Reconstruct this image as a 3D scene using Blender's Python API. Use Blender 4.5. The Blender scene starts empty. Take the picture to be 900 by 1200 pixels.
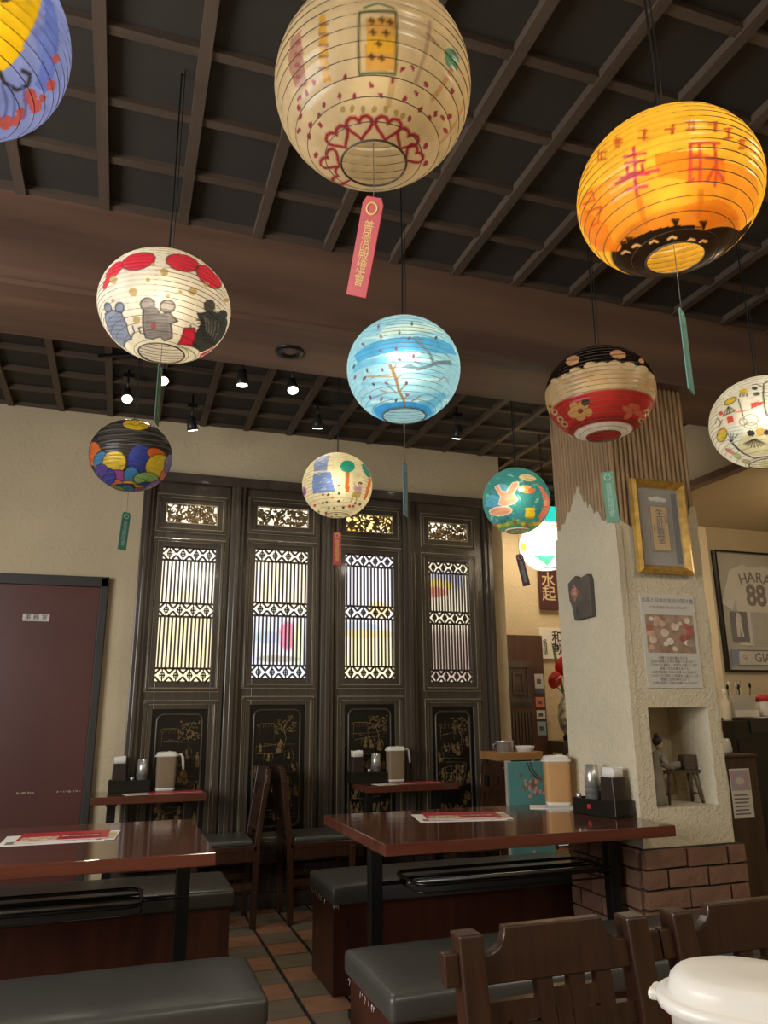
import bpy, math, random
import numpy as np
from mathutils import Matrix, Vector
PI = math.pi
sc = bpy.context.scene
C = sc.collection
rnd = random.Random(11)

# ---------------------------------------------------------------- camera
cam_d = bpy.data.cameras.new('camera'); cam = bpy.data.objects.new('camera', cam_d); C.objects.link(cam)
cam_d.sensor_fit = 'VERTICAL'; cam_d.sensor_height = 24.0; cam_d.lens = 24.0 * 890.0 / 1200.0
cam_d.clip_start = 0.02
_p, _y, _r = map(math.radians, (14.8, 18.8, 0.5))
cam.matrix_world = Matrix.Translation((0, 0, 1.15)) @ Matrix.Rotation(-_y, 4, 'Z') @ Matrix.Rotation(PI/2 + _p, 4, 'X') @ Matrix.Rotation(-_r, 4, 'Z')
sc.camera = cam
# ---------------------------------------------------------------- world, lights, exposure
w = bpy.data.worlds.new('world'); sc.world = w; w.use_nodes = True
w.node_tree.nodes['Background'].inputs[0].default_value = (0.9, 0.95, 1.0, 1)
w.node_tree.nodes['Background'].inputs[1].default_value = 0.3
sc.view_settings.view_transform = 'Standard'; sc.view_settings.look = 'None'
sc.view_settings.exposure = 0.27; sc.view_settings.gamma = 1.0; sc.view_settings.use_curve_mapping = False
sc.cycles.use_denoising = True
sc.cycles.max_bounces = 8; sc.cycles.diffuse_bounces = 4; sc.cycles.glossy_bounces = 3; sc.cycles.transmission_bounces = 6
sc.cycles.transparent_max_bounces = 8
sc.cycles.sample_clamp_indirect = 4.0

def lamp(name, kind, loc, power, color, target=None, parent=None, size=.1, spot=60, blend=.5, size_y=None):
    d = bpy.data.lights.new(name, kind); d.energy = power; d.color = color
    if kind == 'AREA':
        d.shape = 'RECTANGLE' if size_y else 'DISK'; d.size = size
        if size_y: d.size_y = size_y
    else:
        d.shadow_soft_size = size
    if kind == 'SPOT': d.spot_size = math.radians(spot); d.spot_blend = blend
    o = bpy.data.objects.new(name, d); C.objects.link(o); o.location = loc
    if target is not None:
        o.rotation_euler = (Vector(target) - Vector(loc)).to_track_quat('-Z', 'Y').to_euler()
    if parent: o.parent = parent
    return o
WARM = (1.0, .80, .56); WARM2 = (1.0, .88, .70); DAY = (.97, .97, .97)
# daylight through the street window on the left wall, behind the camera's left shoulder
lamp('street_window_daylight', 'AREA', (-2.5, 1.3, 1.75), 110, DAY, target=(0, 1.6, 1.3), size=2.6, size_y=1.5)
# ceiling downlights of the front dining area and the passage
lamp('dining_downlight', 'AREA', (.9, -.6, 3.0), 24, WARM2, target=(.9, -.4, 0), size=.5)
lamp('dining_downlight', 'AREA', (2.9, .4, 3.0), 20, WARM2, target=(2.6, .8, 0), size=.5)
lamp('passage_light', 'AREA', (3.55, 5.75, 2.95), 15, WARM, target=(3.55, 5.75, 0), size=.5)
# ---------------------------------------------------------------- helpers
def lin(h, a=1.0):
    if isinstance(h, str): h = [int(h[i:i+2], 16) / 255 for i in (0, 2, 4)]
    return tuple((c / 12.92 if c <= .04045 else ((c + .055) / 1.055) ** 2.4) for c in h) + (a,)
MATS = {}
def mat(name, col, rough=.5, metal=0., var=.12, vs=6., bump=0., bs=60., coat=0., stretch=(1, 1, 1), col2=None, spec=.5, emit=0., trans=0., detail=4., alpha=1.):
    if name in MATS: return MATS[name]
    m = bpy.data.materials.new(name); m.use_nodes = True; MATS[name] = m
    nt = m.node_tree; N = nt.nodes; L = nt.links; b = N['Principled BSDF']
    tc = N.new('ShaderNodeTexCoord'); mp = N.new('ShaderNodeMapping'); mp.inputs['Scale'].default_value = stretch
    L.new(tc.outputs['Object'], mp.inputs[0])
    nz = N.new('ShaderNodeTexNoise'); nz.inputs['Scale'].default_value = vs; nz.inputs['Detail'].default_value = detail
    L.new(mp.outputs[0], nz.inputs['Vector'])
    mx = N.new('ShaderNodeMix'); mx.data_type = 'RGBA'
    c = lin(col); c2 = lin(col2) if col2 else tuple(x * (1 - var) for x in c[:3]) + (1,)
    c1 = c if col2 else tuple(min(1, x * (1 + var)) for x in c[:3]) + (1,)
    rp = N.new('ShaderNodeMapRange'); rp.inputs[1].default_value = .3; rp.inputs[2].default_value = .7
    L.new(nz.outputs[0], rp.inputs[0]); L.new(rp.outputs[0], mx.inputs[0])
    mx.inputs[6].default_value = c1; mx.inputs[7].default_value = c2
    L.new(mx.outputs[2], b.inputs['Base Color'])
    b.inputs['Roughness'].default_value = rough; b.inputs['Metallic'].default_value = metal
    b.inputs['Specular IOR Level'].default_value = spec; b.inputs['Coat Weight'].default_value = coat; b.inputs['Coat Roughness'].default_value = .08
    b.inputs['Transmission Weight'].default_value = trans; b.inputs['Alpha'].default_value = alpha
    if emit: L.new(mx.outputs[2], b.inputs['Emission Color']); b.inputs['Emission Strength'].default_value = emit
    if bump:
        n2 = N.new('ShaderNodeTexNoise'); n2.inputs['Scale'].default_value = bs; n2.inputs['Detail'].default_value = 5; L.new(mp.outputs[0], n2.inputs['Vector'])
        bp = N.new('ShaderNodeBump'); bp.inputs['Strength'].default_value = bump; bp.inputs['Distance'].default_value = .01
        L.new(n2.outputs[0], bp.inputs['Height']); L.new(bp.outputs[0], b.inputs['Normal'])
    return m
def stucco(name, col, strength=.5, scale=9.):
    m = mat(name, col, .9, var=.06, vs=2.5, spec=.2); nt = m.node_tree; N = nt.nodes; L = nt.links
    tc = N.new('ShaderNodeTexCoord')
    n1 = N.new('ShaderNodeTexNoise'); n1.inputs['Scale'].default_value = scale; n1.inputs['Detail'].default_value = 3; n1.inputs['Distortion'].default_value = 2.2
    r = N.new('ShaderNodeValToRGB'); r.color_ramp.elements[0].position = .50; r.color_ramp.elements[1].position = .60
    n2 = N.new('ShaderNodeTexNoise'); n2.inputs['Scale'].default_value = scale * 7; n2.inputs['Detail'].default_value = 4
    ad = N.new('ShaderNodeMath'); ad.operation = 'MULTIPLY_ADD'; ad.inputs[1].default_value = .3
    bp = N.new('ShaderNodeBump'); bp.inputs['Strength'].default_value = strength; bp.inputs['Distance'].default_value = .012
    L.new(tc.outputs['Object'], n1.inputs[0]); L.new(tc.outputs['Object'], n2.inputs[0]); L.new(n1.outputs[0], r.inputs[0])
    L.new(n2.outputs[0], ad.inputs[0]); L.new(r.outputs[0], ad.inputs[2]); L.new(ad.outputs[0], bp.inputs['Height']); L.new(bp.outputs[0], N['Principled BSDF'].inputs['Normal'])
    return m
def wood(name, c1, c2, axis=0, scale=5., rough=.35, coat=.0, spec=.5):
    st = [scale * 6] * 3; st[axis] = scale * .5
    return mat(name, c1, rough, col2=c2, vs=1., stretch=tuple(st), coat=coat, bump=.04, bs=3, spec=spec, detail=6)
def glow(name, base, strength, blobs=()):
    """a lit surface: base colour with soft coloured blobs at object coordinates"""
    m = bpy.data.materials.new(name); m.use_nodes = True; MATS[name] = m
    nt = m.node_tree; N = nt.nodes; L = nt.links; N.remove(N['Principled BSDF'])
    e = N.new('ShaderNodeEmission'); e.inputs[1].default_value = strength; L.new(e.outputs[0], N['Material Output'].inputs[0])
    tc = N.new('ShaderNodeTexCoord'); rgb = N.new('ShaderNodeRGB'); rgb.outputs[0].default_value = lin(base); prev = rgb.outputs[0]
    nz = N.new('ShaderNodeTexNoise'); nz.inputs['Scale'].default_value = 7; L.new(tc.outputs['Object'], nz.inputs[0])
    for (cx, cz, rx, rz, col) in blobs:
        mp = N.new('ShaderNodeMapping'); mp.vector_type = 'TEXTURE'; mp.inputs['Location'].default_value = (cx, 0, cz); mp.inputs['Scale'].default_value = (rx, 10, rz)
        L.new(tc.outputs['Object'], mp.inputs[0])
        g = N.new('ShaderNodeTexGradient'); g.gradient_type = 'SPHERICAL'; L.new(mp.outputs[0], g.inputs[0])
        ad = N.new('ShaderNodeMath'); ad.operation = 'MULTIPLY_ADD'; ad.inputs[1].default_value = .5; L.new(nz.outputs[0], ad.inputs[0]); L.new(g.outputs['Fac'], ad.inputs[2])
        mr = N.new('ShaderNodeMapRange'); mr.inputs[1].default_value = .38; mr.inputs[2].default_value = .62; L.new(ad.outputs[0], mr.inputs[0])
        mx = N.new('ShaderNodeMix'); mx.data_type = 'RGBA'; L.new(mr.outputs[0], mx.inputs[0]); L.new(prev, mx.inputs[6]); mx.inputs[7].default_value = lin(col); prev = mx.outputs[2]
    L.new(prev, e.inputs[0])
    return m

class MB:
    def __init__(s): s.v = []; s.f = []; s.sm = []
    def add(s, v, f, smooth=False):
        n = len(s.v); s.v += [tuple(p) for p in v]; s.f += [tuple(i + n for i in q) for q in f]; s.sm += [smooth] * len(f); return s
    def box(s, x0, y0, z0, x1, y1, z1):
        x0, x1 = sorted((x0, x1)); y0, y1 = sorted((y0, y1)); z0, z1 = sorted((z0, z1))
        return s.add([(x0, y0, z0), (x1, y0, z0), (x1, y1, z0), (x0, y1, z0), (x0, y0, z1), (x1, y0, z1), (x1, y1, z1), (x0, y1, z1)],
              [(0, 3, 2, 1), (4, 5, 6, 7), (0, 1, 5, 4), (1, 2, 6, 5), (2, 3, 7, 6), (3, 0, 4, 7)])
    def tube(s, path, r, n=8, close=False, caps=True):
        P = [Vector(p) for p in path]; k = len(P); rr = r if isinstance(r, (list, tuple)) else [r] * k
        v = []; up = None
        for i, p in enumerate(P):
            a = P[(i - 1) % k] if (close or i) else P[i]; b = P[(i + 1) % k] if (close or i < k - 1) else P[i]
            t = (b - a).normalized()
            if up is None: up = t.orthogonal().normalized()
            up = (up - t * up.dot(t)); up = up.normalized() if up.length > 1e-6 else t.orthogonal().normalized()
            q = t.cross(up)
            for j in range(n):
                w_ = 2 * PI * j / n; v.append(p + (up * math.cos(w_) + q * math.sin(w_)) * rr[i])
        f = []
        for i in range(k if close else k - 1):
            for j in range(n):
                a = i * n + j; b = i * n + (j + 1) % n; c = ((i + 1) % k) * n + (j + 1) % n; d = ((i + 1) % k) * n + j; f.append((a, b, c, d))
        s.add(v, f, True)
        if caps and not close:
            s.add(v[:n], [tuple(range(n))[::-1]]); s.add(v[-n:], [tuple(range(n))])
        return s
    def lathe(s, prof, n=24, c=(0, 0, 0), smooth=True):
        v = [(c[0] + r * math.cos(2 * PI * j / n), c[1] + r * math.sin(2 * PI * j / n), c[2] + z) for r, z in prof for j in range(n)]
        f = [(i * n + j, i * n + (j + 1) % n, (i + 1) * n + (j + 1) % n, (i + 1) * n + j) for i in range(len(prof) - 1) for j in range(n)]
        return s.add(v, f, smooth)
    def prism(s, poly, axis, lo, hi):
        """poly in the plane of the two other axes (in x,y,z order), extruded along axis"""
        n = len(poly); v = []
        for h in (lo, hi):
            for a, b in poly:
                v.append((h, a, b) if axis == 0 else (a, h, b) if axis == 1 else (a, b, h))
        f = [tuple(range(n)), tuple(range(n, 2 * n))[::-1]] + [(i, i + n, (i + 1) % n + n, (i + 1) % n) for i in range(n)]
        return s.add(v, f)
    def ell(s, c, rx, ry, rz, nu=14, nv=9):
        v = [(c[0] + rx * math.cos(a) * math.cos(b), c[1] + ry * math.sin(a) * math.cos(b), c[2] + rz * math.sin(b)) for b in [PI * (j / nv - .5) for j in range(nv + 1)] for a in [2 * PI * i / nu for i in range(nu)]]
        f = [(j * nu + i, j * nu + (i + 1) % nu, (j + 1) * nu + (i + 1) % nu, (j + 1) * nu + i) for j in range(nv) for i in range(nu)]
        return s.add(v, f, True)
    def mesh(s, name):
        me = bpy.data.meshes.new(name); me.from_pydata(s.v, [], s.f); me.polygons.foreach_set('use_smooth', s.sm); me.update()
        import bmesh
        bm = bmesh.new(); bm.from_mesh(me); bmesh.ops.remove_doubles(bm, verts=bm.verts, dist=1e-5) if len(s.v) < 4000 else None
        bmesh.ops.recalc_face_normals(bm, faces=bm.faces); bm.to_mesh(me); bm.free()
        return me
    def build(s, name, m, parent=None, bevel=0, seg=2, loc=None, rot=None):
        o = bpy.data.objects.new(name, s.mesh(name)); C.objects.link(o); o.data.materials.append(m)
        if parent: o.parent = parent
        if loc: o.location = loc
        if rot: o.rotation_euler = rot
        if bevel:
            b = o.modifiers.new('bevel', 'BEVEL'); b.width = bevel; b.segments = seg; b.limit_method = 'ANGLE'; b.angle_limit = math.radians(40); b.harden_normals = False
        return o
def B(*a): return MB().box(*a)
def tag(o, label=None, cat=None, group=None, kind=None):
    if label: o['label'] = label
    if cat: o['category'] = cat
    if group: o['group'] = group
    if kind: o['kind'] = kind
    return o
def thing(name, label, cat, loc=(0, 0, 0), rz=0, group=None):
    o = bpy.data.objects.new(name, None); C.objects.link(o); o.location = loc; o.rotation_euler = (0, 0, rz); o.empty_display_size = .05
    return tag(o, label, cat, group)
def dup(o, parent=None, loc=None):
    c = o.copy(); C.objects.link(c); c.parent = parent
    if loc: c.location = loc
    return c
TXT = {}
def text(body, size, m, parent, loc, rot, name='lettering', bold=0., shear=0., sx=1.):
    """flat print: glyph outlines turned into a mesh, centred"""
    key = (body, bold, shear)
    if key not in TXT:
        cu = bpy.data.curves.new('t', 'FONT'); cu.body = body; cu.size = 1; cu.align_x = 'CENTER'; cu.align_y = 'CENTER'; cu.offset = bold; cu.shear = shear; cu.resolution_u = 3; cu.space_line = .9
        o = bpy.data.objects.new('t', cu); C.objects.link(o); dg = bpy.context.evaluated_depsgraph_get()
        TXT[key] = bpy.data.meshes.new_from_object(o.evaluated_get(dg)); bpy.data.objects.remove(o)
    me = TXT[key].copy(); me.materials.clear(); me.materials.append(m); me.name = name
    o = bpy.data.objects.new(name, me); C.objects.link(o); o.parent = parent; o.location = loc; o.rotation_euler = rot; o.scale = (size * sx, size, size)
    return o
FRONT = (PI/2, 0, 0)          # print that faces -Y
LEFT = (PI/2, 0, -PI/2)       # print that faces -X
# ---------------------------------------------------------------- materials
cream = stucco('cream_stucco', 'cdbc9a', .2, 12)
cream_pillar = stucco('pillar_stucco', 'd2c6aa', .4, 30)
ceil_m = mat('ceiling_board', '332e27', .8, var=.1)
slat_m = wood('ceiling_slat_wood', '5c4c3f', '4a3e33', 1, 3, .6)
slat_m2 = wood('ceiling_slat_wood_cross', '5c4c3f', '4a3e33', 0, 3, .6)
beam_m = wood('beam_wood', '80624e', '543c30', 0, .8, .5)
dark_w = wood('dark_lacquer_wood', '534a3f', '423930', 2, 4, .32, .3)
red_w = wood('red_brown_laminate', '68392a', '50291d', 0, 3, .10, .5)
red_side = wood('red_brown_bench_panel', '4e281c', '3a1c14', 2, 4, .35)
chair_w = wood('dark_chair_wood', '42281a', '2c190f', 2, 5, .32, .2)
vinyl = mat('black_vinyl', '42403b', .34, var=.08, vs=3, bump=.05, bs=220)
blackm = mat('black_metal', '121110', .35, metal=.0, var=.1)
blackp = mat('black_plastic', '17150f', .3, var=.1)
gold = mat('gold_edge_highlight', 'b0a488', .4, metal=.3, var=.2, vs=30)  # gold paled so the thin lines carry the highlight along panel edges
gilt = mat('gilt_lacquer', '7a6440', .5, metal=.3, var=.35, vs=25)
whitep = mat('white_plastic', 'd8d2c6', .35, var=.04)
paper = mat('white_paper', 'e2ded4', .7, var=.04)
red_p = mat('red_print', 'c02a34', .35, var=.1)
ink = mat('black_ink', '22201e', .6, var=.1)
grey_ink = mat('grey_ink', '77736c', .6, var=.1)
steel = mat('brushed_steel', 'c4c2bc', .32, metal=.7, var=.1, vs=20)
brick_m = mat('brick', '7f5c48', .85, var=.22, vs=9, bump=.4, bs=45)
mortar = mat('dark_mortar', '3a332c', .95, var=.1)
terra = mat('terracotta_tile', 'a07458', .5, var=.16, vs=10, bump=.08, bs=40)
slate = mat('grey_tile', '7a6f5e', .5, var=.14, vs=10, bump=.08, bs=40)
grout = mat('floor_grout', '221c17', .9, var=.15)
bamboo_m = mat('bamboo_cane', '9a7c58', .5, var=.22, vs=1, stretch=(40, 40, 6), bump=.1, bs=3)
door_m = mat('maroon_door_paint', '5a322b', .38, var=.1, vs=3, bump=.03, bs=30)
trim_m = mat('charcoal_trim', '35302b', .5, var=.1)
# ================================================================ THE SETTING
def struct(name, mb, m, bevel=0): return tag(mb.build(name, m, None, bevel), kind='structure')
X0, X1, Y0, Y1 = -2.6, 6.5, -2.5, 6.4
WB = 5.08
floor = struct('floor', B(X0, Y0, -.1, X1, Y1, -.006), grout)
def tile_mesh(m):
    mb = MB().prism([(-.091, -.095), (.091, -.095), (.091, .095), (-.091, .095)], 2, -.02, 0)
    me = mb.mesh('tile'); me.materials.append(m); return me
tm = [tile_mesh(terra), tile_mesh(slate)]
far = [MB(), MB()]
for i in range(-17, 29):
    for j in range(-24, 9):
        x, y = .897 + .2 * i, 4.62 + .2 * j
        if not (X0 + .1 < x < X1 - .1 and y < Y1 - .1): continue
        k = (i + j) % 2
        if -6 < i < 8 and -10 < j < 3:
            o = bpy.data.objects.new('tile', tm[k]); C.objects.link(o); o.parent = floor; o.location = (x + rnd.uniform(-.001, .001), y, rnd.uniform(-.001, .0005)); o.rotation_euler = (0, 0, rnd.uniform(-.006, .006))
        else: far[k].box(x - .091, y - .095, -.02, x + .091, y + .095, 0)
for k in (0, 1): tag(far[k].build('tile', (terra, slate)[k], floor), kind='stuff')

ceiling = struct('ceiling', B(X0, Y0, 3.112, X1, Y1, 3.5), ceil_m)
ZS = 3.08
n = 0
for i in range(-8, 22):
    x = -.2 + .302 * i
    if X0 < x < X1: B(x - .019, Y0 + .02, ZS, x + .019, Y1 - .02, ZS + .033).build('slat', slat_m, ceiling)
for j in range(-16, 16):
    y = 1.945 + .285 * j
    if Y0 < y < Y1: B(X0 + .02, y - .017, ZS + .008, X1 - .02, y + .017, ZS + .033).build('slat', slat_m2, ceiling)
# walls
wall_back = struct('wall_back', B(X0, WB, 0, 2.68, WB + .15, 3.36), cream)
struct('wall_passage', B(2.60, WB + .15, 0, 2.68, Y1, 3.36), cream)
struct('wall_far', B(2.60, Y1, 0, 4.7, Y1 + .15, 3.36), cream)
struct('wall_partition', B(4.62, WB, 0, X1, Y1, 3.36), cream)
struct('wall_left', MB().box(X0 - .15, Y0, 0, X0, .0, 3.36).box(X0 - .15, 2.7, 0, X0, WB + .15, 3.36).box(X0 - .15, 0, 0, X0, 2.7, .95).box(X0 - .15, 0, 2.55, X0, 2.7, 3.36), cream)
struct('wall_right', B(X1, Y0, 0, X1 + .15, Y1, 3.36), cream)
struct('wall_rear', B(X0, Y0 - .15, 0, X1, Y0, 3.36), cream)
w5 = struct('window_5', MB().box(X0 - .13, 0, .95, X0 - .05, .05, 2.55).box(X0 - .13, 2.65, .95, X0 - .05, 2.7, 2.55).box(X0 - .13, .05, .95, X0 - .05, 2.65, 1.0).box(X0 - .13, .05, 2.5, X0 - .05, 2.65, 2.55).box(X0 - .13, 1.33, 1.0, X0 - .05, 1.37, 2.5), trim_m)
# soffit over the counter side, with its dark trim
struct('ceiling_soffit', B(3.62, 2.9, 2.66, X1, WB, 3.08), cream)
struct('trim_1', B(3.585, 2.9, 2.62, 3.66, WB, 2.665), beam_m)
# big timber beam
beam = struct('ceiling_beam', MB().box(X0, 2.81, 2.70, X1, 3.24, 3.10), beam_m, .006)
B(X0, 2.795, 2.69, X1, 2.87, 2.712).build('beam_edge_board', beam_m, beam)
dl = thing('recessed_downlight', 'round dark recessed downlight in the underside of the timber beam', 'ceiling light', (.60, 3.04, 2.70))
MB().lathe([(.028, -.001), (.045, -.008), (.062, -.008), (.066, 0)], 28).build('rim', blackm, dl)
MB().lathe([(.0001, .02), (.02, .02), (.034, -.002)], 24).build('reflector', steel, dl)
# door in the back wall
door = struct('door_1', B(-1.02, WB - .035, .01, -.165, WB - .005, 1.925), door_m, .003)
sm = mat('door_scuff', 'b09a8a', .7, var=.2)
mb = MB()
for i in range(16):
    x = (-.52 if i < 7 else -.40) + .014 * i + rnd.uniform(-.004, .004); mb.box(x, WB - .0362, .715 + rnd.uniform(0, .006), x + rnd.uniform(.004, .011), WB - .035, .722 + rnd.uniform(0, .006))
tag(mb.build('scuff_marks', sm, door), kind='stuff')
kp = B(-1.02, WB - .0375, .02, -.655, WB - .034, .80).build('kick_plate', mat('scuffed_black_plate', '2e2724', .5, var=.3, vs=14), door); tag(kp, 'scuffed dark kick plate')
struct('trim_2', MB().box(-.165, WB - .05, 0, -.12, WB, 1.985).box(-1.07, WB - .05, 1.925, -.12, WB, 1.985).box(-1.07, WB - .05, 0, -1.02, WB, 1.925), trim_m, .004)
pl = thing('door_plate', 'small white office name plate on the maroon door', 'sign', (-.515, WB - .036, 1.725))
B(-.075, -.004, -.022, .075, 0, .022).build('plate', whitep, pl, .002)
text('事 務 室', .036, ink, pl, (0, -.0055, 0), FRONT)
# dark brick plinth under the screen
dbrick = mat('dark_brick', '3b2d24', .9, var=.25, bump=.4, bs=40)
me = B(-.1, -.03, -.042, .1, 0, .042).mesh('brick'); me.materials.append(dbrick)
for r in range(3):
    for k in range(13):
        x = .12 + .21 * k + (.1 if r % 2 else 0)
        if x < 2.6:
            o = bpy.data.objects.new('brick', me); C.objects.link(o); o.parent = wall_back; o.location = (x, WB, .047 + .095 * r)

# ---------------------------------------------------------------- pillar
PX0, PX1, PY0, PY1 = 2.115, 2.543, 2.88, 3.37
NX0, NX1, NZ0, NZ1 = 2.168, 2.485, .752, 1.162
pb = MB()
pb.box(PX0, PY0, 0, PX1, PY1, NZ0); pb.box(PX0, PY0, NZ1, PX1, PY1, 2.72)
pb.box(PX0, PY0, NZ0, NX0, PY1, NZ1); pb.box(NX1, PY0, NZ0, PX1, PY1, NZ1); pb.box(NX0, PY0 + .24, NZ0, NX1, PY1, NZ1)
pillar = struct('wall_pillar', pb, cream_pillar)
# plaster skins with ragged upper edges over the cane cladding
def ragged(pts, seed, amp=.02, n=9):
    r = random.Random(seed); out = []
    for (a, b), (c, d) in zip(pts[:-1], pts[1:]):
        for i in range(n): out.append((a + (c - a) * i / n + r.uniform(-amp, amp) * .3, b + (d - b) * i / n + r.uniform(-amp, amp)))
    return out + [pts[-1]]
top = ragged([(PY0 - .03, 1.985), (2.97, 2.04), (3.08, 2.15), (3.13, 2.24), (3.20, 2.14), (3.3, 2.06), (PY1, 1.99)], 4, .022, 7)
MB().prism([(PY0 - .03, .6), *top, (PY1, .6)], 0, PX0 - .032, PX0).build('plaster_skin', cream_pillar, pillar)
tp2 = ragged([(PX0 - .03, 1.985), (2.3, 1.96), (2.46, 2.02), (PX1 + .0, 2.09)], 9, .02, 6)
fr = [(PX0 - .03, .6), *tp2, (PX1, .6)]
# front skin leaves the niche free: built as four pieces round it
def skin_front(z0, z1, x0, x1): return B(x0, PY0 - .03, z0, x1, PY0, z1)
fs = MB().prism([(PX0 - .03, NZ1), *tp2, (PX1, NZ1)], 1, PY0 - .03, PY0)
fs.box(PX0 - .03, PY0 - .03, .6, NX0, PY0, NZ1).box(NX1, PY0 - .03, .6, PX1, PY0, NZ1).box(NX0, PY0 - .03, .6, NX1, PY0, NZ0)
fs.build('plaster_skin', cream_pillar, pillar)
rt = ragged([(.6, PX1 + .012), (2.09, PX1 + .006)], 7, .006, 22)
MB().prism([(PX1, .6)] + [(x, z) for z, x in [(a, b) for a, b in rt]] + [(PX1, 2.09)], 1, PY0 - .028, PY0 + .1).build('plaster_edge', cream_pillar, pillar)
# cane cladding: every cane its own piece
def cane(x, y, z0, z1):
    path = []; rad = []
    z = z0; k = 0
    while z < z1:
        path += [(0, 0, z), (0, 0, min(z + .012, z1))]; rad += [.0125, .0138]; z += .19 + .05 * rnd.random(); k += 1
    path.append((0, 0, z1)); rad.append(.0125)
    q = [path[0]]; qr = [rad[0]]
    for p_, r_ in zip(path[1:], rad[1:]):
        if p_[2] > q[-1][2] + 1e-4: q.append(p_); qr.append(r_)
    return MB().tube(q, qr, 8)
canes = [cane(0, 0, 1.9, 2.71).mesh('bamboo_cane') for _ in range(6)]
for me in canes: me.materials.append(bamboo_m)
def put_cane(x, y):
    o = bpy.data.objects.new('bamboo_cane', rnd.choice(canes)); C.objects.link(o); o.parent = pillar; o.location = (x, y, rnd.uniform(-.02, 0)); o.rotation_euler = (0, 0, rnd.uniform(0, 6))
for i in range(17): put_cane(PX0 - .008 + .0265 * i, PY0 - .013)
for i in range(18): put_cane(PX0 - .013, PY0 + .012 + .0268 * i)
# brick base
bm_f = {}
def brick(x, y, z, lx, ly, lz=.066):
    key = (round(lx, 3), round(ly, 3))
    if key not in bm_f:
        bm_f[key] = []
        for _ in range(3):
            q = MB().box(-lx/2, -ly/2, -lz/2, lx/2, ly/2, lz/2); q.v = [tuple(c + rnd.uniform(-.0028, .0028) for c in p_) for p_ in q.v]
            me = q.mesh('brick'); me.materials.append(brick_m); bm_f[key].append(me)
    o = bpy.data.objects.new('brick', rnd.choice(bm_f[key])); C.objects.link(o); o.parent = pillar; o.location = (x + rnd.uniform(-.002, .002), y + rnd.uniform(-.002, .002), z); o.rotation_euler = (0, 0, rnd.uniform(-.008, .008))
B(PX0 - .045, PY0 - .045, 0, PX1 + .03, PY1, .598).build('mortar_bed', mortar, pillar)
for r in range(8):
    z = .562 - .076 * r
    if z < .03: break
    xs = [-.012, .2, .405, .505] if r % 2 == 0 else [-.012, .1, .3, .505]
    for a, b in zip(xs[:-1], xs[1:]):
        brick(PX0 - .05 + (a + b) / 2 + .005, PY0 - .048, z, b - a - .012, .03)
    ys = [.012, .2, .37, .535] if r % 2 == 0 else [.012, .11, .3, .46, .535]
    for a, b in zip(ys[:-1], ys[1:]):
        brick(PX0 - .05, PY0 - .045 + (a + b) / 2, z, .03, b - a - .012)
# ================================================================ CARVED SCREEN DOORS
SY = 5.03          # face of the leaves
def moulding(mb, x0, z0, x1, z1, t, y0, y1):
    mb.box(x0, y0, z0, x1, y1, z0 + t); mb.box(x0, y0, z1 - t, x1, y1, z1); mb.box(x0, y0, z0 + t, x0 + t, y1, z1 - t); mb.box(x1 - t, y0, z0 + t, x1, y1, z1 - t)
posts = [.085, .665, 1.288, 1.885, 2.515]
sf = MB()
for i, x in enumerate(posts):
    wd = .035 if i in (0, 4) else .045
    sf.box(x - wd, SY - .045, .3, x + wd, WB, 2.64); sf.box(x - wd * .35, SY - .062, .3, x + wd * .35, SY - .045, 2.64)
sf.box(.05, SY - .06, 2.635, 2.55, WB, 2.70); sf.box(.05, SY - .05, .27, 2.55, WB, .335)
struct('trim_3', sf, dark_w, .005)
def fret(mb, x0, x1, z0, z1, y0, y1, t=.010):
    """one band of diamond-and-cross fretwork"""
    k = 4; u = (x1 - x0) / k; zc = (z0 + z1) / 2; h = (z1 - z0)
    def bar(ax, az, bx, bz, tt=t):
        d = math.hypot(bx - ax, bz - az); nx, nz = -(bz - az) / d * tt / 2, (bx - ax) / d * tt / 2
        mb.prism([(ax + nx, az + nz), (bx + nx, bz + nz), (bx - nx, bz - nz), (ax - nx, az - nz)], 1, y0, y1)
    bar(x0, z0, x1, z0, t * 1.3); bar(x0, z1, x1, z1, t * 1.3)
    for i in range(k):
        c = x0 + u * (i + .5)
        for sx in (-1, 1):
            for sz in (-1, 1):
                bar(c + sx * u * .5, zc + sz * h * .10, c + sx * u * .14, zc + sz * h * .5, t * 1.25)
        bar(c, z0, c, z1, t * .8); bar(c - u * .22, zc, c + u * .22, zc, t * .8)
        pts = [(c + .16 * u * math.cos(a), zc + .24 * h * math.sin(a)) for a in [PI / 4 * q for q in range(9)]]
        for (a, b), (c2, d) in zip(pts[:-1], pts[1:]): bar(a, b, c2, d, t * .7)
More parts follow.
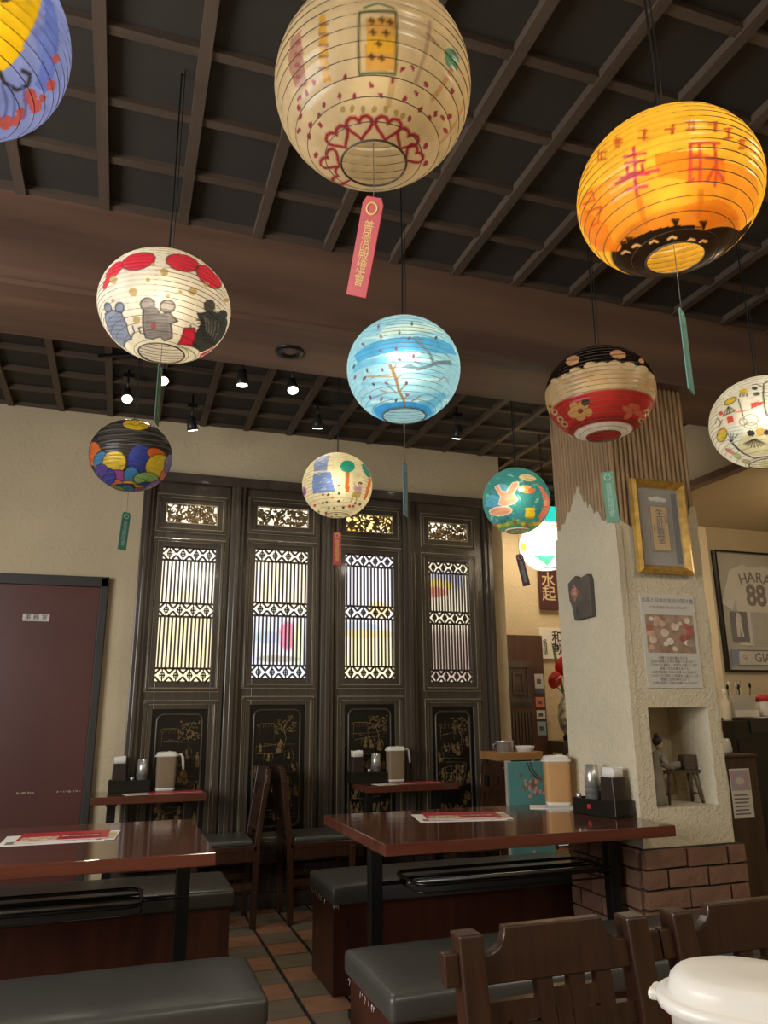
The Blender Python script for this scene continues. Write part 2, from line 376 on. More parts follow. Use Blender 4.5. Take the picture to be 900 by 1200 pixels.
def leaf(cx, hw, ww, label, pane_m, seed, z_off):
    x0, x1 = cx - hw, cx + hw
    r = random.Random(seed)
    t = thing('carved_screen_door', label, 'screen door', (cx, SY, .335), 0, 'carved screen doors across the back wall')
    ox, oz = cx, .335
    def L_(mb): mb.v = [(a - ox, b - SY, c - oz) for a, b, c in mb.v]; return mb
    tz0, tz1, wz0, wz1, lz0, lz1 = 2.385 + z_off, 2.52 + z_off, 1.365 + z_off, 2.225 + z_off, .44, 1.2 + z_off
    w2 = ww / 2
    f = MB(); Y_ = (SY - .012, SY + .02)
    f.box(x0, Y_[0], .335, cx - w2, Y_[1], 2.635); f.box(cx + w2, Y_[0], .335, x1, Y_[1], 2.635)
    for a, b in ((.335, lz0), (lz1, wz0), (wz1, tz0), (tz1, 2.635)): f.box(cx - w2, Y_[0], a, cx + w2, Y_[1], b)
    L_(f).build('frame', dark_w, t, .003)
    g = MB(); d = MB()
    for (a, b, e) in ((tz0, tz1, .055), (wz0, wz1, .055), (lz0, lz1, .05)):
        ex = min(e, hw - w2 - .012)
        moulding(d, cx - w2 - ex, a - e, cx + w2 + ex, b + e, .016, SY - .026, SY - .012)
        moulding(g, cx - w2 - ex + .018, a - e + .018, cx + w2 + ex - .018, b + e - .018, .0035, SY - .0165, SY - .011)
        moulding(g, cx - w2 - ex - .005, a - e - .005, cx + w2 + ex + .005, b + e + .005, .0035, SY - .0165, SY - .011)
    L_(d).build('moulding', dark_w, t, .004); L_(g).build('gold_highlight_line', gold, t)
    # window lattice
    bh = .085
    for zz in (wz0, (wz0 + wz1) / 2 - .02, wz1 - bh):
        m_ = MB(); fret(m_, cx - w2, cx + w2, zz, zz + bh, SY - .004, SY + .01); L_(m_).build('fretwork_band', dark_w, t)
    nb = 14; u = ww / nb
    for (a, b) in ((wz0 + bh, (wz0 + wz1) / 2 - .02), ((wz0 + wz1) / 2 - .02 + bh, wz1 - bh)):
        me = B(-.0058, -.006, 0, .0058, .006, b - a).mesh('lattice_bar'); me.materials.append(dark_w)
        for i in range(nb):
            o = bpy.data.objects.new('lattice_bar', me); C.objects.link(o); o.parent = t; o.location = (-w2 + u * (i + .5), .003, a - oz)
    # carved transom: leaf scrolls
    m_ = MB()
    for i in range(120):
        px, pz = cx + r.uniform(-w2 + .01, w2 - .01), r.uniform(tz0 + .008, tz1 - .008); a0 = r.uniform(0, 6.28); rr = r.uniform(.010, .024); sweep = r.uniform(2, 4.2)
        pts = []
        for q in range(6):
            a = a0 + sweep * q / 5; x, z = px + rr * math.cos(a), pz + rr * math.sin(a)
            pts.append((max(cx - w2, min(cx + w2, x)), SY + r.uniform(-.004, .004), max(tz0, min(tz1, z))))
        m_.tube(pts, [.004, .006, .0075, .007, .0055, .003], 5)
    tag(L_(m_).build('carved_transom', gilt, t), 'gilded openwork scroll carving')
    m_ = MB(); moulding(m_, cx - w2, tz0, cx + w2, tz1, .006, SY - .015, SY + .01); L_(m_).build('transom_bead', gold, t)
    # lower panel, recessed, with gilt figures
    lb = MB().box(cx - w2, SY + .008, lz0, cx + w2, SY + .018, lz1); L_(lb).build('lower_panel', mat('black_lacquer', '16130f', .28, var=.2), t)
    m_ = MB(); rr = .04; pts = []
    for (qx, qz, a0) in ((cx + w2 - .03 - rr, lz1 - .03 - rr, 0), (cx - w2 + .03 + rr, lz1 - .03 - rr, 90), (cx - w2 + .03 + rr, lz0 + .03 + rr, 180), (cx + w2 - .03 - rr, lz0 + .03 + rr, 270)):
        for q in range(5): a = math.radians(a0 + 22.5 * q); pts.append((qx + rr * math.cos(a), SY + .004, qz + rr * math.sin(a)))
    m_.tube(pts, .007, 6, close=True); L_(m_).build('rounded_bead', dark_w, t)
    gm = MB(); yy = SY + .006
    def blob(x, z, a, b, n=7):
        gm.prism([(x + a * math.cos(6.283 * q / n) * r.uniform(.7, 1.15), z + b * math.sin(6.283 * q / n) * r.uniform(.7, 1.15)) for q in range(n)], 1, yy - .001, yy + .003)
    def stroke(pts, th=.0016): gm.tube([(x, yy, z) for x, z in pts], th, 4)
    for row, zc in enumerate((lz1 - .27, lz1 - .42, lz0 + .24, lz0 + .12)):
        for k in range(6):
            x = cx - w2 + .055 + k * (ww - .11) / 5 + r.uniform(-.025, .025); x = max(cx - w2 + .05, min(cx + w2 - .05, x)); z = zc + r.uniform(-.06, .05)
            if r.random() < .25: continue
            q_ = r.uniform(.55, 1.1); lx = r.uniform(-.012, .012); blob(x + lx, z + .034 * q_, .007 * q_, .008 * q_); blob(x + lx * .5, z + .006, .015 * q_, .024 * q_); blob(x - lx * .5, z - .026 * q_, .02 * q_, .02 * q_, 6); stroke([(x + .02, z + .03), (x + .03, z), (x + .022, z - .04)])
            stroke([(x - .012, z + .015), (x - .026, z + .03 * r.random()), (x - .03, z - .02)])
        for q in range(3):
            zz = zc + r.uniform(-.07, .1); xa = cx - w2 + .045; stroke([(xa + .03 * q, zz), (cx, zz + r.uniform(-.02, .02)), (cx + w2 - .06, zz + r.uniform(-.03, .03))])
    tx, tz_ = cx + r.uniform(.02, .07), lz1 - .2   # tree and pavilion roof
    stroke([(tx, tz_ - .06), (tx + .01, tz_), (tx - .01, tz_ + .05), (tx + .02, tz_ + .11)], .003)
    for k in range(60): blob(tx + r.uniform(-.06, .07), tz_ + r.uniform(.02, .13), .008, .005, 5)
    px = cx - w2 + .05
    stroke([(px, tz_ + .07), (px + .02, tz_ + .085), (px + .11, tz_ + .085), (px + .13, tz_ + .07)], .0025); stroke([(px + .015, tz_ + .08), (px + .015, tz_ - .02)]); stroke([(px + .115, tz_ + .08), (px + .115, tz_ - .02)])
    for k in range(7): stroke([(px + .01 + .017 * k, tz_ + .083), (px + .004 + .017 * k, tz_ + .055)], .0012)
    tag(L_(gm).build('gilt_painting', gilt, t), 'faded gold figures, tree and pavilion on black lacquer')
    return tz0, tz1, wz0, wz1
panes = [glow('pane_warm_white', 'fff0d4', 1.25, ((.0, -.25, .5, .35, 'f4e4b8'), (.1, .3, .3, .2, 'fffaf0'))),
         glow('pane_street_signs', 'fdf0d6', 1.25, ((.0, -.25, .6, .34, 'dfe4f2'), (.06, -.15, .08, .13, 'e488a0'), (-.08, -.16, .13, .05, 'c0cce8'), (.13, -.2, .05, .2, 'd8e8b0'), (0, -.3, .2, .03, 'b8b4a8'))),
         glow('pane_sky_white', 'f3f0f4', 1.3, ((0, .2, .4, .3, 'e6e4f0'), (.03, -.33, .5, .3, 'f4e6bc'), (-.1, -.08, .25, .05, 'c8d4ee'), (0, -.12, .3, .04, 'f2d8a0'), (.08, .05, .12, .08, 'f0d8a8'))),
         glow('pane_dusk_sign', 'f4e6c8', 1.0, ((-.02, .3, .2, .1, 'c4c2dc'), (-.1, .26, .2, .06, 'f0d870'), (-.1, .21, .14, .05, 'e08a78'), (0, -.25, .5, .24, 'c4ab9c')))]
SPEC = [(.365, .25, .335, 'leftmost carved screen door, next to the maroon door, lattice window lit warm white', 3, -.02),
        (.975, .262, .36, 'carved screen door behind the two dining chairs, blue and pink glow low in its lattice', 5, .004),
        (1.60, .255, .355, 'carved screen door with a red lantern tag before it and gold-glowing transom', 7, .004),
        (2.205, .27, .315, 'rightmost carved screen door, blue, yellow and red glow high in its lattice', 9, -.015)]
for i, ((cx, hw, ww, lab, sd, zo), pm) in enumerate(zip(SPEC, panes)):
    tz0, tz1, wz0, wz1 = leaf(cx, hw, ww, lab, pm, sd, zo)
    zc = (wz0 + wz1) / 2
    o = tag(B(-ww/2 - .02, 0, wz0 - zc - .02, ww/2 + .02, .012, wz1 - zc + .02).build('window_%d' % (i + 1), pm, None, loc=(cx, SY + .025, zc)), kind='structure')
    o2 = B(-ww/2 - .02, 0, tz0 - zc - .02, ww/2 + .02, .012, tz1 - zc + .02).build('transom_pane', [panes[0], panes[0], glow('pane_amber', 'ffdf90', 1.4, ((-.1, .55, .1, .1, 'f8b030'), (.1, .58, .08, .1, 'fff0d0'))), panes[0]][i], o)
LANTERN_AT={0: ((-0.357, 1.263, 2.322), 0.93), 1: ((0.371, 1.132, 2.296), 0.95), 2: ((1.009, 1.103, 2.194), 0.86), 3: ((0.04, 2.067, 2.288), 0.84), 4: ((0.803, 2.149, 2.237), 0.94), 5: ((1.5, 2.071, 2.212), 0.88), 6: ((-0.032, 3.554, 2.318), 0.9), 7: ((1.008, 3.72, 2.313), 0.94), 8: ((2.007, 3.613, 2.282), 1.0), 9: ((2.198, 2.064, 2.187), 0.92), 10: ((2.747, 4.557, 2.266), 0.95)}
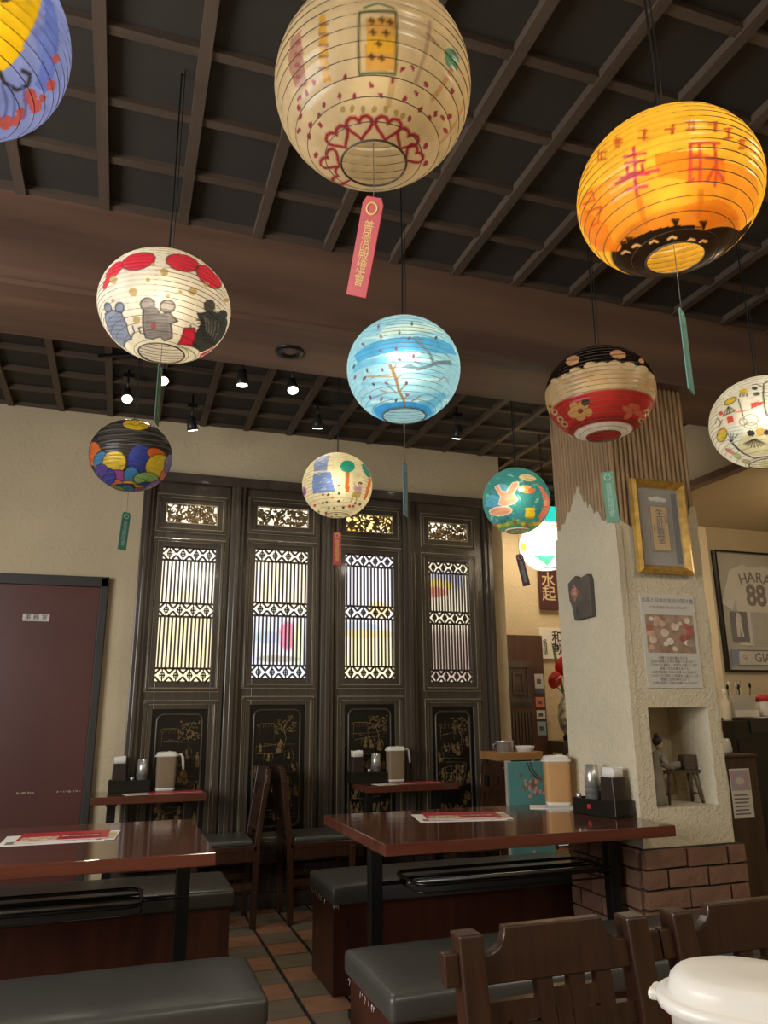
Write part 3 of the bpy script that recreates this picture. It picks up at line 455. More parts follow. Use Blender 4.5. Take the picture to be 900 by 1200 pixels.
ART={
0:[[0,"f0c01c",1,[-10.9,-19.5,35.9,12.1,35.2,-5.5,35.5,-21.9,36.6,-43.5,34.0,-50.4,3.8,-61.0]],[0,"5f74c4",0.8,[34.7,6.1,44.7,5.6,50.9,-5.7,57.1,-17.5,70.1,-34.9,58.3,-39.9,42.6,-18.7]],[0,"7488d0",0.8,[36.2,-21.3,41.0,-10.7,53.2,-17.5,59.3,-28.6,43.9,-27.2]],[1,"3a3326",1,2.2,[34.0,-50.4,41.8,-52.6,53.6,-49.7,55.5,-42.8,50.0,-38.8,44.8,-40.9]],[0,"5a4a20",1,[20.5,-16.0,20.5,-16.9,20.0,-18.0,19.2,-19.0,18.2,-19.8,17.2,-20.2,16.4,-20.1,16.0,-19.5,16.1,-18.7,16.5,-17.7,17.3,-16.7,18.3,-15.9,19.3,-15.4,20.1,-15.5]],[0,"c05a50",1,[69.8,-41.3,72.1,-43.7,71.6,-46.6,68.3,-48.8,63.4,-49.3,59.2,-47.9,57.4,-45.3,58.4,-42.6,61.6,-40.7,65.8,-40.2]],[0,"c05a50",1,[60.4,-16.0,60.1,-18.0,58.8,-20.2,57.0,-21.5,55.3,-21.7,54.3,-20.6,54.5,-18.7,55.8,-16.6,57.7,-15.1,59.5,-14.8]],[0,"c05a50",1,[71.9,-26.0,72.5,-28.1,71.2,-30.7,68.6,-32.7,65.7,-33.3,63.5,-32.3,63.0,-30.3,64.2,-27.9,66.8,-26.0,69.7,-25.2]],[0,"c05a50",1,[81.2,-38.8,83.8,-40.5,83.5,-43.2,80.3,-45.7,75.6,-46.9,71.3,-46.3,69.1,-44.3,69.7,-41.8,72.7,-39.7,77.0,-38.6]],[0,"c05a50",1,[82.4,-48.7,85.9,-49.9,86.7,-52.0,84.1,-54.1,79.1,-55.2,74.0,-54.8,70.9,-53.2,70.9,-51.1,73.4,-49.4,77.8,-48.5]],[0,"c05a50",1,[91.9,-56.6,98.7,-57.2,101.9,-59.0,99.5,-61.7,91.9,-63.9,82.6,-64.1,76.2,-62.6,74.8,-60.3,77.9,-58.2,84.2,-57.0]],[0,"c05a50",1,[90.1,-51.9,94.3,-52.5,95.8,-54.2,93.5,-56.3,88.4,-57.8,82.7,-57.9,78.9,-56.8,78.2,-55.0,80.5,-53.3,84.9,-52.2]],[0,"c05a50",1,[75.2,-34.9,76.2,-36.2,75.6,-38.1,73.6,-39.6,71.0,-40.2,68.8,-39.6,67.9,-38.2,68.5,-36.5,70.4,-35.1,72.9,-34.5]],[1,"5868a0",1,0.5,[82.0,-62.3,42.3,-54.6]],[1,"5868a0",1,0.5,[83.3,-57.6,46.7,-51.1]],[1,"5868a0",1,0.5,[86.1,-50.9,52.2,-46.1]]],
1:[[0,"d9a24a",0.9,[-3.7,-10.4,4.5,-10.3,12.8,-9.0,13.7,-22.9,15.5,-35.4,5.4,-36.6,-4.7,-36.6,-4.0,-24.1]],[0,"e8b23a",1,[-3.4,-20.2,3.8,-20.2,11.0,-19.4,11.3,-23.7,11.7,-27.8,4.0,-28.6,-3.7,-28.6,-3.6,-24.5]],[1,"4f5a3c",1,0.8,[-6.9,-6.7,12.0,-5.8,14.6,-37.2,-9.0,-37.9,-6.9,-6.7]],[1,"4f7a5c",1,1.0,[-4.3,-4.4,3.0,-1.7,11.2,-4.2]],[1,"6a4a28",1,0.8,[-2.0,-12.0,0.7,-12.4]],[1,"6a4a28",1,0.7,[-0.7,-10.8,-0.4,-13.5]],[1,"6a4a28",1,0.8,[3.2,-11.5,5.9,-11.6]],[1,"6a4a28",1,0.7,[4.5,-10.1,4.9,-12.8]],[1,"6a4a28",1,0.8,[7.7,-12.3,10.5,-12.3]],[1,"6a4a28",1,0.7,[9.0,-10.9,9.4,-13.5]],[1,"6a4a28",1,0.8,[-1.4,-18.1,1.4,-18.4]],[1,"6a4a28",1,0.7,[0.0,-16.9,0.3,-19.4]],[1,"6a4a28",1,0.8,[5.6,-18.3,8.4,-18.3]],[1,"6a4a28",1,0.7,[6.9,-17.0,7.3,-19.5]],[1,"6a4a28",1,0.8,[1.7,-23.8,4.6,-24.0]],[1,"6a4a28",1,0.7,[3.2,-22.6,3.5,-25.0]],[1,"6a4a28",1,0.8,[-2.4,-30.0,0.6,-30.3]],[1,"6a4a28",1,0.7,[-0.9,-28.9,-0.6,-31.2]],[1,"6a4a28",1,0.8,[3.5,-30.6,6.6,-30.7]],[1,"6a4a28",1,0.7,[5.0,-29.5,5.5,-31.7]],[0,"d9a545",1,[-28.7,-0.4,-25.6,-3.0,-25.9,-18.6,-28.7,-37.3,-34.3,-36.2,-31.3,-18.0]],[1,"8a6030",1,0.7,[-29.4,-6.5,-24.7,-8.7]],[1,"8a6030",1,0.7,[-29.9,-12.2,-25.2,-14.2]],[1,"8a6030",1,0.7,[-31.0,-18.1,-26.1,-20.0]],[1,"8a6030",1,0.7,[-32.4,-23.6,-27.4,-25.5]],[1,"8a6030",1,0.7,[-34.3,-28.9,-29.1,-30.7]],[0,"b98a74",1,[-51.3,-1.8,-41.9,-2.5,-43.1,-18.4,-46.7,-32.4,-56.4,-28.5,-56.5,-14.4]],[0,"a5645c",1,[-42.8,-10.1,-43.2,-10.5,-43.9,-10.6,-45.0,-10.1,-46.2,-9.3,-47.2,-8.3,-47.9,-7.2,-48.1,-6.3,-47.7,-5.9,-46.9,-5.9,-45.8,-6.5,-44.6,-7.3,-43.6,-8.3,-42.9,-9.3]],[0,"a5645c",1,[-44.2,-16.0,-44.6,-16.4,-45.5,-16.4,-46.5,-16.0,-47.7,-15.3,-48.7,-14.3,-49.3,-13.3,-49.4,-12.6,-48.9,-12.2,-48.1,-12.3,-46.9,-12.8,-45.8,-13.5,-44.8,-14.4,-44.3,-15.3]],[0,"a5645c",1,[-46.3,-21.4,-46.8,-21.7,-47.6,-21.7,-48.8,-21.3,-49.9,-20.6,-50.9,-19.7,-51.4,-18.8,-51.4,-18.1,-50.9,-17.8,-50.0,-17.8,-48.8,-18.3,-47.7,-19.0,-46.8,-19.9,-46.3,-20.7]],[0,"a5645c",1,[-49.0,-26.3,-49.6,-26.6,-50.5,-26.5,-51.7,-26.1,-52.9,-25.4,-53.8,-24.5,-54.3,-23.6,-54.3,-23.0,-53.7,-22.7,-52.7,-22.8,-51.5,-23.3,-50.3,-24.0,-49.4,-24.9,-49.0,-25.7]],[0,"5f9470",1,[55.7,-9.8,57.6,-11.6,58.1,-14.1,57.1,-16.8,54.9,-19.1,51.9,-20.4,48.7,-20.5,46.0,-19.5,44.3,-17.6,43.9,-15.1,44.8,-12.7,46.8,-10.7,49.7,-9.4,52.8,-9.1]],[0,"4a8060",1,[53.1,-10.6,53.2,-12.1,52.7,-13.7,51.8,-15.1,50.5,-15.9,49.3,-16.1,48.2,-15.7,47.5,-14.6,47.5,-13.2,47.9,-11.6,48.9,-10.2,50.2,-9.3,51.5,-9.0,52.5,-9.4]],[1,"a88a78",0.7,2.3,[31.7,-4.3,30.9,-24.2,29.6,-37.7]],[1,"c58a5a",0.7,3.0,[52.6,-18.9,47.1,-40.2]],[1,"b9905e",0.6,3.4,[13.5,-39.8,13.3,-52.1]],[1,"9a7070",1,1.0,[30.4,-11.9,38.6,-14.3]],[1,"c48a6a",0.7,2.7,[77.8,-25.2,84.5,-47.3]],[0,"9c3c50",1,[-39.7,-33.7,-39.9,-34.5,-40.3,-35.0,-40.9,-35.2,-41.6,-35.1,-42.2,-34.6,-42.6,-33.9,-42.7,-33.2,-42.6,-32.4,-42.1,-31.9,-41.5,-31.7,-40.9,-31.8,-40.3,-32.3,-39.9,-33.0]],[0,"9c3c50",1,[-48.5,-35.9,-49.3,-36.3,-50.2,-36.5,-51.1,-36.4,-51.8,-36.0,-52.0,-35.5,-51.9,-34.8,-51.4,-34.2,-50.7,-33.8,-49.8,-33.6,-49.0,-33.7,-48.3,-34.0,-48.0,-34.6,-48.1,-35.3]],[0,"9c3c50",1,[-24.9,-45.9,-25.2,-46.6,-25.8,-47.1,-26.5,-47.4,-27.2,-47.3,-27.8,-46.9,-28.1,-46.3,-28.1,-45.6,-27.7,-44.9,-27.2,-44.4,-26.5,-44.2,-25.8,-44.2,-25.2,-44.6,-24.9,-45.2]],[0,"9c3c50",1,[-40.1,-46.5,-41.0,-46.9,-42.0,-47.2,-43.0,-47.1,-43.6,-46.8,-43.9,-46.3,-43.6,-45.6,-42.9,-45.1,-42.0,-44.6,-41.0,-44.4,-40.1,-44.4,-39.5,-44.7,-39.3,-45.2,-39.5,-45.8]],[0,"9c3c50",1,[-13.7,-48.1,-14.3,-48.7,-15.0,-49.2,-15.8,-49.3,-16.5,-49.2,-16.9,-48.7,-17.0,-48.1,-16.7,-47.4,-16.1,-46.8,-15.3,-46.4,-14.6,-46.2,-13.9,-46.4,-13.5,-46.8,-13.4,-47.4]],[0,"9c3c50",1,[-0.2,-42.8,0.3,-43.4,0.4,-44.0,0.2,-44.5,-0.3,-44.8,-1.1,-44.7,-1.9,-44.4,-2.6,-43.9,-3.1,-43.2,-3.2,-42.6,-3.0,-42.1,-2.4,-41.9,-1.7,-42.0,-0.9,-42.3]],[0,"9c3c50",1,[7.2,-47.2,7.8,-47.8,8.2,-48.4,8.1,-48.9,7.6,-49.2,6.8,-49.2,5.8,-49.0,4.9,-48.5,4.2,-48.0,3.9,-47.4,4.0,-46.9,4.5,-46.6,5.3,-46.6,6.3,-46.8]],[0,"9c3c50",1,[27.1,-47.2,26.7,-47.9,26.1,-48.5,25.3,-48.8,24.6,-48.7,24.0,-48.3,23.8,-47.7,23.8,-47.0,24.2,-46.3,24.8,-45.8,25.5,-45.5,26.2,-45.6,26.8,-45.9,27.1,-46.5]],[0,"9c3c50",1,[34.2,-41.8,34.8,-42.4,35.1,-43.0,35.0,-43.5,34.4,-43.8,33.6,-43.9,32.6,-43.7,31.8,-43.2,31.1,-42.7,30.9,-42.1,31.1,-41.6,31.6,-41.3,32.4,-41.2,33.3,-41.4]],[0,"9c3c50",1,[38.6,-35.4,39.3,-35.9,39.6,-36.5,39.5,-37.0,39.0,-37.4,38.2,-37.5,37.2,-37.4,36.4,-37.0,35.8,-36.5,35.5,-35.9,35.6,-35.4,36.1,-35.0,36.9,-34.9,37.8,-35.0]],[0,"9c3c50",1,[20.0,-34.5,19.4,-35.1,18.7,-35.5,18.0,-35.7,17.5,-35.5,17.3,-35.1,17.4,-34.4,17.8,-33.7,18.4,-33.1,19.0,-32.7,19.7,-32.6,20.2,-32.7,20.4,-33.2,20.4,-33.8]],[0,"9c3c50",1,[15.0,-40.0,15.0,-40.7,14.8,-41.3,14.4,-41.7,13.7,-41.8,13.1,-41.6,12.6,-41.1,12.2,-40.4,12.2,-39.7,12.4,-39.1,12.9,-38.7,13.5,-38.6,14.1,-38.8,14.6,-39.3]],[0,"9c3c50",1,[43.5,-47.9,43.3,-48.7,42.9,-49.3,42.1,-49.7,41.3,-49.8,40.5,-49.5,40.0,-49.0,39.8,-48.2,39.9,-47.5,40.4,-46.9,41.2,-46.5,42.0,-46.4,42.7,-46.7,43.2,-47.2]],[0,"9c3c50",1,[55.1,-47.1,55.9,-47.7,56.3,-48.3,56.0,-48.9,55.3,-49.2,54.2,-49.3,53.0,-49.2,51.9,-48.7,51.1,-48.1,50.9,-47.5,51.2,-47.0,51.9,-46.6,52.9,-46.5,54.1,-46.7]],[0,"9c3c50",1,[38.2,-54.6,38.5,-55.3,38.3,-56.0,37.7,-56.4,36.8,-56.6,35.7,-56.4,34.8,-55.9,34.2,-55.2,34.0,-54.5,34.2,-53.9,34.8,-53.4,35.7,-53.3,36.6,-53.5,37.5,-53.9]],[0,"9c3c50",1,[65.6,-41.0,66.9,-41.0,67.9,-41.3,68.2,-41.8,67.8,-42.4,66.8,-42.9,65.3,-43.3,63.8,-43.4,62.4,-43.3,61.5,-42.9,61.3,-42.4,61.7,-41.9,62.7,-41.4,64.1,-41.1]],[0,"9c3c50",1,[57.9,-43.6,58.4,-44.2,58.4,-44.9,57.9,-45.5,57.1,-45.8,56.1,-45.9,55.1,-45.6,54.3,-45.0,53.9,-44.3,54.0,-43.6,54.4,-43.1,55.2,-42.8,56.2,-42.7,57.2,-43.0]],[0,"9c3c50",1,[-56.6,-34.9,-57.9,-34.9,-59.1,-34.6,-60.0,-34.1,-60.5,-33.6,-60.3,-33.1,-59.6,-32.7,-58.6,-32.5,-57.3,-32.6,-56.2,-32.8,-55.3,-33.3,-54.9,-33.8,-55.0,-34.3,-55.6,-34.7]],[0,"9c3c50",1,[-61.3,-37.7,-62.3,-38.0,-63.5,-38.1,-64.6,-37.8,-65.3,-37.3,-65.6,-36.6,-65.3,-36.0,-64.6,-35.5,-63.6,-35.2,-62.5,-35.2,-61.5,-35.4,-60.8,-35.9,-60.5,-36.5,-60.7,-37.2]],[0,"9c3c50",1,[-65.6,-41.1,-67.1,-41.0,-68.6,-40.7,-69.7,-40.2,-70.2,-39.6,-70.1,-39.1,-69.3,-38.7,-68.1,-38.5,-66.6,-38.6,-65.2,-38.9,-64.2,-39.3,-63.7,-39.9,-63.7,-40.4,-64.4,-40.8]],[0,"9c3c50",1,[-62.9,-48.5,-64.5,-48.6,-66.0,-48.5,-67.2,-48.1,-67.8,-47.6,-67.6,-47.1,-66.8,-46.6,-65.6,-46.3,-64.1,-46.2,-62.6,-46.4,-61.5,-46.7,-60.9,-47.1,-61.0,-47.7,-61.7,-48.2]],[0,"9c3c50",1,[-53.1,-52.3,-53.4,-53.0,-54.2,-53.6,-55.2,-53.8,-56.2,-53.7,-57.1,-53.2,-57.6,-52.5,-57.6,-51.8,-57.3,-51.0,-56.5,-50.5,-55.6,-50.3,-54.6,-50.4,-53.8,-50.9,-53.2,-51.5]],[0,"9c3c50",1,[-49.8,-49.2,-51.2,-49.4,-52.5,-49.4,-53.6,-49.1,-54.1,-48.7,-54.0,-48.1,-53.3,-47.7,-52.1,-47.3,-50.8,-47.1,-49.5,-47.1,-48.6,-47.3,-48.0,-47.7,-48.1,-48.2,-48.7,-48.7]],[0,"9c3c50",1,[-17.4,-38.0,-17.8,-38.6,-18.5,-39.0,-19.1,-39.2,-19.7,-39.0,-20.1,-38.6,-20.2,-37.9,-20.0,-37.3,-19.5,-36.7,-18.9,-36.2,-18.3,-36.1,-17.7,-36.3,-17.3,-36.7,-17.2,-37.3]],[0,"9c3c50",1,[26.4,-31.3,26.8,-31.9,26.8,-32.5,26.6,-33.0,26.1,-33.3,25.4,-33.3,24.7,-33.0,24.1,-32.5,23.8,-31.8,23.7,-31.2,24.0,-30.7,24.5,-30.4,25.2,-30.5,25.8,-30.8]],[0,"9c3c50",1,[77.4,-41.9,79.3,-41.5,80.8,-41.4,81.5,-41.6,81.3,-42.2,80.3,-43.1,78.6,-43.9,76.6,-44.5,74.8,-44.8,73.4,-44.7,72.8,-44.4,73.0,-43.9,73.9,-43.2,75.5,-42.5]],[0,"9c3c50",1,[-78.4,-42.9,-80.4,-42.3,-82.2,-41.5,-83.4,-40.7,-83.8,-40.0,-83.2,-39.6,-81.9,-39.7,-80.0,-40.0,-78.1,-40.6,-76.4,-41.3,-75.3,-42.0,-74.9,-42.6,-75.4,-43.0,-76.6,-43.1]],[0,"9c3c50",1,[-73.6,-50.3,-75.2,-50.5,-76.9,-50.3,-78.3,-49.9,-79.2,-49.3,-79.2,-48.7,-78.6,-48.2,-77.3,-47.8,-75.7,-47.7,-74.1,-47.8,-72.7,-48.2,-71.9,-48.7,-71.8,-49.3,-72.3,-49.9]],[0,"9c3c50",1,[-91.6,-56.1,-94.3,-55.4,-96.6,-54.5,-98.0,-53.6,-98.3,-52.9,-97.4,-52.6,-95.4,-52.8,-92.9,-53.2,-90.4,-53.9,-88.2,-54.6,-86.8,-55.4,-86.5,-55.9,-87.3,-56.3,-89.1,-56.4]],[0,"9c3c50",1,[72.3,-36.6,72.2,-37.5,71.7,-38.4,70.9,-39.2,69.9,-39.5,68.9,-39.5,68.2,-39.1,67.8,-38.4,67.9,-37.6,68.4,-36.7,69.2,-36.0,70.2,-35.6,71.1,-35.6,71.9,-35.9]],[0,"9c3c50",1,[78.0,-57.0,79.2,-57.6,79.7,-58.2,79.5,-58.8,78.3,-59.3,76.6,-59.5,74.7,-59.4,73.0,-59.0,71.9,-58.4,71.5,-57.8,72.0,-57.2,73.0,-56.7,74.6,-56.6,76.3,-56.7]],[0,"9c3c50",1,[105.8,-55.3,107.2,-55.7,107.7,-56.4,107.2,-57.3,105.8,-58.2,103.6,-58.9,101.3,-59.2,99.2,-59.0,97.9,-58.5,97.5,-57.7,98.1,-56.9,99.5,-56.2,101.5,-55.6,103.7,-55.3]],[0,"9c3c50",1,[61.0,-26.8,61.6,-27.3,61.8,-28.0,61.5,-28.7,60.8,-29.3,59.8,-29.6,58.8,-29.6,57.9,-29.3,57.3,-28.8,57.1,-28.1,57.4,-27.4,58.1,-26.9,59.1,-26.6,60.1,-26.6]],[0,"a8955c",1,[-25.3,-52.8,-26.3,-53.4,-27.5,-53.7,-28.7,-53.8,-29.6,-53.5,-30.1,-52.9,-30.0,-52.2,-29.4,-51.4,-28.4,-50.9,-27.3,-50.5,-26.2,-50.5,-25.3,-50.8,-24.8,-51.3,-24.8,-52.0]],[0,"a8955c",1,[-17.1,-53.8,-17.9,-54.5,-19.0,-54.9,-20.2,-55.0,-21.2,-54.7,-21.8,-54.2,-21.8,-53.5,-21.3,-52.7,-20.5,-52.1,-19.4,-51.7,-18.3,-51.6,-17.4,-51.8,-16.8,-52.3,-16.7,-53.0]],[0,"a8955c",1,[-7.3,-54.9,-7.9,-55.7,-9.0,-56.2,-10.1,-56.4,-11.2,-56.2,-11.9,-55.7,-12.1,-55.0,-11.8,-54.2,-11.1,-53.5,-10.1,-53.0,-9.1,-52.8,-8.1,-53.0,-7.4,-53.4,-7.1,-54.1]],[0,"a8955c",1,[3.3,-55.1,2.9,-55.8,2.0,-56.4,0.9,-56.7,-0.2,-56.6,-1.0,-56.2,-1.4,-55.5,-1.4,-54.7,-0.9,-53.9,-0.0,-53.4,1.0,-53.1,2.0,-53.2,2.8,-53.6,3.3,-54.3]],[0,"a8955c",1,[13.8,-54.4,13.6,-55.2,12.9,-55.9,11.9,-56.2,10.8,-56.2,9.8,-55.8,9.2,-55.2,9.1,-54.4,9.4,-53.6,10.1,-53.0,11.0,-52.7,12.0,-52.7,12.9,-53.0,13.6,-53.6]],[0,"a8955c",1,[24.4,-54.9,24.4,-55.7,23.9,-56.4,23.0,-56.8,21.8,-56.9,20.7,-56.6,19.9,-56.0,19.5,-55.2,19.6,-54.4,20.1,-53.7,21.0,-53.3,22.1,-53.2,23.1,-53.5,23.9,-54.1]],[0,"a8955c",1,[31.5,-54.9,31.7,-55.7,31.3,-56.5,30.4,-56.9,29.2,-57.1,28.0,-56.8,27.0,-56.3,26.5,-55.5,26.4,-54.7,26.9,-54.0,27.7,-53.6,28.8,-53.4,29.9,-53.7,30.9,-54.2]],[1,"a02a3a",1,2.0,[-122.2,-64.7,-120.5,-64.3,-114.0,-64.8,-104.5,-67.0,-97.1,-70.0,-98.0,-72.4,-109.4,-73.3,-124.1,-72.3,-133.6,-71.3,-136.2,-71.3,-135.5,-70.4,-137.1,-66.6,-142.4,-58.3,-145.5,-49.2,-138.3,-52.9,-137.7,-49.7,-126.7,-59.2,-122.4,-63.5,-122.2,-64.7]],[1,"a02a3a",1,2.0,[-87.8,-63.0,-86.4,-62.4,-81.3,-61.8,-73.9,-62.6,-68.3,-64.6,-68.5,-66.9,-76.1,-68.7,-87.3,-69.5,-95.5,-69.9,-97.8,-70.2,-97.6,-69.4,-100.3,-66.8,-106.0,-62.5,-109.6,-57.8,-107.0,-55.8,-99.3,-57.0,-91.7,-59.6,-88.0,-62.1,-87.8,-63.0]],[1,"a02a3a",1,2.0,[-47.7,-61.5,-46.9,-60.6,-43.2,-59.2,-37.6,-59.0,-32.8,-60.4,-32.0,-62.9,-36.7,-65.7,-44.5,-68.0,-50.4,-69.6,-51.9,-70.3,-52.3,-69.6,-55.9,-67.5,-62.0,-64.7,-65.6,-61.5,-63.6,-59.1,-57.6,-58.1,-51.5,-58.9,-48.2,-60.6,-47.7,-61.5]],[1,"a02a3a",1,2.0,[-15.7,-60.7,-15.0,-59.8,-11.6,-58.2,-6.4,-58.0,-1.9,-59.6,-1.3,-62.4,-5.8,-65.3,-12.9,-67.7,-18.2,-69.6,-19.5,-70.4,-19.9,-69.6,-23.1,-67.4,-28.3,-64.5,-31.2,-61.3,-29.2,-58.7,-24.0,-57.4,-18.9,-58.0,-16.1,-59.7,-15.7,-60.7]],[1,"a02a3a",1,2.0,[17.1,-61.0,17.6,-60.1,20.6,-58.4,26.0,-57.9,31.1,-59.3,32.8,-62.0,29.4,-65.1,23.6,-67.9,19.8,-70.0,19.3,-70.9,18.1,-70.0,13.1,-68.0,6.4,-65.3,2.4,-62.3,3.4,-59.6,8.0,-58.1,13.2,-58.4,16.5,-60.1,17.1,-61.0]],[1,"a02a3a",1,2.0,[47.3,-62.7,47.8,-61.8,51.0,-60.2,57.0,-59.5,63.0,-60.5,65.0,-62.8,61.4,-65.8,55.4,-68.6,51.8,-70.5,51.4,-71.3,49.9,-70.6,44.0,-69.0,36.3,-66.7,31.7,-64.0,32.4,-61.6,37.2,-60.2,42.8,-60.5,46.5,-61.8,47.3,-62.7]],[1,"a02a3a",1,2.0,[76.4,-64.5,76.9,-63.7,80.7,-61.8,87.7,-60.3,94.5,-60.3,96.5,-62.5,92.5,-66.0,86.0,-69.2,82.2,-71.3,81.9,-72.0,80.2,-71.5,73.3,-70.5,64.2,-68.9,58.4,-66.8,59.1,-64.5,64.6,-63.0,71.2,-62.9,75.4,-63.8,76.4,-64.5]]],
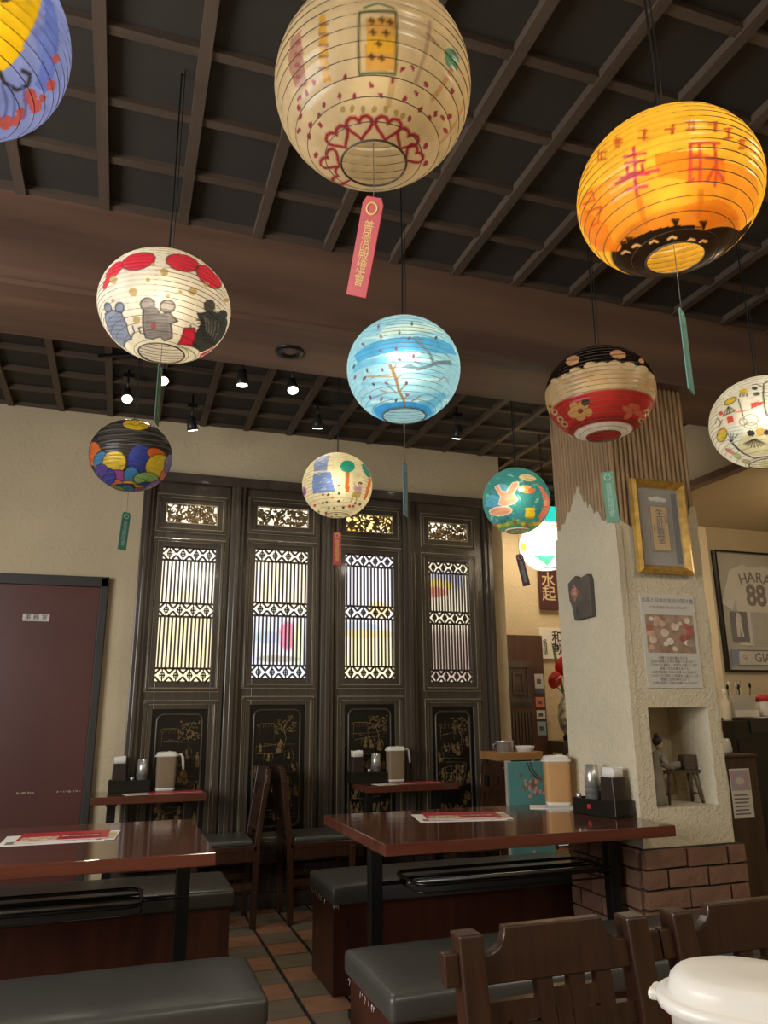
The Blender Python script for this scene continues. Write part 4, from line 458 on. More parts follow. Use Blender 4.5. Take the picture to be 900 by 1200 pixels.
2:[[0,"e8912c",0.75,[-68.7,-1.3,-35.7,-13.5,-13.2,-19.2,10.0,-19.8,29.1,-21.7,64.5,-19.8,87.7,-31.4,92.6,-48.4,40.9,-63.5,-12.2,-58.4,-70.8,-54.5,-86.1,-26.8]],[0,"e07a1c",0.8,[-4.3,-12.3,13.2,-15.2,36.0,-20.2,41.8,-33.6,13.1,-33.0,-4.9,-27.5]],[0,"d97a20",0.8,[-63.5,-12.7,-53.3,-37.4,-70.8,-54.5,-88.8,-37.9,-81.0,-19.9]],[0,"c96a18",0.6,[9.9,-48.3,40.0,-43.4,77.2,-47.1,40.9,-63.5]],[1,"b8324a",1,1.9,[-22.0,-4.8,-9.3,-9.7]],[1,"b8324a",1,1.9,[-15.4,-1.8,-16.0,-12.7]],[1,"b8324a",1,1.9,[-21.8,-10.0,-10.4,-14.2]],[1,"b8324a",1,1.9,[-21.1,-12.9,-21.7,-17.6,-12.7,-20.8,-12.2,-16.1]],[1,"b8324a",1,1.9,[-26.8,-17.5,-9.9,-23.2]],[1,"b8324a",1,1.9,[-30.9,-19.1,-3.4,-23.0]],[1,"b8324a",1,1.9,[-25.2,-26.8,-12.3,-30.3]],[1,"b8324a",1,1.9,[-16.0,-12.7,-20.3,-32.8]],[1,"c84a3a",1,1.9,[16.4,-10.4,32.7,-10.0]],[1,"c84a3a",1,1.9,[15.7,-10.3,15.2,-33.2]],[1,"c84a3a",1,1.9,[14.9,-18.8,20.0,-18.9]],[1,"c84a3a",1,1.9,[14.9,-26.1,20.9,-26.5]],[1,"c84a3a",1,1.9,[20.6,-10.8,22.0,-33.6]],[1,"c84a3a",1,1.9,[14.0,-33.8,17.4,-32.6]],[1,"c84a3a",1,1.9,[24.9,-20.2,36.0,-20.2]],[1,"c84a3a",1,1.9,[29.4,-10.7,33.8,-36.2]],[1,"c84a3a",1,1.9,[30.5,-25.6,27.5,-33.5]],[1,"c84a3a",1,1.9,[31.1,-25.6,39.1,-32.5]],[1,"b5502a",1,0.9,[-38.0,13.6,-37.9,4.7]],[1,"b5502a",1,0.9,[-40.7,7.9,-33.6,2.3]],[1,"b5502a",1,0.9,[-41.5,17.1,-40.5,7.1]],[1,"b5502a",1,0.9,[-41.8,15.3,-33.6,8.2]],[1,"b5502a",1,0.9,[-24.4,13.9,-24.6,5.1]],[1,"b5502a",1,0.9,[-28.4,14.7,-22.2,9.9]],[1,"b5502a",1,0.9,[-26.4,15.8,-26.4,6.5]],[1,"b5502a",1,0.9,[-28.1,11.7,-22.2,7.4]],[1,"b5502a",1,0.9,[-8.2,9.1,-9.0,1.2]],[1,"b5502a",1,0.9,[-12.0,3.5,-7.3,1.4]],[1,"b5502a",1,0.9,[-8.3,9.2,-9.1,1.2]],[1,"b5502a",1,0.9,[-11.7,10.0,-6.9,7.6]],[1,"b5502a",1,0.9,[7.5,6.3,6.6,-1.3]],[1,"b5502a",1,0.9,[2.9,3.3,7.4,2.3]],[1,"b5502a",1,0.9,[7.2,6.4,6.2,-1.2]],[1,"b5502a",1,0.9,[2.9,3.3,7.4,2.3]],[1,"b5502a",1,0.9,[19.1,7.4,17.9,-0.6]],[1,"b5502a",1,0.9,[14.1,0.0,18.7,-0.0]],[1,"b5502a",1,0.9,[16.8,7.7,15.6,-0.3]],[1,"b5502a",1,0.9,[14.8,6.7,19.5,6.7]],[1,"b5502a",1,0.9,[32.3,6.5,30.9,-1.6]],[1,"b5502a",1,0.9,[27.4,5.6,32.9,7.0]],[1,"b5502a",1,0.9,[31.4,6.4,30.0,-1.7]],[1,"b5502a",1,0.9,[27.1,3.2,32.4,4.4]],[1,"b5502a",1,0.9,[39.7,2.4,38.5,-5.3]],[1,"b5502a",1,0.9,[36.0,-5.8,41.9,-3.8]],[1,"b5502a",1,0.9,[40.4,2.6,39.2,-5.1]],[1,"b5502a",1,0.9,[36.7,1.4,42.9,3.9]],[1,"b5502a",1,0.9,[50.8,-2.0,50.1,-9.3]],[1,"b5502a",1,0.9,[46.3,-4.9,53.8,-1.2]],[1,"b5502a",1,0.9,[48.4,-3.0,47.8,-10.1]],[1,"b5502a",1,0.9,[46.3,-10.4,53.3,-7.2]],[1,"c0502a",1,1.5,[-59.5,-7.0,-50.1,-10.7,-50.3,-17.0]],[1,"c0502a",1,1.5,[-64.0,-10.0,-50.7,-17.7]],[1,"c0502a",1,1.5,[-63.2,-17.6,-48.2,-25.0,-58.7,-30.9,-68.6,-26.5]],[1,"b8651c",0.6,3.4,[-19.9,-35.6,-23.0,-51.3]],[1,"b8651c",0.6,3.1,[24.1,-39.8,28.0,-55.6]],[0,"241a12",1,[-78.1,-52.4,-43.7,-56.0,-18.6,-58.8,2.1,-59.7,26.8,-60.7,63.2,-64.0,93.2,-50.5,96.1,-36.8,107.2,-32.3,120.8,-48.5,148.9,-63.1,-158.4,-60.7,-126.2,-53.8,-106.8,-50.7]],[1,"241a12",1,0.7,[5.0,-60.3,1.6,-55.2]],[1,"241a12",1,0.7,[5.0,-60.3,3.6,-55.5]],[1,"241a12",1,0.7,[5.0,-60.3,5.7,-55.8]],[1,"241a12",1,0.7,[5.0,-60.3,7.8,-56.0]],[1,"241a12",1,0.7,[40.8,-62.0,31.6,-58.1]],[1,"241a12",1,0.7,[40.8,-62.0,34.1,-58.0]],[1,"241a12",1,0.7,[40.8,-62.0,36.5,-57.8]],[1,"241a12",1,0.7,[40.8,-62.0,39.0,-57.6]],[1,"241a12",1,0.7,[75.9,-61.0,60.2,-59.8]],[1,"241a12",1,0.7,[75.9,-61.0,63.0,-59.1]],[1,"241a12",1,0.7,[75.9,-61.0,65.8,-58.4]],[1,"241a12",1,0.7,[75.9,-61.0,68.7,-57.6]],[1,"241a12",1,0.7,[-53.3,-57.0,-48.8,-52.1]],[1,"241a12",1,0.7,[-53.3,-57.0,-47.1,-53.0]],[1,"241a12",1,0.7,[-53.3,-57.0,-45.5,-54.0]],[1,"241a12",1,0.7,[-53.3,-57.0,-43.8,-54.9]],[1,"241a12",1,0.7,[-63.3,-55.4,-57.5,-50.8]],[1,"241a12",1,0.7,[-63.3,-55.4,-55.9,-51.9]],[1,"241a12",1,0.7,[-63.3,-55.4,-54.3,-53.0]],[1,"241a12",1,0.7,[-63.3,-55.4,-52.6,-54.0]],[1,"e8c080",1,1.0,[-54.8,-59.7,-48.2,-60.3,-46.6,-62.6]],[1,"e8c080",1,1.0,[-33.6,-65.2,-26.8,-64.8,-23.7,-67.0]],[1,"e8c080",1,1.0,[-7.0,-68.1,-0.9,-66.9,4.3,-68.5]],[1,"e8c080",1,1.0,[25.7,-72.4,30.2,-70.3,38.8,-71.0]],[1,"e8c080",1,1.0,[52.2,-71.9,54.1,-69.5,63.4,-69.0]],[1,"e8c080",1,1.0,[-73.2,-55.9,-66.1,-57.5,-65.6,-60.0]]],  # last pale strokes paint glints onto the black bottom band
3:[[0,"d8364a",1,[-11.1,18.5,-11.1,12.7,-13.9,7.3,-18.7,3.4,-24.8,1.7,-31.1,2.5,-36.6,5.8,-40.2,10.9,-41.2,16.7,-38.9,22.2,-33.7,26.1,-26.7,27.9,-19.6,27.0,-14.0,23.7]],[0,"d8364a",1,[28.1,21.0,24.8,14.2,19.7,9.0,13.7,6.0,7.6,5.6,2.5,7.7,-0.9,11.7,-1.8,17.0,-0.1,22.9,4.5,28.4,11.5,32.8,19.5,35.1,26.1,33.6,28.9,28.1]],[0,"d8364a",1,[52.9,10.0,47.0,4.1,40.5,0.9,34.1,0.6,28.8,3.0,25.3,7.5,24.3,13.3,26.2,19.6,31.3,25.6,39.8,31.1,47.2,31.0,50.8,25.9,58.4,24.9,58.5,18.8]],[0,"d8364a",1,[-40.5,16.0,-38.5,11.9,-38.6,7.2,-40.7,3.0,-44.4,-0.0,-49.1,-1.3,-54.0,-0.4,-58.0,2.3,-60.3,6.4,-60.5,11.1,-58.3,15.3,-54.3,18.3,-49.3,19.6,-44.3,18.8]],[0,"d8364a",1,[-52.7,4.1,-51.3,2.1,-51.1,-0.7,-52.0,-3.8,-54.1,-6.3,-56.9,-7.9,-59.9,-8.3,-62.3,-7.4,-63.6,-5.4,-63.5,-2.8,-62.2,-0.1,-60.0,2.5,-57.5,4.3,-54.9,4.9]],[1,"70303a",1,0.7,[-11.1,18.5,-11.1,12.7,-13.9,7.3,-18.7,3.4,-24.8,1.7,-31.1,2.5,-36.6,5.8,-40.2,10.9,-41.2,16.7,-38.9,22.2,-33.7,26.1,-26.7,27.9,-19.6,27.0,-14.0,23.7,-11.1,18.5]],[1,"70303a",1,0.7,[28.1,21.0,24.8,14.2,19.7,9.0,13.7,6.0,7.6,5.6,2.5,7.7,-0.9,11.7,-1.8,17.0,-0.1,22.9,4.5,28.4,11.5,32.8,19.5,35.1,26.1,33.6,28.9,28.1,28.1,21.0]],[1,"70303a",1,0.7,[52.9,10.0,47.0,4.1,40.5,0.9,34.1,0.6,28.8,3.0,25.3,7.5,24.3,13.3,26.2,19.6,31.3,25.6,39.8,31.1,47.2,31.0,50.8,25.9,58.4,24.9,58.5,18.8,52.9,10.0]],[0,"c2ab72",1,[-42.7,-5.0,-43.2,-6.7,-44.5,-7.7,-46.3,-7.9,-48.4,-7.2,-50.3,-5.7,-51.8,-3.6,-52.4,-1.5,-52.1,0.3,-50.8,1.3,-48.8,1.3,-46.5,0.5,-44.6,-1.1,-43.2,-3.0]],[0,"c2ab72",1,[-24.3,-20.1,-24.9,-21.8,-26.2,-23.1,-28.0,-23.7,-29.9,-23.5,-31.4,-22.5,-32.4,-20.9,-32.5,-19.1,-31.8,-17.4,-30.5,-16.2,-28.8,-15.6,-27.1,-15.8,-25.5,-16.8,-24.5,-18.3]],[0,"c2ab72",1,[0.9,1.4,0.7,-0.6,-0.1,-2.2,-1.3,-3.3,-2.7,-3.6,-4.0,-3.0,-5.0,-1.6,-5.4,0.2,-5.2,2.2,-4.4,3.9,-3.2,5.1,-1.8,5.3,-0.5,4.7,0.5,3.3]],[0,"c2ab72",1,[-13.4,-9.3,-13.6,-10.2,-14.1,-11.0,-14.8,-11.4,-15.6,-11.4,-16.3,-11.0,-16.8,-10.3,-17.0,-9.3,-16.9,-8.4,-16.4,-7.6,-15.7,-7.2,-14.9,-7.2,-14.1,-7.6,-13.6,-8.3]],[0,"c2ab72",1,[26.3,-10.3,26.2,-12.3,25.4,-14.2,24.0,-15.7,22.3,-16.3,20.6,-16.1,19.3,-15.1,18.7,-13.4,18.8,-11.5,19.6,-9.6,21.0,-8.1,22.7,-7.4,24.4,-7.6,25.7,-8.6]],[0,"c2ab72",1,[3.8,-22.4,3.7,-23.3,3.3,-24.1,2.5,-24.6,1.7,-24.7,0.9,-24.5,0.3,-23.9,0.1,-23.0,0.2,-22.1,0.7,-21.3,1.4,-20.8,2.2,-20.7,3.0,-20.9,3.6,-21.5]],[0,"c2ab72",1,[-27.8,-45.3,-29.0,-46.7,-30.9,-47.7,-33.2,-48.2,-35.3,-47.9,-36.8,-47.1,-37.3,-45.8,-36.8,-44.4,-35.5,-43.1,-33.7,-42.1,-31.6,-41.7,-29.8,-41.9,-28.3,-42.7,-27.6,-43.9]],[0,"c2ab72",1,[-9.9,8.6,-10.0,7.5,-10.4,6.6,-11.0,6.1,-11.7,6.0,-12.4,6.4,-12.9,7.3,-13.1,8.3,-13.1,9.4,-12.7,10.4,-12.1,10.9,-11.4,11.0,-10.7,10.5,-10.2,9.7]],[0,"c2ab72",1,[37.4,3.1,37.1,1.6,36.3,-0.0,35.2,-1.3,33.9,-2.0,32.7,-2.0,31.9,-1.4,31.5,-0.2,31.7,1.3,32.5,2.8,33.6,4.1,35.0,4.9,36.2,5.0,37.1,4.4]],[0,"c2ab72",1,[13.8,-16.1,13.7,-16.9,13.3,-17.7,12.7,-18.3,12.0,-18.5,11.2,-18.3,10.7,-17.8,10.4,-17.0,10.5,-16.2,10.9,-15.4,11.5,-14.8,12.2,-14.6,12.9,-14.8,13.5,-15.3]],[0,"c2ab72",1,[-49.9,-23.4,-50.5,-23.9,-51.3,-24.3,-52.4,-24.3,-53.4,-24.0,-54.1,-23.4,-54.5,-22.6,-54.4,-21.9,-53.9,-21.3,-53.0,-21.0,-52.0,-21.0,-51.0,-21.3,-50.3,-21.9,-49.9,-22.6]],[0,"c2ab72",1,[73.0,8.3,70.9,5.6,68.1,2.7,65.3,0.2,62.8,-1.5,60.8,-2.3,59.4,-2.3,58.8,-1.5,59.1,-0.1,60.4,1.7,62.6,3.8,65.6,5.9,69.1,7.9,72.4,9.2]],[0,"a49d9a",1,[-9.5,-31.7,-10.3,-34.3,-12.4,-36.5,-15.5,-37.7,-18.8,-37.7,-21.6,-36.5,-23.2,-34.3,-23.4,-31.7,-22.2,-29.2,-20.0,-27.2,-17.3,-26.1,-14.4,-26.1,-11.8,-27.2,-10.1,-29.2]],[1,"3a3a40",1,0.7,[-9.5,-31.7,-10.3,-34.3,-12.4,-36.5,-15.5,-37.7,-18.8,-37.7,-21.6,-36.5,-23.2,-34.3,-23.4,-31.7,-22.2,-29.2,-20.0,-27.2,-17.3,-26.1,-14.4,-26.1,-11.8,-27.2,-10.1,-29.2,-9.5,-31.7]],[0,"a49d9a",1,[9.5,-30.9,9.2,-33.6,7.6,-36.1,4.8,-37.8,1.4,-38.3,-1.7,-37.5,-3.9,-35.6,-4.6,-33.1,-4.0,-30.5,-2.2,-28.1,0.4,-26.6,3.4,-26.1,6.2,-26.8,8.4,-28.4]],[1,"3a3a40",1,0.7,[9.5,-30.9,9.2,-33.6,7.6,-36.1,4.8,-37.8,1.4,-38.3,-1.7,-37.5,-3.9,-35.6,-4.6,-33.1,-4.0,-30.5,-2.2,-28.1,0.4,-26.6,3.4,-26.1,6.2,-26.8,8.4,-28.4,9.5,-30.9]],[0,"8a8686",1,[-21.2,-36.9,-11.6,-31.4,-1.8,-39.8,4.0,-37.1,15.3,-43.5,8.3,-47.9,16.4,-61.5,4.4,-66.7,-3.7,-62.7,-19.7,-65.3,-32.7,-63.6,-27.2,-51.5]],[1,"3a3a40",1,0.7,[-21.2,-36.9,-27.2,-51.5,-32.7,-63.6,-19.7,-65.3,-3.7,-62.7,4.4,-66.7,16.4,-61.5,8.3,-47.9,15.3,-43.5,4.0,-37.1,-1.8,-39.8]],[0,"a8333c",1,[-9.2,-51.8,-10.3,-53.6,-12.0,-55.0,-14.0,-55.7,-15.7,-55.5,-16.8,-54.5,-16.9,-52.9,-16.3,-51.0,-15.1,-49.2,-13.5,-47.9,-11.9,-47.2,-10.5,-47.4,-9.4,-48.3,-9.0,-49.9]],[1,"3a3a40",1,0.7,[-28.6,-59.6,-36.8,-57.8,-34.8,-52.8,-29.8,-52.3]],[0,"202024",1,[-5.2,-39.2,-5.2,-39.5,-5.5,-39.8,-5.8,-39.9,-6.2,-40.0,-6.5,-39.9,-6.7,-39.6,-6.8,-39.3,-6.7,-39.0,-6.5,-38.7,-6.2,-38.5,-5.8,-38.5,-5.5,-38.6,-5.2,-38.9]],[0,"202024",1,[1.9,-38.4,1.9,-38.7,1.7,-39.0,1.4,-39.2,1.0,-39.2,0.7,-39.1,0.4,-38.9,0.3,-38.6,0.4,-38.2,0.6,-38.0,0.9,-37.8,1.3,-37.7,1.6,-37.8,1.8,-38.0]],[0,"202024",1,[16.2,-43.5,16.2,-43.9,16.0,-44.4,15.5,-44.6,14.9,-44.8,14.3,-44.7,13.8,-44.5,13.6,-44.1,13.6,-43.7,13.8,-43.3,14.3,-43.0,14.9,-42.9,15.4,-42.9,15.9,-43.2]],[1,"6e6a6c",1,0.5,[-18.9,-38.8,2.9,-36.4]],[1,"6e6a6c",1,0.5,[-19.2,-41.5,3.3,-39.1]],[1,"6e6a6c",1,0.5,[-19.6,-44.2,3.6,-41.8]],[1,"6e6a6c",1,0.5,[-19.8,-47.0,4.1,-44.6]],[1,"6e6a6c",1,0.5,[-21.0,-49.9,4.5,-47.5]],[1,"6e6a6c",1,0.5,[-22.4,-52.7,5.1,-50.4]],[1,"6e6a6c",1,0.5,[-23.5,-55.7,5.8,-53.3]],[1,"6e6a6c",1,0.5,[-23.3,-58.8,6.5,-56.3]],[1,"6e6a6c",1,0.5,[-28.6,-61.7,7.5,-59.4]],[0,"8a96b0",1,[-57.1,-27.4,-58.4,-29.0,-60.6,-30.0,-63.3,-30.2,-66.0,-29.4,-68.1,-27.8,-69.1,-25.9,-68.8,-23.9,-67.3,-22.4,-65.1,-21.6,-62.4,-21.5,-59.9,-22.3,-58.0,-23.6,-57.0,-25.4]],[1,"3a3a40",1,0.5,[-57.1,-27.4,-58.4,-29.0,-60.6,-30.0,-63.3,-30.2,-66.0,-29.4,-68.1,-27.8,-69.1,-25.9,-68.8,-23.9,-67.3,-22.4,-65.1,-21.6,-62.4,-21.5,-59.9,-22.3,-58.0,-23.6,-57.0,-25.4,-57.1,-27.4]],[0,"8a96b0",1,[-42.0,-32.9,-44.0,-34.5,-46.6,-35.4,-49.4,-35.3,-51.7,-34.4,-52.9,-32.8,-52.9,-30.9,-51.7,-29.0,-49.6,-27.5,-47.2,-26.7,-44.7,-26.7,-42.7,-27.5,-41.4,-29.0,-41.1,-30.9]],[1,"3a3a40",1,0.5,[-42.0,-32.9,-44.0,-34.5,-46.6,-35.4,-49.4,-35.3,-51.7,-34.4,-52.9,-32.8,-52.9,-30.9,-51.7,-29.0,-49.6,-27.5,-47.2,-26.7,-44.7,-26.7,-42.7,-27.5,-41.4,-29.0,-41.1,-30.9,-42.0,-32.9]],[0,"8a96b0",1,[-72.8,-28.1,-57.0,-30.4,-47.2,-36.1,-48.6,-46.5,-61.9,-60.2,-108.6,-54.8,-104.8,-46.3,-91.3,-39.6]],[1,"3a3a40",1,0.5,[-72.8,-28.1,-57.0,-30.4,-47.2,-36.1,-48.6,-46.5,-61.9,-60.2,-108.6,-54.8,-104.8,-46.3,-91.3,-39.6,-72.8,-28.1]],[1,"6a7690",1,0.5,[-69.7,-33.7,-47.1,-40.0]],[1,"6a7690",1,0.5,[-75.1,-36.1,-50.5,-43.5]],[1,"6a7690",1,0.5,[-82.2,-37.9,-54.8,-46.9]],[1,"6a7690",1,0.5,[-92.1,-38.2,-60.4,-50.2]],[1,"6a7690",1,0.5,[-104.3,-36.3,-67.7,-53.1]],[1,"6a7690",1,0.5,[-106.3,-39.3,-77.5,-55.3]],[1,"3a3a40",1,0.5,[-59.7,-59.4,-45.5,-55.5,-41.8,-49.9]],[0,"55554f",1,[48.7,-14.2,49.2,-17.0,48.3,-20.1,46.2,-22.6,43.3,-24.1,40.2,-24.3,37.6,-23.1,36.0,-20.9,35.6,-18.1,36.6,-15.2,38.7,-12.8,41.5,-11.3,44.5,-11.0,47.1,-12.0]],[0,"3e403e",1,[72.3,-12.6,71.3,-16.0,68.8,-19.5,65.5,-22.1,61.9,-23.5,58.6,-23.4,56.2,-22.0,55.2,-19.7,55.7,-16.8,57.7,-13.8,60.9,-11.3,64.7,-9.7,68.6,-9.1,71.4,-10.1]],[0,"3e403e",1,[31.5,-30.5,39.0,-26.2,42.3,-22.4,52.3,-19.2,76.2,-13.4,92.3,-23.0,95.4,-37.5,90.5,-54.7,53.0,-62.6,43.5,-49.0,41.6,-38.0]],[1,"24262a",1,0.7,[34.8,-36.4,66.2,-24.7]],[1,"24262a",1,0.7,[38.0,-38.6,68.2,-27.0]],[1,"24262a",1,0.7,[41.6,-40.7,70.5,-29.1]],[1,"24262a",1,0.7,[45.7,-42.7,73.2,-31.1]],[1,"24262a",1,0.7,[50.4,-44.5,76.6,-32.9]],[1,"24262a",1,0.7,[55.7,-46.1,80.6,-34.4]],[1,"24262a",1,0.7,[62.0,-47.4,85.5,-35.4]],[1,"24262a",1,0.7,[69.3,-48.3,92.0,-35.6]],[1,"7a7a74",1,0.5,[41.0,-29.5,53.6,-39.4]],[1,"7a7a74",1,0.5,[46.0,-29.2,58.8,-39.7]],[1,"7a7a74",1,0.5,[51.4,-28.7,64.4,-39.8]],[1,"7a7a74",1,0.5,[57.2,-27.7,70.8,-39.4]],[1,"7a7a74",1,0.5,[63.8,-26.2,78.3,-38.3]],[0,"d62f48",1,[26.4,-47.9,38.4,-43.9,58.8,-60.1,33.3,-66.4]],[1,"70242e",1,0.7,[26.4,-47.9,38.4,-43.9,58.8,-60.1,33.3,-66.4,26.4,-47.9]],[1,"3a3a40",1,0.7,[33.8,-45.5,31.3,-43.1]],[0,"cc3a48",1,[97.1,-54.0,96.2,-32.5,102.3,-37.8,118.1,-51.8]],[1,"8a8478",1,0.5,[104.5,-58.0,128.2,-51.5,133.9,-57.1,141.6,-64.7,161.5,-64.8,178.0,-70.2,-163.5,-74.0,-120.0,-82.6,-41.9,-82.7,-1.3,-77.7,22.5,-72.7,42.4,-68.4,61.8,-64.8,82.0,-61.7,104.5,-58.0]]],
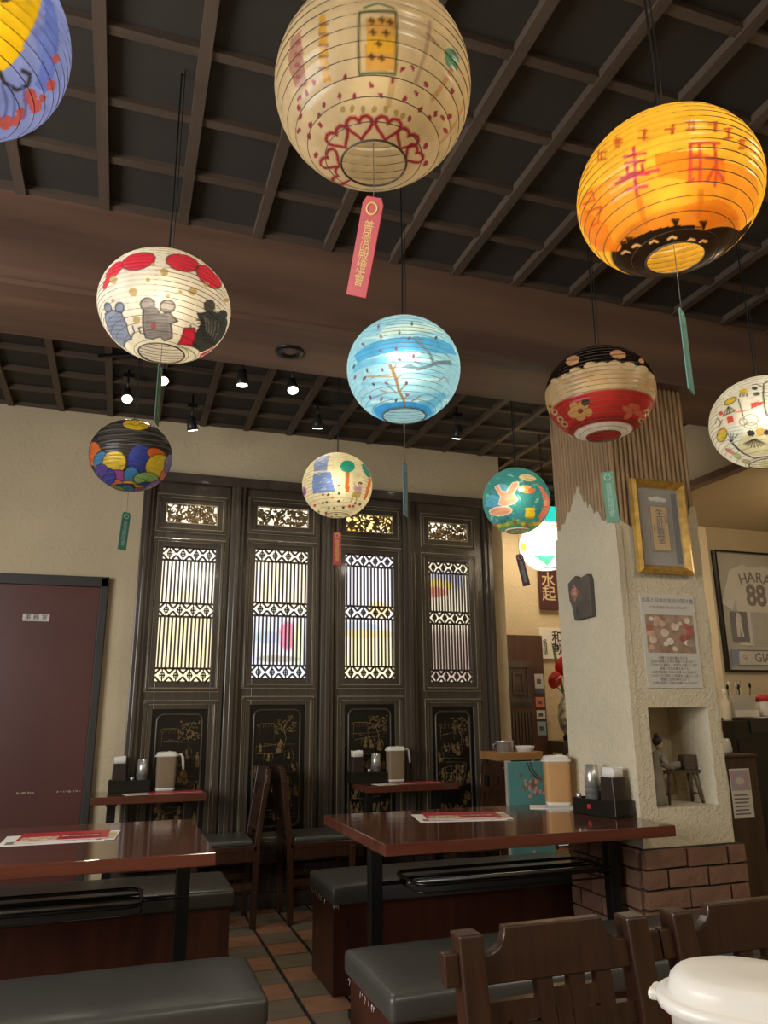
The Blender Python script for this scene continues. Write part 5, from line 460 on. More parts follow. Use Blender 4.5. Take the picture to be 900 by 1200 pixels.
4:[[1,"72b6dc",0.8,2.1,[-9.6,35.6,23.3,42.7,42.8,45.4]],[1,"8cc6e2",0.8,2.6,[-52.8,30.4,-46.8,45.2,-26.8,36.6]],[1,"a9d4e6",0.8,2.1,[-8.9,28.0,9.7,29.0,47.1,35.4]],[1,"72b6dc",0.8,2.4,[-54.6,29.4,-39.0,36.7,-5.9,24.5]],[1,"d6eef2",0.8,2.0,[-10.8,21.4,4.2,21.2,35.8,24.4]],[1,"72b6dc",0.8,2.4,[-58.0,31.2,-20.6,21.2,-4.3,18.1]],[1,"8cc6e2",0.8,2.1,[-42.7,25.7,-18.1,17.3,5.1,14.9]],[1,"8cc6e2",0.8,2.8,[-5.3,11.4,17.7,13.2,47.6,23.2]],[1,"bfe2ec",0.8,1.9,[8.8,8.0,24.4,11.6,46.9,17.7]],[1,"d6eef2",0.8,2.2,[-45.0,17.0,-16.1,8.3,0.3,3.9]],[1,"bfe2ec",0.8,2.1,[-22.8,5.7,0.6,3.9,13.4,2.6]],[1,"d6eef2",0.8,3.0,[-23.6,2.4,-9.4,2.1,5.5,-1.4]],[1,"d6eef2",0.8,3.0,[-21.8,-0.5,2.4,-1.0,10.5,-2.9]],[1,"d6eef2",0.8,3.2,[13.8,-4.2,40.7,3.2,69.2,10.7]],[1,"a9d4e6",0.8,3.1,[3.6,-6.0,28.1,-2.8,48.9,0.8]],[1,"72b6dc",0.8,2.7,[-12.0,-7.3,9.4,-7.8,19.5,-7.3]],[1,"d6eef2",0.8,3.2,[-14.9,-9.2,9.0,-10.1,15.8,-9.5]],[1,"d6eef2",0.8,2.9,[-19.3,-12.2,-2.6,-12.3,13.1,-13.3]],[1,"bfe2ec",0.8,2.4,[-37.7,-8.8,-11.5,-13.8,-4.2,-17.0]],[1,"d6eef2",0.8,2.3,[7.1,-17.0,23.2,-15.2,45.0,-11.2]],[1,"72b6dc",0.8,1.7,[-31.8,-16.2,-6.5,-18.6,11.8,-18.4]],[1,"72b6dc",0.8,2.1,[15.5,-22.4,29.5,-18.4,66.0,-7.0]],[1,"8cc6e2",0.8,2.3,[-27.6,-20.8,-10.2,-22.6,8.4,-25.8]],[1,"bfe2ec",0.8,2.2,[-15.2,-25.8,3.1,-25.4,17.8,-24.7]],[1,"d6eef2",0.8,1.7,[-8.4,-28.3,14.0,-27.1,25.4,-28.2]],[1,"72b6dc",0.8,2.0,[-0.1,-30.4,28.0,-27.5,41.9,-24.1]],[1,"8cc6e2",0.8,3.1,[-5.2,-31.9,14.8,-31.3,38.1,-30.1]],[1,"8cc6e2",0.8,3.1,[16.8,-34.7,46.8,-27.7,60.2,-25.2]],[1,"d6eef2",0.8,2.6,[2.4,-37.7,29.1,-34.0,51.7,-28.5]],[1,"a9d4e6",0.8,2.7,[-24.8,-36.7,-3.5,-38.2,22.5,-38.6]],[1,"72b6dc",0.8,2.7,[-53.9,-31.0,-21.4,-38.8,-11.7,-42.3]],[1,"8cc6e2",0.8,2.8,[-17.3,-43.5,-0.6,-42.8,39.8,-40.2]],[1,"a9d4e6",0.8,1.9,[-19.9,-44.1,6.7,-45.1,34.4,-44.9]],[1,"a9d4e6",0.8,2.3,[-53.1,-39.2,-29.7,-44.5,4.7,-49.6]],[1,"8cc6e2",0.8,2.0,[-18.1,-51.0,12.0,-49.6,52.5,-44.1]],[1,"72b6dc",0.8,3.1,[8.8,-54.6,36.6,-49.3,78.8,-38.6]],[1,"72b6dc",0.8,2.4,[-74.9,-40.1,-30.0,-52.0,-17.4,-55.1]],[1,"d6eef2",0.8,1.9,[23.8,-57.9,67.1,-46.9,98.4,-36.9]],[1,"d6eef2",0.8,2.8,[-60.0,-51.3,-19.1,-58.9,26.5,-59.4]],[1,"72b6dc",0.8,2.1,[-26.6,-62.7,28.6,-61.3,68.0,-53.7]],[1,"72b6dc",0.8,2.3,[-94.4,-45.5,-53.4,-58.7,-5.7,-68.8]],[1,"72b6dc",0.8,1.7,[-13.1,-69.1,39.9,-66.0,107.8,-44.4]],[1,"a9d4e6",0.8,2.0,[20.5,-73.0,78.9,-60.1,96.9,-41.7]],[1,"bfe2ec",0.8,3.1,[-38.0,-76.1,16.9,-75.1,82.4,-64.3]],[1,"8cc6e2",0.8,1.9,[-101.3,-46.7,-82.2,-66.4,-77.7,-75.8]],[1,"a9d4e6",0.8,3.0,[-105.9,-56.4,-61.4,-78.8,-6.0,-83.2]],[0,"3f9fd8",0.9,[-56.6,2.0,-28.8,6.2,7.0,8.5,34.4,11.2,59.3,12.7,65.4,3.6,33.4,-6.3,10.5,-5.9,-18.4,-8.3,-50.5,-9.4]],[0,"5ab0dc",0.7,[-62.3,-8.9,-36.4,-10.2,-12.6,-11.3,-19.4,-18.3,-60.9,-16.1]],[0,"cfe4e0",0.8,[-19.8,23.8,5.9,27.2,35.6,31.0,51.1,25.0,7.1,12.3,-26.8,9.2]],[0,"3a92d2",1,[-76.2,-56.7,-27.6,-59.9,8.0,-59.4,44.5,-60.9,92.2,-60.8,125.3,-66.1,-173.2,-71.8,-123.2,-65.2]],[0,"5aaede",0.8,[41.1,-58.7,61.2,-38.5,74.8,-41.2,73.6,-59.8]],[1,"8a6a48",1,3.0,[5.6,-73.1,0.4,-59.4,-6.6,-47.8,-8.6,-35.3,-11.0,-27.2,-13.4,-21.1]],[1,"b0854e",1,1.6,[-12.9,-32.6,-26.5,-30.0,-42.8,-26.5]],[1,"8a6a48",1,1.4,[-6.7,-48.9,3.1,-40.8]],[1,"8a6a48",1,1.2,[-9.9,-49.8,-20.0,-41.3]],[1,"8a6a48",1,1.6,[-11.0,-27.2,-6.8,-19.8]],[1,"8a6a48",1,1.2,[0.4,-57.0,8.2,-51.3]],[1,"8a6a48",1,1.0,[15.6,-59.1,26.4,-52.2]],[1,"8a6a48",1,1.2,[-8.6,-35.3,-2.6,-31.7]],[1,"a07850",1,1.2,[-20.2,-48.8,-32.9,-43.4]],[0,"6a8496",1,[-2.3,-23.9,6.8,-19.7,15.3,-23.5,23.6,-20.5,33.0,-14.6,52.8,-7.5,57.2,-11.2,37.1,-16.7,28.4,-21.7,15.8,-27.3]],[1,"6a8496",1,2.8,[30.7,-15.2,26.7,-7.8,16.4,0.1,10.7,6.3]],[1,"6a8496",1,1.6,[24.5,-6.1,18.4,1.5,14.8,9.2]],[1,"54707e",1,1.8,[11.8,-17.9,19.2,-20.1]],[1,"8aa0ba",1,1.6,[43.3,-32.6,49.6,-26.6,61.1,-28.2]],[1,"7a98b4",1,1.2,[43.3,-1.1,50.8,-5.0]],[0,"8a5070",1,[-20.9,12.0,-20.4,10.6,-20.3,9.5,-20.5,8.8,-21.0,8.6,-21.7,9.0,-22.5,10.0,-23.2,11.3,-23.6,12.7,-23.8,13.9,-23.7,14.7,-23.1,14.9,-22.4,14.4,-21.6,13.3]],[0,"4a5060",1,[-2.4,14.3,-2.4,12.9,-2.7,11.8,-3.1,11.2,-3.6,11.1,-4.1,11.7,-4.5,12.8,-4.7,14.1,-4.7,15.6,-4.5,16.7,-4.1,17.4,-3.6,17.5,-3.0,16.8,-2.6,15.7]],[0,"6a4a5e",1,[7.0,5.6,6.5,4.5,5.9,3.7,5.3,3.4,4.8,3.6,4.6,4.3,4.6,5.3,4.9,6.5,5.4,7.6,6.0,8.5,6.6,8.8,7.0,8.6,7.3,7.9,7.3,6.8]],[0,"8a5070",1,[-21.2,-4.2,-20.4,-5.1,-19.9,-6.0,-19.8,-6.7,-20.2,-7.1,-20.8,-7.1,-21.7,-6.7,-22.7,-6.0,-23.5,-5.1,-24.0,-4.2,-24.1,-3.5,-23.7,-3.1,-23.0,-3.1,-22.1,-3.5]],[0,"8a5070",1,[-5.4,-4.6,-5.4,-5.7,-5.6,-6.6,-6.0,-7.1,-6.6,-7.1,-7.1,-6.7,-7.5,-5.8,-7.7,-4.8,-7.7,-3.6,-7.4,-2.7,-7.0,-2.2,-6.5,-2.2,-6.0,-2.6,-5.6,-3.5]],[0,"4a5060",1,[-3.4,-14.7,-2.7,-15.5,-2.3,-16.3,-2.3,-17.0,-2.6,-17.4,-3.3,-17.4,-4.1,-17.1,-5.0,-16.5,-5.6,-15.7,-6.0,-14.9,-6.1,-14.2,-5.7,-13.9,-5.1,-13.8,-4.2,-14.1]],[0,"8a5070",1,[11.2,-12.6,10.9,-13.6,10.5,-14.4,9.9,-14.8,9.4,-14.7,9.0,-14.2,8.8,-13.3,8.9,-12.3,9.1,-11.2,9.6,-10.5,10.1,-10.0,10.6,-10.1,11.0,-10.6,11.2,-11.5]],[0,"4a5060",1,[-38.7,-20.6,-38.8,-21.6,-39.3,-22.4,-40.0,-22.8,-40.7,-22.7,-41.3,-22.2,-41.7,-21.3,-41.8,-20.2,-41.6,-19.2,-41.1,-18.4,-40.5,-18.0,-39.8,-18.1,-39.2,-18.7,-38.8,-19.5]],[0,"8a5070",1,[-20.9,-24.1,-20.8,-25.1,-21.0,-26.0,-21.4,-26.5,-22.0,-26.6,-22.6,-26.3,-23.2,-25.5,-23.5,-24.5,-23.6,-23.5,-23.4,-22.7,-23.0,-22.1,-22.4,-22.0,-21.8,-22.4,-21.2,-23.1]],[0,"8a5070",1,[-19.8,-37.2,-19.1,-38.1,-18.8,-39.0,-19.0,-39.6,-19.5,-40.0,-20.4,-39.9,-21.4,-39.5,-22.3,-38.8,-23.0,-37.9,-23.2,-37.1,-23.1,-36.4,-22.5,-36.1,-21.7,-36.1,-20.7,-36.5]],[0,"4a5060",1,[-36.6,-35.1,-36.2,-36.1,-36.1,-37.0,-36.5,-37.6,-37.3,-37.9,-38.2,-37.7,-39.1,-37.1,-39.9,-36.2,-40.3,-35.2,-40.3,-34.3,-39.9,-33.7,-39.2,-33.5,-38.3,-33.7,-37.4,-34.3]],[0,"6a4a5e",1,[-46.5,-27.8,-48.1,-28.0,-49.5,-27.8,-50.4,-27.5,-50.7,-26.9,-50.2,-26.4,-49.2,-25.9,-47.7,-25.5,-46.2,-25.4,-44.9,-25.5,-44.0,-25.8,-43.8,-26.3,-44.1,-26.9,-45.1,-27.5]],[0,"4a5060",1,[5.1,-39.8,4.9,-40.9,4.5,-41.7,3.8,-42.1,3.2,-42.1,2.6,-41.6,2.2,-40.7,2.1,-39.7,2.3,-38.6,2.8,-37.8,3.4,-37.4,4.0,-37.4,4.6,-37.9,4.9,-38.8]],[0,"8a5070",1,[-52.8,-46.8,-54.0,-47.8,-55.5,-48.5,-57.0,-48.8,-58.2,-48.6,-58.7,-48.0,-58.5,-47.1,-57.7,-46.1,-56.5,-45.2,-55.1,-44.5,-53.8,-44.2,-52.7,-44.3,-52.1,-44.9,-52.2,-45.8]],[0,"8a5070",1,[-37.5,-53.9,-39.6,-54.5,-41.6,-54.8,-43.0,-54.7,-43.4,-54.2,-42.9,-53.5,-41.5,-52.7,-39.6,-51.9,-37.6,-51.3,-35.9,-50.9,-34.7,-51.0,-34.2,-51.4,-34.5,-52.1,-35.7,-53.0]],[0,"4a5060",1,[-56.1,-10.9,-57.2,-11.4,-58.5,-11.6,-59.8,-11.4,-60.7,-10.8,-61.1,-10.0,-60.8,-9.1,-60.0,-8.3,-58.9,-7.8,-57.6,-7.6,-56.4,-7.8,-55.5,-8.3,-55.2,-9.2,-55.4,-10.1]],[0,"8a5070",1,[-59.6,-21.5,-61.1,-21.9,-62.7,-22.0,-64.1,-21.8,-64.9,-21.2,-65.1,-20.5,-64.5,-19.7,-63.4,-19.1,-61.9,-18.6,-60.4,-18.5,-59.1,-18.7,-58.3,-19.2,-58.1,-19.9,-58.6,-20.7]],[0,"8a5070",1,[6.3,-51.0,7.5,-51.9,8.2,-52.7,8.4,-53.5,7.9,-54.0,6.8,-54.0,5.4,-53.7,4.0,-53.0,2.8,-52.1,2.2,-51.2,2.2,-50.5,2.7,-50.0,3.7,-50.0,5.0,-50.3]],[0,"4a5060",1,[-12.2,-58.2,-13.6,-59.3,-15.1,-60.0,-16.5,-60.2,-17.3,-59.9,-17.4,-59.1,-16.9,-58.1,-15.8,-56.9,-14.5,-55.9,-13.2,-55.2,-12.0,-55.0,-11.2,-55.3,-11.0,-56.0,-11.3,-57.1]],[0,"4a5060",1,[11.6,27.6,11.2,25.7,10.6,24.3,10.0,23.5,9.5,23.5,9.0,24.2,8.9,25.7,9.0,27.5,9.4,29.5,10.0,31.2,10.7,32.2,11.3,32.2,11.7,31.3,11.8,29.6]],[0,"8a5070",1,[-25.8,27.4,-25.4,25.5,-25.5,24.2,-25.9,23.6,-26.6,23.8,-27.5,24.9,-28.4,26.6,-29.2,28.7,-29.8,30.9,-30.0,32.6,-29.7,33.4,-28.8,33.0,-27.7,31.6,-26.6,29.6]],[0,"8a5070",1,[-41.9,9.7,-40.6,8.3,-39.8,7.1,-39.6,6.2,-40.0,5.8,-40.9,6.1,-42.2,6.9,-43.6,8.1,-45.0,9.5,-46.0,10.9,-46.3,11.9,-45.9,12.3,-44.8,11.9,-43.4,11.0]],[0,"4a5060",1,[35.9,11.9,35.1,10.4,34.1,9.3,33.3,8.7,32.7,8.8,32.5,9.5,32.7,10.6,33.3,12.1,34.1,13.6,35.1,14.8,36.1,15.5,36.7,15.4,36.9,14.7,36.6,13.4]]],
5:[[0,"e2c79c",1,[-27.7,2.0,-28.3,0.6,-30.1,-0.1,-32.6,0.1,-35.4,1.3,-38.1,3.2,-40.0,5.5,-40.8,7.6,-40.2,9.1,-38.2,9.7,-35.4,9.2,-32.4,7.9,-29.9,6.0,-28.2,3.9]],[0,"e2c79c",1,[-15.4,5.1,-16.1,3.2,-18.0,2.1,-20.7,2.1,-23.7,3.1,-26.5,5.1,-28.5,7.6,-29.3,10.2,-28.7,12.2,-26.7,13.2,-23.7,13.0,-20.5,11.8,-17.8,9.8,-16.0,7.4]],[0,"e2c79c",1,[1.0,7.5,0.1,5.1,-2.0,3.5,-4.9,3.0,-8.1,3.7,-11.0,5.6,-13.0,8.2,-13.8,11.1,-13.0,13.6,-10.8,15.2,-7.7,15.6,-4.4,14.7,-1.5,12.8,0.4,10.2]],[0,"e2c79c",1,[11.6,7.0,10.7,4.7,8.7,3.0,6.0,2.3,3.1,2.7,0.5,4.1,-1.2,6.3,-1.7,8.8,-0.9,11.1,1.1,12.8,3.8,13.4,6.8,13.0,9.4,11.6,11.1,9.4]],[0,"e2c79c",1,[24.5,8.1,23.3,5.4,21.0,3.3,17.8,2.2,14.6,2.3,11.7,3.5,9.9,5.7,9.4,8.3,10.4,10.9,12.7,12.9,15.9,14.1,19.3,14.1,22.2,12.9,24.1,10.7]],[0,"e2c79c",1,[39.6,8.7,38.2,6.0,35.6,3.6,32.2,2.1,28.8,1.7,25.9,2.5,24.1,4.2,23.6,6.5,24.7,9.0,27.1,11.2,30.5,12.7,34.2,13.3,37.4,12.7,39.4,11.1]],[0,"e2c79c",1,[59.9,9.8,57.4,6.6,53.5,3.6,49.1,1.4,44.9,0.3,41.6,0.4,39.5,1.7,39.0,3.6,40.2,6.0,43.0,8.4,47.2,10.5,52.0,12.1,56.7,12.7,59.8,12.0]],[0,"e2c79c",1,[-44.2,3.6,-44.8,2.5,-46.6,2.3,-49.3,3.0,-52.5,4.5,-55.9,6.8,-58.8,9.4,-60.3,11.6,-59.7,12.7,-57.0,12.4,-53.2,11.2,-49.6,9.3,-46.6,7.2,-44.8,5.2]],[0,"e2c79c",1,[78.6,8.2,73.8,4.8,69.2,1.9,65.0,-0.3,61.3,-1.6,58.5,-2.1,56.8,-1.8,56.2,-0.8,57.1,0.6,59.2,2.2,62.6,3.9,66.9,5.7,72.1,7.4,77.7,9.0]],[0,"cfa878",0.6,[-17.6,-8.4,-19.0,-10.0,-22.4,-10.6,-27.2,-10.0,-32.7,-8.0,-37.9,-5.0,-41.6,-1.6,-43.0,1.2,-41.3,2.6,-37.1,2.6,-31.6,1.2,-26.1,-0.9,-21.5,-3.4,-18.5,-6.0]],[0,"cfa878",0.6,[9.3,-10.0,8.1,-11.8,5.1,-13.1,0.8,-13.5,-4.0,-12.7,-8.2,-11.0,-11.0,-8.8,-11.8,-6.5,-10.6,-4.8,-7.5,-3.8,-3.2,-3.8,1.4,-4.5,5.5,-6.0,8.3,-7.9]],[0,"cfa878",0.6,[40.0,-6.7,38.7,-8.9,35.1,-11.1,30.1,-12.5,24.8,-12.9,20.2,-12.2,17.1,-10.6,16.1,-8.6,17.3,-6.7,20.4,-5.0,24.9,-3.9,30.2,-3.5,35.1,-3.8,38.7,-4.9]],[0,"cfa878",0.6,[78.4,-3.1,77.1,-5.7,67.5,-11.2,58.6,-15.0,50.6,-17.1,44.2,-17.7,39.9,-16.8,38.3,-15.2,39.5,-13.0,43.2,-10.7,49.3,-8.5,57.2,-6.2,66.7,-3.9,77.7,-1.1]],[0,"cfa878",0.6,[-4.3,-4.8,-5.5,-6.6,-8.6,-7.6,-12.9,-7.5,-17.8,-6.1,-22.2,-3.8,-25.3,-1.1,-26.4,1.5,-25.1,3.2,-21.7,3.8,-17.1,3.3,-12.2,1.8,-8.0,-0.2,-5.2,-2.6]],[0,"e0ad82",1,[-19.8,26.1,-19.2,22.0,-20.3,18.8,-22.8,17.0,-26.2,16.9,-30.0,18.5,-33.7,21.8,-37.0,26.3,-39.3,31.6,-39.9,36.3,-37.5,38.7,-32.2,37.8,-26.6,34.7,-22.3,30.5]],[0,"e0ad82",1,[32.6,22.6,30.2,19.4,26.8,17.2,23.0,16.5,19.4,17.3,16.6,19.6,15.1,22.8,15.3,26.5,17.3,29.9,20.9,32.4,25.4,33.4,29.7,32.5,32.5,30.0,33.5,26.4]],[0,"e0ad82",1,[57.5,19.3,54.6,17.0,52.0,15.6,49.8,15.2,48.3,15.6,47.7,16.9,48.1,18.7,49.7,20.9,52.4,23.1,55.9,25.1,59.8,26.5,62.6,26.7,62.5,24.9,60.3,22.1]],[1,"8a5a40",1,1.5,[-38.3,29.1,-19.9,25.0]],[1,"8a5a40",1,1.5,[15.3,22.3,33.4,26.9]],[0,"c99a5e",1,[-26.1,-34.5,-27.7,-36.3,-30.4,-37.4,-33.6,-37.5,-36.6,-36.6,-38.7,-34.8,-39.5,-32.6,-38.9,-30.5,-37.1,-28.8,-34.5,-27.8,-31.6,-27.8,-28.9,-28.6,-26.8,-30.2,-25.8,-32.3]],[0,"c99a5e",1,[-15.2,-35.3,-16.4,-37.3,-18.8,-38.6,-21.8,-38.9,-24.7,-38.2,-26.8,-36.6,-27.8,-34.5,-27.4,-32.3,-26.0,-30.5,-23.7,-29.4,-21.0,-29.1,-18.4,-29.7,-16.4,-31.2,-15.2,-33.2]],[0,"c99a5e",1,[-12.3,-44.5,-13.8,-46.6,-16.6,-48.0,-20.0,-48.4,-23.3,-47.7,-25.7,-46.1,-26.6,-43.9,-26.0,-41.6,-24.2,-39.7,-21.7,-38.5,-18.7,-38.1,-15.9,-38.7,-13.6,-40.2,-12.3,-42.2]],[0,"c99a5e",1,[-24.6,-47.6,-26.9,-49.6,-30.5,-50.8,-34.7,-51.0,-38.2,-49.9,-40.4,-48.1,-40.7,-45.8,-39.4,-43.5,-36.9,-41.8,-33.6,-40.7,-30.3,-40.6,-27.2,-41.4,-25.0,-43.1,-24.0,-45.2]],[0,"c99a5e",1,[-32.4,-41.8,-34.7,-43.6,-38.2,-44.6,-42.1,-44.6,-45.5,-43.4,-47.6,-41.5,-48.0,-39.2,-46.8,-37.1,-44.2,-35.5,-41.0,-34.6,-37.6,-34.7,-34.6,-35.7,-32.5,-37.4,-31.7,-39.5]],[0,"7a4a2e",1,[-24.0,-40.3,-25.1,-41.5,-26.7,-42.2,-28.6,-42.4,-30.3,-41.9,-31.5,-40.9,-31.9,-39.6,-31.4,-38.3,-30.4,-37.2,-28.8,-36.5,-27.1,-36.4,-25.5,-36.8,-24.3,-37.7,-23.8,-39.0]],[0,"3a3a30",1,[-12.3,-30.8,-12.6,-32.5,-13.9,-34.1,-16.1,-35.1,-18.6,-35.4,-20.9,-34.8,-22.5,-33.6,-23.1,-32.0,-22.6,-30.3,-21.2,-28.8,-19.1,-27.9,-16.7,-27.6,-14.6,-28.1,-13.0,-29.2]],[0,"cc6a4c",1,[47.1,-44.7,46.1,-45.9,42.9,-46.5,38.5,-46.2,34.0,-45.2,30.4,-43.6,28.3,-41.8,27.9,-40.2,29.1,-39.2,31.6,-38.9,35.2,-39.3,39.2,-40.3,43.1,-41.7,46.0,-43.3]],[0,"cc6a4c",1,[56.5,-38.1,55.9,-39.5,53.2,-40.7,48.9,-41.3,44.2,-41.1,40.2,-40.2,37.5,-38.9,36.5,-37.5,37.3,-36.2,39.6,-35.4,43.1,-35.1,47.3,-35.2,51.5,-35.9,54.9,-36.9]],[0,"cc6a4c",1,[78.5,-42.5,77.6,-44.0,72.9,-45.7,66.1,-46.7,59.1,-46.8,53.4,-46.0,49.7,-44.6,48.3,-43.1,49.4,-41.9,52.5,-41.2,57.3,-40.9,63.4,-40.9,69.8,-41.2,75.5,-41.6]],[0,"cc6a4c",1,[47.4,-43.6,49.5,-44.9,50.7,-46.9,50.8,-49.4,49.5,-51.9,47.1,-53.8,43.9,-54.6,40.6,-54.3,38.3,-52.8,37.3,-50.6,37.8,-48.1,39.5,-45.8,42.0,-44.1,44.8,-43.3]],[0,"c9a06a",1,[-66.4,-22.3,-69.7,-21.8,-73.5,-20.1,-77.5,-17.5,-80.9,-14.4,-82.6,-11.7,-80.7,-10.7,-76.4,-11.1,-71.9,-12.4,-67.9,-14.1,-64.9,-16.3,-63.2,-18.5,-62.9,-20.4,-64.0,-21.8]],[0,"6a4a3a",1,[-66.2,-19.2,-67.2,-19.5,-68.9,-19.4,-71.0,-18.8,-73.1,-17.8,-74.8,-16.6,-75.7,-15.5,-75.4,-14.8,-74.0,-14.7,-71.9,-15.0,-69.7,-15.6,-67.8,-16.6,-66.5,-17.5,-66.0,-18.5]],[0,"c9a06a",1,[-65.2,-30.9,-68.4,-30.5,-71.8,-29.1,-74.5,-27.0,-76.1,-24.8,-75.8,-22.9,-73.9,-21.8,-70.8,-21.6,-67.4,-22.2,-64.3,-23.5,-62.0,-25.2,-60.9,-27.2,-61.1,-29.0,-62.6,-30.4]],[0,"6a4a3a",1,[-64.1,-28.0,-65.2,-28.3,-66.9,-28.3,-68.7,-27.9,-70.4,-27.1,-71.6,-26.1,-72.0,-25.2,-71.5,-24.6,-70.1,-24.4,-68.4,-24.5,-66.5,-24.9,-65.0,-25.6,-63.9,-26.5,-63.6,-27.3]],[0,"c9a06a",1,[-66.5,-41.3,-70.2,-40.8,-73.5,-39.5,-75.6,-37.7,-76.1,-35.7,-74.8,-34.1,-72.2,-33.0,-68.9,-32.7,-65.5,-33.2,-62.7,-34.3,-60.8,-35.8,-60.2,-37.7,-61.0,-39.4,-63.3,-40.7]],[0,"6a4a3a",1,[-64.1,-38.5,-65.6,-38.8,-67.4,-38.8,-69.4,-38.4,-70.9,-37.7,-71.8,-36.8,-71.8,-36.1,-70.9,-35.5,-69.4,-35.2,-67.5,-35.3,-65.7,-35.7,-64.2,-36.3,-63.4,-37.1,-63.4,-37.9]],[0,"c9a06a",1,[-69.7,-48.4,-74.1,-47.9,-77.6,-46.5,-79.3,-44.6,-79.0,-42.8,-76.7,-41.3,-73.3,-40.4,-69.5,-40.1,-65.9,-40.5,-63.0,-41.6,-61.4,-43.1,-61.2,-45.0,-62.6,-46.7,-65.6,-48.0]],[0,"6a4a3a",1,[-65.9,-45.7,-67.7,-46.0,-69.9,-46.0,-72.0,-45.5,-73.6,-44.8,-74.4,-44.0,-74.0,-43.2,-72.8,-42.7,-70.8,-42.5,-68.7,-42.6,-66.8,-43.0,-65.3,-43.6,-64.6,-44.3,-64.8,-45.1]],[0,"c9a06a",1,[96.7,-32.8,92.1,-35.7,90.0,-37.1,82.2,-39.3,75.8,-40.0,71.1,-39.6,68.3,-38.6,67.7,-37.3,69.1,-35.9,72.4,-34.8,77.4,-33.8,84.1,-32.8,93.0,-31.1,94.0,-32.3]],[0,"6a4a3a",1,[85.5,-34.4,86.7,-34.8,86.1,-35.7,84.2,-36.8,81.5,-37.8,78.6,-38.4,76.2,-38.6,74.5,-38.3,73.7,-37.7,74.1,-36.9,75.4,-36.1,77.6,-35.4,80.3,-34.8,83.2,-34.4]],[0,"c9a06a",1,[100.8,-43.3,98.4,-45.5,97.4,-46.8,92.5,-48.5,83.1,-50.1,76.1,-50.2,71.8,-49.3,70.2,-48.0,71.2,-46.7,74.7,-45.6,80.4,-44.5,88.4,-43.3,100.9,-40.4,95.9,-43.4]],[0,"6a4a3a",1,[92.3,-44.3,94.7,-44.3,94.9,-45.1,93.0,-46.3,89.6,-47.5,85.9,-48.4,82.4,-48.8,79.8,-48.7,78.3,-48.2,78.2,-47.5,79.5,-46.7,81.8,-45.9,85.1,-45.2,88.8,-44.7]]],
